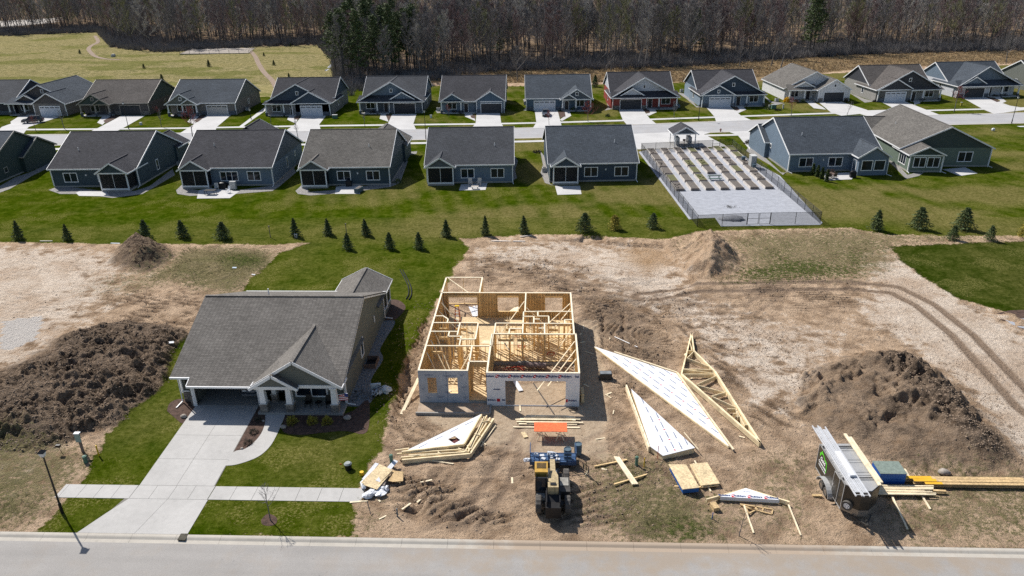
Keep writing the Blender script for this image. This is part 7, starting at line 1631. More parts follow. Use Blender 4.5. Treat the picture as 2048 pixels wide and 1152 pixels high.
# ================================================================ vehicles
def loft(secs, ys):
    """sections: list of list of (x,z); same length, along y"""
    mb = MB(); n = len(secs[0]); vs = [(x, y, z) for s_, y in zip(secs, ys) for x, z in s_]
    fs = [(i*n+j, i*n+(j+1) % n, (i+1)*n+(j+1) % n, (i+1)*n+j) for i in range(len(secs)-1) for j in range(n)]
    fs += [tuple(range(n-1, -1, -1)), tuple((len(secs)-1)*n+j for j in range(n))]; mb.add(vs, fs); return mb
def car(label, loc, rz, kind='suv', paint='carpaint', name='parked_car', cat='car'):
    """front of the vehicle at -y"""
    c = thing(name, label, cat, loc, rz)
    L_, W_2, H_ = dict(suv=(4.7, .93, 1.68), pickup=(5.6, .98, 1.85), sedan=(4.7, .9, 1.45))[kind]
    hoodz = dict(suv=1.02, pickup=1.15, sedan=.92)[kind]; y0, y1 = -L_/2, L_/2
    sec = lambda w_, zb_, zt_: [(-w_*.93, zb_), (w_*.93, zb_), (w_, zb_+.25), (w_*.98, zt_-.12), (w_*.86, zt_), (-w_*.86, zt_), (-w_*.98, zt_-.12), (-w_, zb_+.25)]
    ys = [y0, y0+.12, y0+.5, y0+1.25, y1-.9, y1-.15, y1]; hs = [hoodz-.28, hoodz-.12, hoodz-.04, hoodz+.02, hoodz+.05, hoodz+.03, hoodz-.1]; ws = [W_2*.86, W_2*.95, W_2, W_2, W_2, W_2*.97, W_2*.9]
    loft([sec(w_, .32, z) for w_, z in zip(ws, hs)], ys).build('body', M[paint], c, smooth=False)
    cy0, cy1 = (y0+1.15, y1-.35) if kind == 'suv' else ((y0+1.35, y1-2.1) if kind == 'pickup' else (y0+1.3, y1-.7)); k = W_2*.84
    def cabin(g0, g1, w0, w1, zt_, mm, nm): 
        mb = MB(); mb.add([(-w0, cy0-g0, hoodz), (w0, cy0-g0, hoodz), (w0, cy1+g0*.3, hoodz), (-w0, cy1+g0*.3, hoodz), (-w1, cy0+.65-g1, zt_), (w1, cy0+.65-g1, zt_), (w1, cy1-.25+g1, zt_), (-w1, cy1-.25+g1, zt_)], [(0, 3, 2, 1), (4, 5, 6, 7), (0, 1, 5, 4), (1, 2, 6, 5), (2, 3, 7, 6), (3, 0, 4, 7)]); return mb.build(nm, mm, c)
    cabin(0, 0, k, k*.86, H_-.06, M['glass'], 'windows')
    MB().prism([(-k*.84, cy0+.62), (k*.84, cy0+.62), (k*.84, cy1-.22), (-k*.84, cy1-.22)], H_-.06, H_).build('car_roof', M[paint], c)
    mb = MB()
    for sx in (-1, 1):
        mb.beam((sx*k, cy0, hoodz), (sx*k*.87, cy0+.65, H_-.05), .07, .06); mb.beam((sx*k*.99, (cy0+cy1)/2, hoodz), (sx*k*.87, (cy0+cy1)/2, H_-.05), .05, .09); mb.beam((sx*k, cy1, hoodz), (sx*k*.87, cy1-.25, H_-.05), .07, .12)
    mb.build('pillars', M[paint], c)
    if kind == 'pickup': MB().box(-.78, .78, cy1+.15, y1-.12, hoodz-.02, hoodz+.08).build('bed_cover', M['black'], c)
    for sx in (-1, 1):
        for yy in (y0+.95, y1-.95):
            w0 = MB(); w0.tube((sx*(W_2-.02), yy, .35), (sx*(W_2+.012), yy, .35), .22, .2, 12); wo = w0.build('wheel', M['chrome'], c); t_ = MB(); t_.tube((sx*(W_2-.24), yy, .35), (sx*(W_2+.0), yy, .35), .35, .35, 16); t_.build('tyre', M['rubber'], wo)
        MB().box(sx*W_2*.6-.17, sx*W_2*.6+.17, y0-.01, y0+.06, hoodz-.36, hoodz-.2).build('headlight', M['headl'], c)
        MB().box(sx*W_2*.75-.12, sx*W_2*.75+.12, y1-.06, y1+.01, hoodz-.35, hoodz-.1).build('tail_light', M['inkred'], c)
    MB().box(-W_2*.38, W_2*.38, y0-.03, y0+.02, hoodz-.42, hoodz-.2).box(-W_2*.85, W_2*.85, y0-.08, y0+.02, .38, .55).build('grille', M['chrome'] if kind == 'pickup' else M['black'], c)
    return c
car('dark suv parked beside the white garage door at the far left', (*g2(67, 245.5), .036), R(-68), 'suv', 'carpaint'); car('small grey car parked facing the street before a white garage door', (*g2(1091.5, 231), .036), R(2), 'sedan', 'cargrey')
car('dark pickup parked inside the open garage of the nearest house', (-25.35, 56.2, .04), 0, 'pickup', 'carpaint', 'parked_pickup', 'pickup'); 
# ================================================================ yard things
def ac(label, px, py, col='acgrey', s_=.85, z=0):
    x, y = g2(px, py); o = thing('ac_unit', label, 'air conditioner', (x, y, .02), .03, 'air conditioners beside houses'); MB().box(-s_/2, s_/2, -s_/2, s_/2, 0, .8).build('casing', M[col], o); MB().tube((0, 0, .8), (0, 0, .83), s_*.4, s_*.4, 12).build('fan_grille', M['blackmetal'], o)
for l, px, py in (('air conditioner right of the navy house with the corner screen porch', 361, 331), ('air conditioner right of the blue grey house with the furnished porch', 596, 329), ('air conditioner left of the navy house beside the garden', 1089, 344), ('air conditioner right of the olive grey house', 495.5, 221), ('air conditioner between the blue grey house and the black garage door house', 877, 222),
                  ('air conditioner left of the teal blue house', 1363, 184.5), ('air conditioner at the left wall of the white house', 1553, 203), ('air conditioner left of the blue house with the grey car', 1051, 209), ('air conditioner at the right front of the nearest teal lamp house', 1518, 199.5), ('air conditioner left of the red house', 1214, 199)): ac(l, px, py)
def chair(label, x, y, z, rz, mat_=M['black'], s_=1.0, cat='chair', name='patio_chair', group='chairs on patios and porches'):
    c = thing(name, label, cat, (x, y, z), rz, group); c.scale = (s_,)*3
    MB().rbox((0, 0, .43), (.52, .5, .05)).build('seat', mat_, c); MB().rbox((0, .27, .72), (.52, .04, .58), (R(-12), 0, 0)).build('backrest', mat_, c)
    for sx in (-.24, .24):
        for sy in (-.22, .22): MB().box(sx-.02, sx+.02, sy-.02, sy+.02, 0, .42).build('leg', mat_, c)
        MB().box(sx-.03, sx+.03, -.24, .26, .62, .65).build('armrest', mat_, c)
    return c
chair('dark porch chair left of the small table', -19.9, 52.1, .22, 0); chair('dark porch chair right of the small table', -18.1, 52.1, .22, .2)
o = thing('porch_table', 'small dark table between the two porch chairs', 'table', (-19.0, 52.1, .22)); MB().tube((0, 0, .45), (0, 0, .48), .3, .3, 12).build('table_top', M['black'], o)
for a in (.5, 2.6, 4.7): MB().tube((.2*math.cos(a), .2*math.sin(a), 0), (.2*math.cos(a), .2*math.sin(a), .45), .02, .02, 5).build('leg', M['black'], o)
wb = M['bedwood']
for k, (px, py) in enumerate(((941, 372), (958.5, 371.5))): x, y = g2(px, py); chair(['pale adirondack chair on the small patio, left one', 'pale adirondack chair on the small patio, right one'][k], x, y, .034, .2-.4*k, wb, 1.25)
x, y = g2(950, 378); o = thing('patio_table', 'low pale table in front of the two deck chairs', 'table', (x, y, .034)); MB().box(-.6, .6, -.3, .3, .4, .45).build('table_top', wb, o); MB().box(-.5, -.4, -.25, .25, 0, .4).build('leg', wb, o); MB().box(.4, .5, -.25, .25, 0, .4).build('leg', wb, o)
x, y = g2(421.5, 389); o = thing('patio_table', 'dark glass patio table on the left patio by the grill', 'table', (x, y, .034)); MB().box(-.9, .9, -.5, .5, .7, .74).build('table_top', M['black'], o)
for sx in (-.8, .8):
    for sy in (-.4, .4): MB().box(sx-.03, sx+.03, sy-.03, sy+.03, 0, .7).build('leg', M['black'], o)
chair('grey patio chair behind the dark glass patio table', *g2(434, 381), .034, .3, M['acgrey'], 1.2); chair('white patio chair right of the dark glass patio table', *g2(457, 386), .034, -.6, M['tarp'], 1.1)
def grill(label, px, py, mat_=M['black'], w_=1.2, d_=.6, h_=1.15):
    x, y = g2(px, py); o = thing('grill', label, 'grill', (x, y, .034), .0, 'grills on patios'); MB().rbox((0, 0, .45), (w_*.75, d_, .75)).build('cabinet', mat_, o); MB().blob((0, 0, .9), w_*.42, d_*.55, .3, jit=.0, seg=12, rings=6).build('lid', mat_, o); MB().box(-w_/2, w_/2, -d_*.4, d_*.4, .8, .84).build('side_shelf', mat_, o)
grill('black covered grill against the wall of the blue grey house', 447, 377, w_=1.9, d_=1.1); grill('black grill against the wall of the dark blue brown roofed house', 698, 373); grill('black grill at the corner of the pale blue sunroom', 1705, 355, w_=1.3)
one('storage_box', 'tall pale storage box against the rear wall beside the black grill', 'storage box', MB().prism([(-.5, -.3), (.5, -.3), (.5, .3), (-.5, .3)], 0, 1.35), M['acgrey'], (*g2(467.5, 378.5), .034))
o = thing('planter', 'long dark stone planter at the right end of the patio', 'planter', (*g2(718, 384), .034), -.25); MB().box(-.4, .4, -.9, .9, 0, .75).build('planter_box', M['drum'], o); MB().box(-.3, .3, -.8, .8, .75, .78).build('soil', M['soilbed'], o)
for k, (px, py, rz) in enumerate(((1657, 352, 0), (1665, 352, .1), (1657, 358, 3.0), (1668, 358, 3.3))): x, y = g2(px, py); chair(['dark patio chair by the pointed shrubs, back left of four', 'dark patio chair by the pointed shrubs, back right of four', 'dark patio chair by the pointed shrubs, front left of four', 'dark patio chair by the pointed shrubs, front right of four'][k], x, y, .034, rz, M['wicker'], 1.1)
x, y = g2(1662, 355.5); o = thing('patio_table', 'round dark table among four chairs by the pointed shrubs', 'table', (x, y, .034)); MB().tube((0, 0, .7), (0, 0, .74), .6, .6, 16).build('table_top', M['wicker'], o); MB().tube((0, 0, 0), (0, 0, .7), .06, .06, 8).build('leg', M['wicker'], o)
# sofa in the screen porch, flag, bicycles, heap at the hero house
x, y = g2(392, 352, .3)
mb = MB(); fl = thing('house_flag', 'red and white striped flag on an angled pole at the porch column', 'flag', (-17.2, 51.3, 1.9), 0)
MB().tube((0, 0, 0), (1.25, -.55, .55), .018, .018, 6).build('pole', M['white'], fl)
mb = MB(); mw = MB(); n = 7
for i in range(n):
    a0, a1 = i/n, (i+1)/n; (mb if i % 2 == 0 else mw).slab([(1.2-.9*.0, -.53, .5-a0*.62), (1.2, -.53, .5-a1*.62), (.35, -.2+.04*math.sin(i), .12-a1*.5), (.35, -.2, .12-a0*.5)], .01)
mb.build('flag_stripes', M['flagred'], fl); mw.build('flag_cloth', M['white'], fl); MB().box(.95, 1.21, -.56, -.5, .2, .5).build('flag_canton', M['flagblue'], fl)
def bike(label, x, y, rz, mat_):
    b_ = thing('bicycle', label, 'bicycle', (x, y, .02), rz, 'bicycles beside the nearest house')
    for xx in (-.5, .5):
        mb = MB(); 
        for i in range(16): a, c_ = 2*math.pi*i/16, 2*math.pi*(i+1)/16; mb.beam((xx+.33*math.cos(a), 0, .34+.33*math.sin(a)), (xx+.33*math.cos(c_), 0, .34+.33*math.sin(c_)), .04, .04, up=(0, 1, 0))
        mb.build('wheel', M['rubber'], b_)
    mb = MB(); P_ = dict(r=(-.5, 0, .34), f=(.5, 0, .34), b=(-.08, 0, .3), s=(-.2, 0, .8), h=(.33, 0, .85))
    for a, c_ in (('r', 'b'), ('r', 's'), ('b', 's'), ('b', 'h'), ('s', 'h'), ('h', 'f')): mb.beam(P_[a], P_[c_], .035, .035, up=(0, 1, 0))
    mb.build('frame', mat_, b_); MB().rbox((-.22, 0, .87), (.25, .14, .05)).build('saddle', M['black'], b_); MB().rbox((.33, 0, 1.0), (.05, .55, .03)).build('handlebar', M['black'], b_)
bike('dark bicycle leaning at the right side wall of the nearest house', -15.9, 53.6, .3, M['carpaint']); bike('dark bicycle lying against the white covered heap', -14.4, 54.0, .9, M['black'])
mb = MB(); random.seed(8)
mb.rbox((-.35, .5, .45), (.9, .15, .9), (.3, 0, .2))
for i in range(7): mb.blob((random.uniform(-.5, .9), random.uniform(-.5, .6), random.uniform(.2, .35)), random.uniform(.3, .5), random.uniform(.25, .45), random.uniform(.2, .35), jit=.3, seg=9, rings=6)
tag(mb.build('covered_heap', pm('pale_blue_tarp', (.5, .56, .6), .5, .2, 5), None, (-14.3, 54.4, .02)), 'pale blue white covered heap in the rock bed right of the nearest house', 'covered heap')
ww = thing('window_well', 'brown metal window well at the right wall of the nearest house', 'window well', (-16.15, 58.9, 0)); MB().box(-.55, .6, -.05, 0, 0, .45).box(.55, .6, 0, 1.6, 0, .45).box(-.55, .6, 1.6, 1.65, 0, .45).build('well_wall', M['wicker'], ww); MB().box(-.55, .55, 0, 1.6, .0, .04).build('well_floor', M['black'], ww)
mb = MB(); pts = [g2(818, 600), g2(823, 590), g2(822, 575), g2(815, 560), g2(806, 548)]
o = thing('drain_pipe', 'pair of black bent drain pipes lying on the lawn behind the mulch bed', 'drain pipe', (0, 0, 0))
for dx in (0, .35):
    mb = MB(); c_ = [(x-dx, y+dx*.4, .08+(.9*max(0, i-12)/8)**2*.6) for i, (x, y) in enumerate(smooth_line(pts[::1], 5))]; mb.path(c_, .06, 6); mb.build('pipe', M['black'], o)
dr_ = one('storm_drain_grate', 'dark brown patch of debris over the storm drain at the kerb', 'drain', MB().prism([g2(355, 1080), g2(362, 1068), g2(377, 1068), g2(370, 1081)], -.05, .045), M['bushdk'])
def stake(label, px, py, h_=1.1, mat_='bedwooddk', group='marker stakes by the spruce row'):
    x, y, z = P3(px, py); one('stake', label, 'stake', MB().box(-.04, .04, -.04, .04, 0, h_).box(-.1, .1, -.06, .06, h_, h_+.12), M[mat_], (x, y, z), group=group)
stake('dark stake right of the fifth spruce in the back row', 541, 475, 1.6); stake('dark stake behind the first spruce of the lawn row', 693, 466, 1.3); 
for k, (px, py) in enumerate(((590.5, 476), (594, 476))): stake(['short white stake in front of a spruce, left of a close pair', 'short white stake in front of a spruce, right of a close pair'][k], px, py, .5, 'tarp')
def ubox(label, px, py, w_=.9, d_=.7, h_=.8, m_='pedgreen'):
    x, y = g2(px, py); o = thing('transformer_box', label, 'utility box', (x, y, .0), 0, 'green utility boxes in front yards'); MB().box(-w_/2, w_/2, -d_/2, d_/2, 0, h_).build('cabinet', M[m_], o); MB().box(-w_/2-.04, w_/2+.04, -d_/2-.04, d_/2+.04, h_, h_+.08).build('lid', M['acgrey'], o)
ubox('green utility box with pale lid right of the large navy gable', 670, 236.5, 1.2, .8, .8); ubox('small utility box on the lawn left of the street lamp houses', 282, 249.5, .5, .5, .5, 'tarp'); ubox('small utility box right of the open garage house', 862, 235.5, .45, .4, .6, 'tarp'); ubox('green utility box in the mulch before the white house', 1547, 217.5, 1.1, .8, 1.0); ubox('slim pale utility box left of the green one in the mulch', 1538, 218, .35, .35, .9, 'acgrey'); ubox('slim pale utility box right of the green one in the mulch', 1566, 217.5, .3, .3, 1.0, 'acgrey')
ubox('small yellow green pedestal on the lawn before the white sided house', 1922, 211.5, .35, .35, .8, 'bushgold')
one('satellite_ball', 'small pale round object lying on the far right lawn', 'ball', MB().blob((0, 0, .3), .42, .35, .32, jit=.2), M['tarp'], (*g2(1986, 262), 0)); one('tarp_scrap', 'dark grey covered heap on the lawn left of the teal blue house', 'heap', MB().blob((0, 0, .4), .9, .7, .7, jit=.2), M['drum'], (*g2(1352.5, 216), 0))
# far fenced plot in the meadow
a, b_, c_, d_ = [P3(*p) for p in ((360, 109.5), (498, 107), (510, 96), (385, 98))]
fq = thing('plot_fence', 'low dark fence round a bare plot at the wood edge in the meadow', 'fence', (0, 0, 0))
for p, q in ((a, b_), (b_, c_), (c_, d_), (d_, a)):
    n = max(2, int(math.dist(p, q)/4)); mb = MB()
    for i in range(n+1): x, y, z = [p[j]+(q[j]-p[j])*i/n for j in range(3)]; mb.tube((x, y, z-.3), (x, y, z+1.6), .07, .07, 5)
    mb.tube((p[0], p[1], p[2]+1.55), (q[0], q[1], q[2]+1.55), .05, .05, 4); mb.tube((p[0], p[1], p[2]+.8), (q[0], q[1], q[2]+.8), .04, .04, 4); mb.build('post_run', M['barkdk'], fq)
zq = max(p[2] for p in (a, b_, c_, d_))+.05
struct(MB().prism([p[:2] for p in (a, b_, c_, d_)], zq-1.2, zq).build('bare_plot', pm('plot_earth', (.36, .32, .28), .95, .25, .6, world=True)))
one('culvert_pipe', 'small pale culvert end at the bend of the meadow path', 'culvert', MB().blob((0, 0, .5), 1.1, .8, .7, jit=.2), M['acgrey'], P3(227, 113.5))
# ================================================================ vegetation
def tri_cloud(pts_r, size, rnd, flat=.5, mb=None, elong=1.6):
    mb = mb or MB()
    for (x, y, z), d in pts_r:
        s_ = size*rnd.uniform(.6, 1.3); a = Vector((rnd.gauss(0, 1), rnd.gauss(0, 1), rnd.gauss(0, flat))).normalized()
        if d is not None: a = (a*.5+Vector(d)).normalized()
        b = a.cross(Vector((rnd.gauss(0, 1), rnd.gauss(0, 1), rnd.gauss(0, 1)))).normalized()
        p = Vector((x, y, z)); mb.v += [tuple(p-a*s_*elong*.5-b*s_*.35), tuple(p-a*s_*elong*.5+b*s_*.35), tuple(p+a*s_*elong*.7)]; n = len(mb.v); mb.f.append((n-3, n-2, n-1)); mb.m.append(0)
    return mb
def spruce_mesh(seed, h=1.0, r=.36, n=3600, cone=1.0, top=1.0):
    """unit spruce: conical whorls of drooping sprays"""
    rnd = random.Random(seed); P = []
    lv = 15
    for i in range(n):
        t = rnd.random()**.8; t = t*.97+.02
        lev = (math.floor(t*lv)+rnd.uniform(.0, .55))/lv
        rr = r*(1-lev)**cone*(.82+.3*math.sin(lev*40+seed))+.015
        a = rnd.uniform(0, 6.283); lop = 1+.22*math.sin(a*3+seed*1.7+lev*9)+.1*math.sin(a*7+lev*23); q = rnd.random()**.4
        z = .06+lev*.94*h-.07*q*(1-lev); P.append(((math.cos(a)*rr*q*lop, math.sin(a)*rr*q*lop, z), (math.cos(a)*.9, math.sin(a)*.9, -.25)))
    return tri_cloud(P, .05, rnd, .5, None, 1.25)
def proto_tree(name, label, cat, trunk, tm, crown, cmat, group=None):
    o = thing(name, label, cat, (0, 0, -50), 0, group); t = trunk.build('trunk', tm, o); c = crown.build('crown', cmat, o); return o
def place_tree(proto, used, loc, rz, label, sc):
    if not used: proto.location = loc; proto.rotation_euler = (0, 0, rz); proto['label'] = label; proto.scale = sc if isinstance(sc, tuple) else (sc,)*3; return proto
    return copy_thing(proto, loc, rz, label, sc)
sp = [proto_tree('spruce', 'x', 'spruce', MB().tube((0, 0, 0), (0, 0, .8), .03, .01, 6), M['bark'], spruce_mesh(s_, r=rr, cone=cn), M['needle' if s_ < 3 else 'needleyel'], 'young spruces in the hedge row') for s_, rr, cn in ((0, .34, .9), (1, .42, .78), (2, .5, .66), (3, .5, .5))]
used = [False]*4
rows_ = [(38, 479, 2.9, 0, 'first spruce from the left edge, narrow and dark'), (136, 480, 2.6, 0, 'second spruce from the left, slim, standing alone'), (292, 480, 2.9, 1, 'spruce just behind the left soil pile'), (367, 475, 2.8, 1, 'spruce right of the left soil pile, clearly shadowed'), (446, 478, 2.7, 2, 'scruffy spruce, fifth from the left'),
         (592, 473, 2.6, 0, 'spruce with two short white stakes at its foot'), (657, 470, 2.7, 0, 'slim spruce right of the one with white stakes'), (733, 471, 2.6, 0, 'slim dark spruce on the hedge line behind the lawn row'), (696, 499, 2.4, 1, 'low spruce on the lawn, left of the three in the front row'), (780, 498, 2.4, 1, 'low spruce on the lawn, middle of the three in the front row'), (839, 498, 2.3, 1, 'low spruce on the lawn, right of the three in the front row'),
         (893, 473, 2.7, 0, 'spruce right of the lawn row on the hedge line'), (971, 470, 2.7, 0, 'slim spruce above the long grey board'), (1049, 468, 2.6, 0, 'slim spruce above the dug shelf'), (1169, 463, 2.8, 2, 'broad spruce left of the yellow one'), (1230, 459, 2.3, 3, 'round yellowish conifer between two darker ones'), (1305, 456, 2.3, 2, 'rounded spruce nearest the garden fence'),
         (1751, 460, 3.2, 1, 'dense spruce, leftmost of the group at the right'), (1838, 458, 3.2, 2, 'broad spruce, second tall one of the right group'), (1925, 458, 3.4, 2, 'tallest broad spruce of the right group'), (1904, 479, 2.2, 2, 'small spruce in front of the tallest right one'), (1980, 479, 2.0, 2, 'small spruce, farthest right but one'), (2049, 475, 2.4, 3, 'yellowish conifer cut by the right edge')]
for px, py, h_, kd, lab in rows_:
    x, y, z = P3(px, py); w_ = 1.0+random.Random(px).uniform(-.08, .12)
    t_ = place_tree(sp[kd], used[kd], (x, y, z-.03), random.Random(px).uniform(0, 6), lab, (h_*w_*random.Random(px+1).uniform(.78, 1.02), h_*w_*random.Random(px+2).uniform(.78, 1.02), h_*random.Random(px+3).uniform(.92, 1.08))); used[kd] = True
    t_.rotation_euler = (random.Random(px+4).uniform(-.05, .05), random.Random(px+5).uniform(-.05, .05), t_.rotation_euler[2])
for px, py, h_, lab in ((325, 164, 2.6, 'dark spruce behind the brown roofed house in the meadow'), (418, 133, 2.6, 'small dark spruce in the open meadow'), (288, 137, 1.8, 'tiny spruce in the left meadow'), (548, 131, 2.0, 'small dark conifer right of the meadow path'), (528, 112, 1.6, 'tiny conifer near the fenced plot'), (581, 93, 1.8, 'small conifer at the wood edge of the meadow'), (160, 107, 1.9, 'small shrub spruce by the meadow path bend'), (1190, 174, 3.6, 'lone spruce between the blue house and the red house'), (578, 155, 1.5, 'tiny conifer above the large navy gable house')):
    x, y, z = P3(px, py); copy_thing(sp[1], (x, y, z), px, lab, (h_*.9, h_*.9, h_))
arb = None
for k, (px, py) in enumerate(((1625, 350), (1634, 353.5), (1643, 357.5), (1653, 363))):
    x, y = g2(px, py); lab = ['pointed arborvitae against the wall, farthest of four', 'pointed arborvitae, second from the wall', 'pointed arborvitae, third from the wall', 'pointed arborvitae nearest the viewer, by the patio'][k]
    if arb is None: arb = proto_tree('arborvitae', lab, 'shrub', MB().tube((0, 0, 0), (0, 0, .5), .04, .02, 6), M['bark'], spruce_mesh(9, r=.2, cone=.5), M['arb'], 'pointed shrubs by the patio'); arb.location = (x, y, 0); arb.scale = (2.1,)*3
    else: copy_thing(arb, (x, y, 0), k, lab, 2.1)
def shrub(label, loc, r_, h_, mat_, seed=0, n=260, leaf=.09, name='shrub'):
    rnd = random.Random(seed); P = []
    for i in range(n):
        a = rnd.uniform(0, 6.28); ph = math.acos(rnd.uniform(0, 1)); q = rnd.uniform(.6, 1)*(1+.15*math.sin(3*a+seed)); d = (math.cos(a)*math.sin(ph), math.sin(a)*math.sin(ph), math.cos(ph)); P.append(((d[0]*r_*q, d[1]*r_*q, d[2]*h_*q), d))
    o = tri_cloud(P, leaf, rnd).build(name, mat_, None, loc); tag(o, label, 'shrub'); return o
for k, px in enumerate((584, 624, 654.5)): shrub(['golden round shrub below the porch, left of three', 'golden round shrub below the porch, middle of three', 'golden round shrub below the porch, right of three'][k], (*g2(px, 846-2*k*0), 0), .48, .65, M['bushgold'], k, 420, .1)
shrub('dark twiggy shrub in the path bed, upper one', (*g2(517, 842), 0), .35, .4, M['bushdk'], 5, 200, .07); shrub('dark twiggy shrub in the path bed, middle one', (*g2(507, 866), 0), .4, .4, M['bushdk'], 6, 220, .07); shrub('dark twiggy shrub in the path bed, lowest one', (*g2(496, 887), 0), .42, .4, M['bushdk'], 7, 220, .07)
shrub('bright yellow flowering shrub by the white house porch', (*g2(1573, 204), 0), .9, 1.2, M['forsythia'], 8, 300, .25)
rs = random.Random(77)
far_shrubs = [(45, 232, 'dark shrub row before the dark brown gabled house'), (178, 232, 'pale shrub at the left corner of the brown house'), (352, 234, 'dark shrubs under the olive porch'), (372, 234, 'low dark shrub right of the olive porch column'), (552, 226, 'shrub at the left corner of the navy gabled house'), (575, 226, 'low shrub under the navy gabled house window'), (598, 226, 'low shrub by the navy gabled house door'), (725, 226, 'pale round shrub left of the open garage house'), (745, 227, 'dark shrub under the open garage house window'), (849, 224, 'shrub right of the open garage'), (885, 222, 'dry shrub left of the black door house'), (910, 226, 'dark shrub under the black door house window'), (922, 227, 'dark shrub by the black door house entry'), (1008, 222, 'dry brown shrub right of the black garage door'),
              (1057, 218, 'shrub at the left corner of the blue house with the grey car'), (1147, 221, 'dark shrub under the charcoal gable porch'), (1168, 221, 'dark shrub right under the charcoal gable porch'), (1224, 216, 'dry shrub left of the red garage'), (1315, 213, 'dark shrub under the red house window'), (1333, 212, 'dark shrub right of the red house porch'), (1350, 208, 'pale shrub at the right corner of the red house'), (1215, 233, 'round green shrub on the lawn before the red house'),
              (1402, 213, 'small shrub left of the teal garage door'), (1490, 207, 'dark shrub under the teal house window'), (1505, 206, 'dark shrub right of the teal house porch'), (1535, 219, 'low shrub in the utility mulch, left'), (1555, 221, 'low shrub in the utility mulch, middle'), (1592, 204, 'dark shrub left under the white house porch'), (1605, 205, 'dark shrub right under the white house porch'), (1692, 204, 'pale shrub right of the brown garage door'), (1750, 204, 'dry shrub left of the tan garage'), (1820, 203, 'dark shrub by the tan house entry'), (1845, 201, 'dark shrub under the tan house window'), (1862, 200, 'dark shrub right of the tan house porch'),
              (1990, 194, 'dry shrub by the white sided house porch'), (2010, 193, 'dark shrub right of the white sided house porch'), (1003, 201, 'dark shrub behind the black door house'), (1075, 305, 'bare brown shrub left of the navy garden house'), (1495, 288, 'dry shrub at the front corner of the pale blue house'), (110, 316, 'dry shrub left of the navy corner porch house'), (862, 296, 'low dry shrubs by the near walk of the far street'), (588, 326, 'shrub at the right of the blue grey furnished house'), (795, 365, 'low shrub at the right rear of the dark blue house')]
for i, (px, py, lab) in enumerate(far_shrubs):
    x, y = g2(px, py); mt_ = rs.choice([M['bushdk'], M['bushdk'], M['twig'], M['needle']]); shrub(lab, (x, y, 0), rs.uniform(.6, 1.0), rs.uniform(.5, .9), mt_, i, 130, .2)

# ---------------- bare trees
def bare_tree(seed, h, spread=.32, levels=3, first=.35, nlimb=14, twigs=700, n0=6, tr=.016, lean=.05, twl=.055, tww=.0030):
    """returns trunk and crown meshes of a leafless tree of height h"""
    rnd = random.Random(seed); T, C = MB(), MB(); segs = []
    p = Vector((0, 0, -.02*h)); d = Vector((rnd.uniform(-lean, lean), rnd.uniform(-lean, lean), 1)).normalized(); k = 9; stem = [p.copy()]
    for i in range(k):
        d = (d+Vector((rnd.uniform(-.07, .07), rnd.uniform(-.07, .07), .06))).normalized(); p = p+d*h*.93/k; stem.append(p.copy())
    r = lambda t: h*tr*(1-t)**.8+h*.0012
    for i in range(k): T.tube(stem[i], stem[i+1], r(i/k), r((i+1)/k), n0, cap=False)
    def at(t): j = min(int(t*k), k-1); return stem[j].lerp(stem[j+1], t*k-j)
    ends = []
    for i in range(nlimb):
        t = first+(1-first)*(i+rnd.random())/nlimb*.97; a = i*2.4+rnd.uniform(-.5, .5); up = .55+.9*t*rnd.uniform(.7, 1.2)
        L_ = h*spread*(1.15-t)*rnd.uniform(.7, 1.25); dd = Vector((math.cos(a), math.sin(a), up)).normalized(); q = at(t); rr = r(t)*.55; ns = 4
        for s_ in range(ns):
            dd = (dd+Vector((rnd.uniform(-.2, .2), rnd.uniform(-.2, .2), rnd.uniform(0, .25)))).normalized(); q2 = q+dd*L_/ns*1.25
            C.tube(q, q2, rr*(1-s_/ns)+h*.0008, rr*(1-(s_+1)/ns)+h*.0006, 3 if h > 3 else 4, cap=False)
            if s_ > 0 or levels < 3:
                for b_ in range(3):
                    e = (dd+Vector((rnd.uniform(-.9, .9), rnd.uniform(-.9, .9), rnd.uniform(-.2, .7)))).normalized(); l2 = L_*rnd.uniform(.3, .55); m_ = q.lerp(q2, rnd.random()); ee = m_+e*l2; C.tube(m_, ee, h*.0014, h*.0007, 3, cap=False); ends.append((m_, ee, e))
            ends.append((q, q2, dd)); q = q2
    for i in range(twigs):
        a, b_, e = ends[rnd.randrange(len(ends))]; m_ = a.lerp(b_, rnd.random()**.6); f_ = (e+Vector((rnd.uniform(-1, 1), rnd.uniform(-1, 1), rnd.uniform(-.5, 1)))).normalized(); s_ = f_.orthogonal().normalized()*h*tww*rnd.uniform(.6, 1.3)
        s_.rotate(Matrix.Rotation(rnd.uniform(0, 6.28), 3, f_)); ee = m_+f_*h*twl*rnd.uniform(.6, 1.6)
        C.v += [tuple(m_-s_*.5), tuple(m_+s_*.5), tuple(ee)]; n = len(C.v); C.f.append((n-3, n-2, n-1)); C.m.append(0)
    return T, C
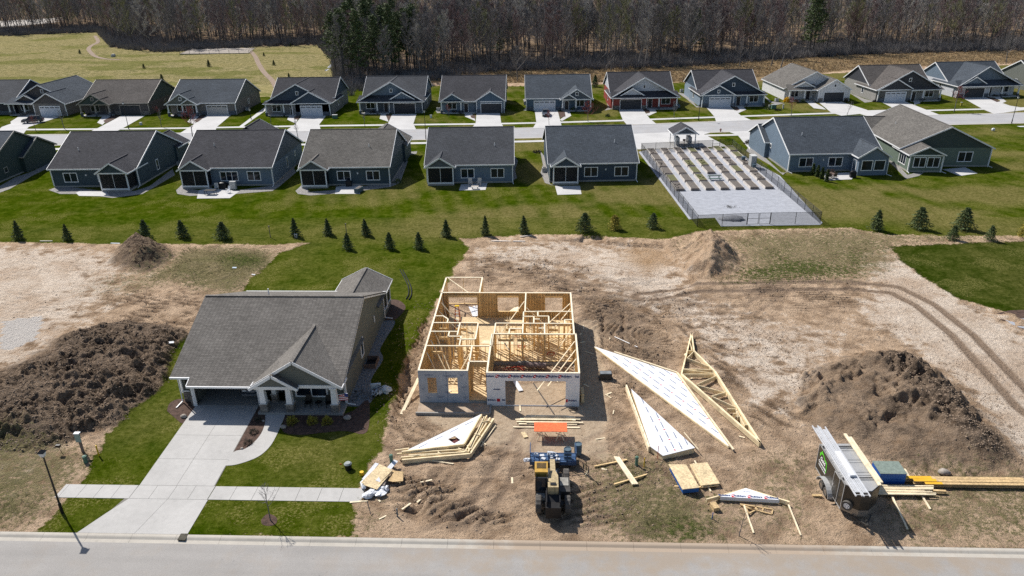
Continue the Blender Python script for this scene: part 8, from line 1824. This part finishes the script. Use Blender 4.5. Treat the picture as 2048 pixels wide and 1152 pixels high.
# street and yard trees, each its own
def yard_tree(label, px, py, h_, seed, tw='twig', tk='bark', pt=None, **kw):
    x, y, z = P3(px, py) if pt is None else pt
    T, C = bare_tree(seed, h_, **kw); o = thing('bare_tree', label, 'tree', (x, y, z)); T.build('trunk', M[tk], o); C.build('crown', M[tw], o); return o
M['redbud'] = pm('red_buds', (.24, .07, .06), .9, .4)
yard_tree('thin bare sapling on the near verge in a mulch ring', 541, 1041, 3.4, 1, spread=.34, twigs=160, nlimb=13, twl=.05, tww=.004, first=.4, tr=.012)
yard_tree('reddish budding tree behind the ridge of the second nearer house', 386, 276, 7.0, 2, 'redbud', 'bark', spread=.42, twigs=900, tww=.006); yard_tree('slim bare street tree left of the brown grey roofed house', 597, 281, 5.4, 3, 'twig', spread=.2, twigs=250, tww=.005)
yard_tree('reddish twiggy tree before the charcoal porch gable', 1176, 243, 4.8, 4, 'redbud', spread=.46, twigs=1500, tww=.008, first=.25); yard_tree('reddish flowering tree before the white sided house', 1908, 224, 6.2, 5, 'redbud', spread=.42, twigs=1000, tww=.007); yard_tree('brown budding tree right of the utility boxes', 1582, 232, 4.5, 6, 'redbud', spread=.5, twigs=700, tww=.006)
yard_tree('small reddish tree at the corner of the black garage door house', 898, 234, 3.2, 7, 'redbud', spread=.45, twigs=500, tww=.008); yard_tree('thin street tree right of the dark suv', 129, 258, 5.0, 8, 'twig', spread=.22, twigs=200, tww=.005); yard_tree('small reddish tree in front of the dark suv', 72, 262, 3.6, 9, 'redbud', spread=.5, twigs=450, tww=.008); yard_tree('thin bare sapling right of the brown garage drive', 323, 254, 4.6, 10, 'twig', spread=.22, twigs=200, tww=.005)
yard_tree('thin bare sapling on the lawn before the navy gabled house', 542, 248, 4.6, 11, 'twig', spread=.2, twigs=180, tww=.005); yard_tree('thin bare sapling before the open garage house', 730, 254, 4.4, 12, 'twig', spread=.2, twigs=160, tww=.005); yard_tree('small reddish tree peeking over the navy ridge by the grey car', 1098, 250, 3.4, 13, 'redbud', spread=.5, twigs=400, tww=.008); yard_tree('thin sapling right of the red house walk', 1348, 236, 4.2, 14, 'twig', spread=.3, twigs=250, tww=.005)
yard_tree('thin sapling before the tan house drive', 1694, 230, 3.6, 15, 'twig', spread=.3, twigs=200, tww=.005); yard_tree('small brown tree between the brown house and the olive house', 318, 236, 3.0, 16, 'redbud', spread=.45, twigs=300, tww=.008); yard_tree('thin dark dead sapling lying in the front scrub', 1478, 1072, 2.2, 17, 'barkdk', spread=.4, twigs=90, nlimb=9, tww=.004)
yard_tree('multi stemmed grey tree standing in the reeds behind the blue ridge', 1035, 163, 11, 18, 'twig', spread=.4, twigs=1500); yard_tree('bare grey tree in the reeds behind the red house, left', 1222, 143, 10, 19, 'twig', spread=.3, twigs=900); yard_tree('bare grey tree in the reeds behind the red house, right', 1245, 142, 12, 20, 'twig', spread=.3, twigs=900)
yard_tree('leaning bare tree in the reeds behind the teal house, left', 1479, 135, 10, 21, 'twig', spread=.35, twigs=900); yard_tree('leaning bare tree in the reeds behind the white house, left', 1542, 133, 12, 22, 'twig', spread=.35, twigs=1000, lean=.2); yard_tree('leaning bare tree in the reeds behind the white house, right', 1561, 137, 13, 23, 'twig', spread=.35, twigs=1000, lean=.15); yard_tree('bare tree in the reeds behind the white sided house', 2012, 128, 11, 24, 'twig', spread=.3, twigs=800)

# ---------------- the woods
NV = 12; protos = []; rw = random.Random(5)
kinds = [('twig', 'barkdk')]*5+[('twigred', 'barkdk')]*3+[('twig', 'bark')]*2+[('twigpale', 'barkpale')]+[('twiggreen', 'barkdk')]
labs = {'twig': 'tall grey brown leafless tree in the front ranks of the woods', 'twigred': 'tall leafless tree with reddish budding crown in the front ranks of the woods', 'twigpale': 'tall leafless tree with pale whitish stem in the front ranks of the woods', 'twiggreen': 'tall tree with first yellow green leaves in the front ranks of the woods'}
cats = {'twig': 'grey leafless trees of the wood front', 'twigred': 'reddish budding trees of the wood front', 'twigpale': 'pale stemmed trees of the wood front', 'twiggreen': 'first green trees of the wood front'}
for i, (tw, tk) in enumerate(kinds):
    T, C = bare_tree(100+i, 22.0, spread=.22+.05*(i % 3), nlimb=16, twigs=2100, n0=5, tr=.0075, lean=.06, twl=.045, tww=.0024, first=.18+.05*(i % 4))
    o = thing('woodland_tree', labs[tw], 'tree', (0, 0, 0), 0, cats[tw]); T.build('trunk', M[tk], o); C.build('crown', M[tw], o); protos.append(o)
TL_ = np.array(sorted(TLW)); 
def edge_y(x): return float(np.interp(x, TL_[:, 0], TL_[:, 1]))
# positions over the whole wood
pos_ = []
for i in range(34000):
    x = rw.uniform(-420, 400); y = rw.uniform(225, 620); e = edge_y(x)
    if y < e or abs(x+.0437*y) > y*.735+14: continue
    t_ = (y-e)
    if rw.random() > (.27 if t_ < 90 else .1): continue
    pos_.append((x, y))
# pale clearing with a road, upper left
clr = [g2(*p) for p in [(-60, 62), (120, 50), (140, 38), (60, 40), (-60, 46)]]
def inpoly(x, y, P_):
    o = False
    for i in range(len(P_)):
        (x1, y1), (x2, y2) = P_[i], P_[(i+1) % len(P_)]
        if (y1 > y) != (y2 > y) and x < (x2-x1)*(y-y1)/(y2-y1)+x1: o = not o
    return o
pos_ = [p for p in pos_ if not inpoly(*p, clr) or rw.random() < .35]
pines = [(672, 150, 20), (690, 162, 22), (705, 150, 23), (722, 166, 22), (738, 150, 24), (755, 160, 20), (770, 148, 22), (786, 158, 23), (800, 150, 20), (815, 148, 21), (830, 146, 22), (713, 140, 24), (748, 138, 24), (790, 136, 24), (885, 130, 17), (975, 118, 17), (1000, 127, 12), (1388, 118, 18), (1378, 110, 15), (1617, 112, 24), (1625, 108, 22), (235, 60, 16), (600, 60, 15)]
pw = [g2(px, py) for px, py, _ in pines]
pos_ = [p for p in pos_ if all(math.dist(p, q) > (5 if i > 13 else 4) for i, q in enumerate(pw))]
pos_.sort(key=lambda p: math.hypot(*p))
front = pos_[:300]; rest = pos_[300:]
usedp = [False]*NV
for x, y in front:
    i = rw.randrange(NV); s_ = rw.uniform(.72, 1.12); loc = (x, y, gz(x, y)); rz = rw.uniform(0, 6.28)
    if not usedp[i]: protos[i].location = loc; protos[i].rotation_euler = (0, 0, rz); protos[i].scale = (s_, s_, s_); usedp[i] = True
    else: copy_thing(protos[i], loc, rz, None, (s_, s_, s_*rw.uniform(.92, 1.08)))
# the deep wood as one mass
lows = []
for i in range(6):
    T, C = bare_tree(200+i, 22.0, spread=.24, nlimb=10, twigs=560, n0=4, tr=.0072, twl=.06, tww=.0034, first=.22)
    mi = [(0, 1), (0, 2), (0, 1), (0, 3), (0, 5), (0, 2)][i]
    T.m = [mi[0]]*len(T.f); C.m = [mi[1]]*len(C.f); T.add(C.v, C.f, 0); T.m[-len(C.f):] = C.m
    # triangulate to arrays
    F = []; Mi = []
    for f, m_ in zip(T.f, T.m):
        for k in range(1, len(f)-1): F.append((f[0], f[k], f[k+1])); Mi.append(m_)
    lows.append((np.array(T.v), np.array(F), np.array(Mi)))
VV, FF, MM = [], [], []; off = 0
for x, y in rest[:5600]:
    v, f, mi = lows[rw.randrange(6)]; a = rw.uniform(0, 6.28); s_ = rw.uniform(.75, 1.12); c_, sn = math.cos(a)*s_, math.sin(a)*s_
    q = np.empty_like(v); q[:, 0] = v[:, 0]*c_-v[:, 1]*sn+x; q[:, 1] = v[:, 0]*sn+v[:, 1]*c_+y; q[:, 2] = v[:, 2]*s_+gz(x, y); VV.append(q); FF.append(f+off); MM.append(mi); off += len(v)
def np_mesh(name, V_, F_, mats_, mi=None):
    me = bpy.data.meshes.new(name); me.vertices.add(len(V_)); me.vertices.foreach_set('co', V_.astype(np.float32).ravel()); me.loops.add(F_.size); me.loops.foreach_set('vertex_index', F_.astype(np.int32).ravel())
    me.polygons.add(len(F_)); me.polygons.foreach_set('loop_start', (np.arange(len(F_))*3).astype(np.int32)); me.polygons.foreach_set('loop_total', np.full(len(F_), 3, np.int32))
    for m_ in mats_: me.materials.append(m_)
    if mi is not None: me.polygons.foreach_set('material_index', mi.astype(np.int32))
    me.update(calc_edges=True); o = bpy.data.objects.new(name, me); COL.objects.link(o); return o
print('deep trees', len(rest), 'faces', sum(len(f) for f in FF))
o = np_mesh('deep_woods', np.concatenate(VV), np.concatenate(FF), [M['barkdk'], M['twig'], M['twigred'], M['twiggreen'], M['barkpale'], M['twigpale']], np.concatenate(MM))
tag(o, 'dense mass of leafless trees behind the front ranks', 'woods', None, 'stuff')
# pines
def pine(seed, h_, low=.42):
    rnd = random.Random(seed); T = MB(); T.tube((0, 0, -.3), (0, 0, h_*.55), h_*.013, h_*.009, 7, cap=False).tube((0, 0, h_*.55), (0, 0, h_*.97), h_*.009, .03, 6, cap=False); P = []
    for i in range(46):
        t = low+(1-low)*(i/46)**.9; a = i*2.4+rnd.uniform(-.4, .4); L_ = h_*.17*(1.05-((t-low)/(1-low))**1.4)*rnd.uniform(.55, 1.25)+.4; z = t*h_
        T.tube((0, 0, z), (math.cos(a)*L_, math.sin(a)*L_, z+L_*.12), .05, .02, 3, cap=False)
        for k in range(int(26+30*L_/3)):
            q = rnd.random()**.55; cx_, cy_ = math.cos(a)*L_*q, math.sin(a)*L_*q; P.append(((cx_+rnd.gauss(0, .42), cy_+rnd.gauss(0, .42), z+L_*.12*q+rnd.gauss(0, .26)), None))
    for i in range(7):
        a = rnd.uniform(0, 6.28); z = h_*rnd.uniform(.15, low); T.tube((0, 0, z), (math.cos(a)*1.4, math.sin(a)*1.4, z+.1), .03, .01, 3, cap=False)
    return T, tri_cloud(P, .42, rnd, .4)
pp_ = []
for k, lw in enumerate((.4, .3, .48, .22)):
    T, C = pine(50+k, 22.0, lw); o = thing('pine_tree', 'x', 'pine tree', (0, 0, 0), 0, 'tall dark pines in the woods'); T.build('trunk', M['barkdk'], o); C.build('crown', M['needle2'], o); pp_.append(o)
plabs = ['pine at the left front of the dark pine stand', 'pine with low boughs in the left of the dark stand', 'pine third from the left of the dark stand', 'front pine near the middle left of the dark stand', 'tall central pine of the dark stand', 'front pine in the middle of the dark stand', 'pine right of the middle of the dark stand', 'front pine in the right half of the dark stand', 'pine in the right half of the dark stand', 'pine near the right end of the dark stand', 'rightmost pine of the dark stand', 'rear pine in the left of the dark stand', 'rear pine in the centre of the dark stand', 'rear pine in the right of the dark stand', 'lone pine right of the dark stand', 'lone ragged pine above the blue house row', 'small green conifer among leafless trees above the street lamp houses', 'dark conifer in the woods above the teal blue house', 'smaller dark conifer beside the one above the teal house', 'tallest lone pine above the white house', 'second pine close behind the tallest lone pine', 'dark conifer at the upper left woods', 'dark conifer in the woods above the side path']
for k, ((px, py, h_), (x, y)) in enumerate(zip(pines, pw)):
    s_ = h_/22; loc = (x, y, gz(x, y)); i = k % 4; ss = (s_*1.05, s_*1.05, s_)
    if k < 4: pp_[i].location = loc; pp_[i].scale = ss; pp_[i]['label'] = plabs[k]; pp_[i].rotation_euler = (0, 0, k)
    else: copy_thing(pp_[i], loc, k*1.3, plabs[k], ss)
# undergrowth, reeds, weeds, clods: masses nobody could count
def scatter(name, label, cat, pts, fn, mat_):
    VV, FF = [], []; off = 0
    for (x, y, z, s_), (v, f) in ((p, fn(i)) for i, p in enumerate(pts)):
        a = rs.uniform(0, 6.28); c_, sn = math.cos(a)*s_, math.sin(a)*s_; q = np.empty_like(v); q[:, 0] = v[:, 0]*c_-v[:, 1]*sn+x; q[:, 1] = v[:, 0]*sn+v[:, 1]*c_+y; q[:, 2] = v[:, 2]*s_+z; VV.append(q); FF.append(f+off); off += len(v)
    o = np_mesh(name, np.concatenate(VV), np.concatenate(FF), [mat_]); tag(o, label, cat, None, 'stuff'); return o
def brush_v(seed, n=70, w_=.03, sp_=.5):
    rnd = random.Random(seed); v = []; f = []
    for i in range(n):
        a = rnd.uniform(0, 6.28); r_ = rnd.uniform(0, .35); tx, ty, tz = math.cos(a)*(r_+rnd.uniform(.1, sp_)), math.sin(a)*(r_+rnd.uniform(.1, sp_)), rnd.uniform(.4, 1.0); b_ = rnd.uniform(0, 6.28); o_ = len(v)
        v += [(math.cos(a)*r_-w_*math.cos(b_), math.sin(a)*r_-w_*math.sin(b_), 0), (math.cos(a)*r_+w_*math.cos(b_), math.sin(a)*r_+w_*math.sin(b_), 0), (tx, ty, tz)]; f.append((o_, o_+1, o_+2))
    return np.array(v), np.array(f)
BR = [brush_v(i, 60, .022) for i in range(6)]; WD = [brush_v(30+i, 16, .05, .6) for i in range(6)]
pts = []
while len(pts) < 5600:
    x = rs.uniform(-330, 260); e = edge_y(x); y = e+abs(rs.gauss(0, 26))-3
    if abs(x+.0437*y) > y*.735+10 or inpoly(x, y, clr): continue
    if -66 < x < -38: y -= rs.uniform(0, 14)*(x < -46)
    pts.append((x, y, gz(x, y), rs.uniform(1.4, 3.6)))
scatter('undergrowth', 'grey brown leafless brush along the foot of the woods', 'brush', pts, lambda i: BR[i % 6], M['twig'])
pts = []
for i in range(5200):
    t = rs.random(); px = rs.uniform(840, 2150); top = np.interp(px, [840, 1000, 1370, 1700, 2150], [146, 138, 134, 112, 100]); bot = np.interp(px, [840, 1000, 1370, 1700, 2150], [168, 166, 164, 140, 122]); x, y = g2(px, top+(bot-top)*t); pts.append((x, y, gz(x, y), rs.uniform(.5, 1.1)))
scatter('reeds', 'tan dry reeds and grass between the back row and the woods', 'reeds', pts, lambda i: WD[i % 6], M['straw'])
# weeds over the scrubby soil, clods over the mounds (sampled from the ground's own layers)
def sample(mask, n, seed, amp=None):
    r_ = np.random.RandomState(seed); sub = (slice(np.searchsorted(gy, 37.3), np.searchsorted(gy, 101)), slice(np.searchsorted(gx, -58), np.searchsorted(gx, 62)))
    m_ = mask[sub].clip(0, 1); X, Y, Z = GX[sub], GY[sub], H0[sub]; c = (m_ > r_.rand(*m_.shape)*1.0) & (r_.rand(*m_.shape) < .5); ii = np.argwhere(c); r_.shuffle(ii); ii = ii[:n]
    return [(X[a, b_]+r_.uniform(-.08, .08), Y[a, b_]+r_.uniform(-.08, .08), Z[a, b_]) for a, b_ in ii]
TF = [brush_v(60+i, 11, .035, .8) for i in range(6)]
nz = sst(fbm(GX, GY, 2.5, 404, 4), .45, .6)
wm = np.clip(scrub*.8*nz+greenpatch*.7, 0, 1)*(GY < 101)*(1-grass)
pts = [(x, y, z-.01, rs.uniform(.1, .26)) for x, y, z in sample(wm, 9000, 1)]
scatter('weed_tufts', 'small dry and green weed tufts on the rough soil', 'weeds', pts, lambda i: TF[i % 6], M['weed'])
ico = np.array([(0, 0, .6), (.9, 0, 0), (.3, .85, .1), (-.75, .5, 0), (-.7, -.55, .1), (.35, -.85, 0), (0, 0, -.4)]); icf = np.array([(0, 1, 2), (0, 2, 3), (0, 3, 4), (0, 4, 5), (0, 5, 1), (6, 2, 1), (6, 3, 2), (6, 4, 3), (6, 5, 4), (6, 1, 5)])
def clodf(i): r_ = random.Random(i % 40); return ico*np.array([[r_.uniform(.7, 1.3), r_.uniform(.7, 1.3), r_.uniform(.6, 1.1)]]), icf
pts = [(x, y, z, rs.uniform(.03, .11)) for x, y, z in sample(np.clip(bblur(dark*(dark > .6), 3), 0, 1)*dz, 12000, 2)]
scatter('soil_clods', 'crumbled dark clods over the soil mounds', 'soil clods', pts, clodf, M['clod'])
pts = [(x, y, z, rs.uniform(.02, .06)) for x, y, z in sample(np.clip(dz*padm*(1-graded)*.5, 0, 1)*(GY > 38), 12000, 3)]
scatter('loose_stones', 'small pale stones and crumbs over the bare building ground', 'stones', pts, clodf, M['clodpale'])

pts = [(x, y, z, rs.uniform(.03, .1)) for x, y, z in sample(np.clip(bblur(ruts, 3)*1.6, 0, 1)*(GY < 60)+np.clip(bblur(ruts, 2), 0, .5)*(GY > 60), 9000, 7)]
scatter('rut_crumbs', 'crumbled soil lumps along the churned wheel ruts', 'soil crumbs', pts, clodf, M['clod'])
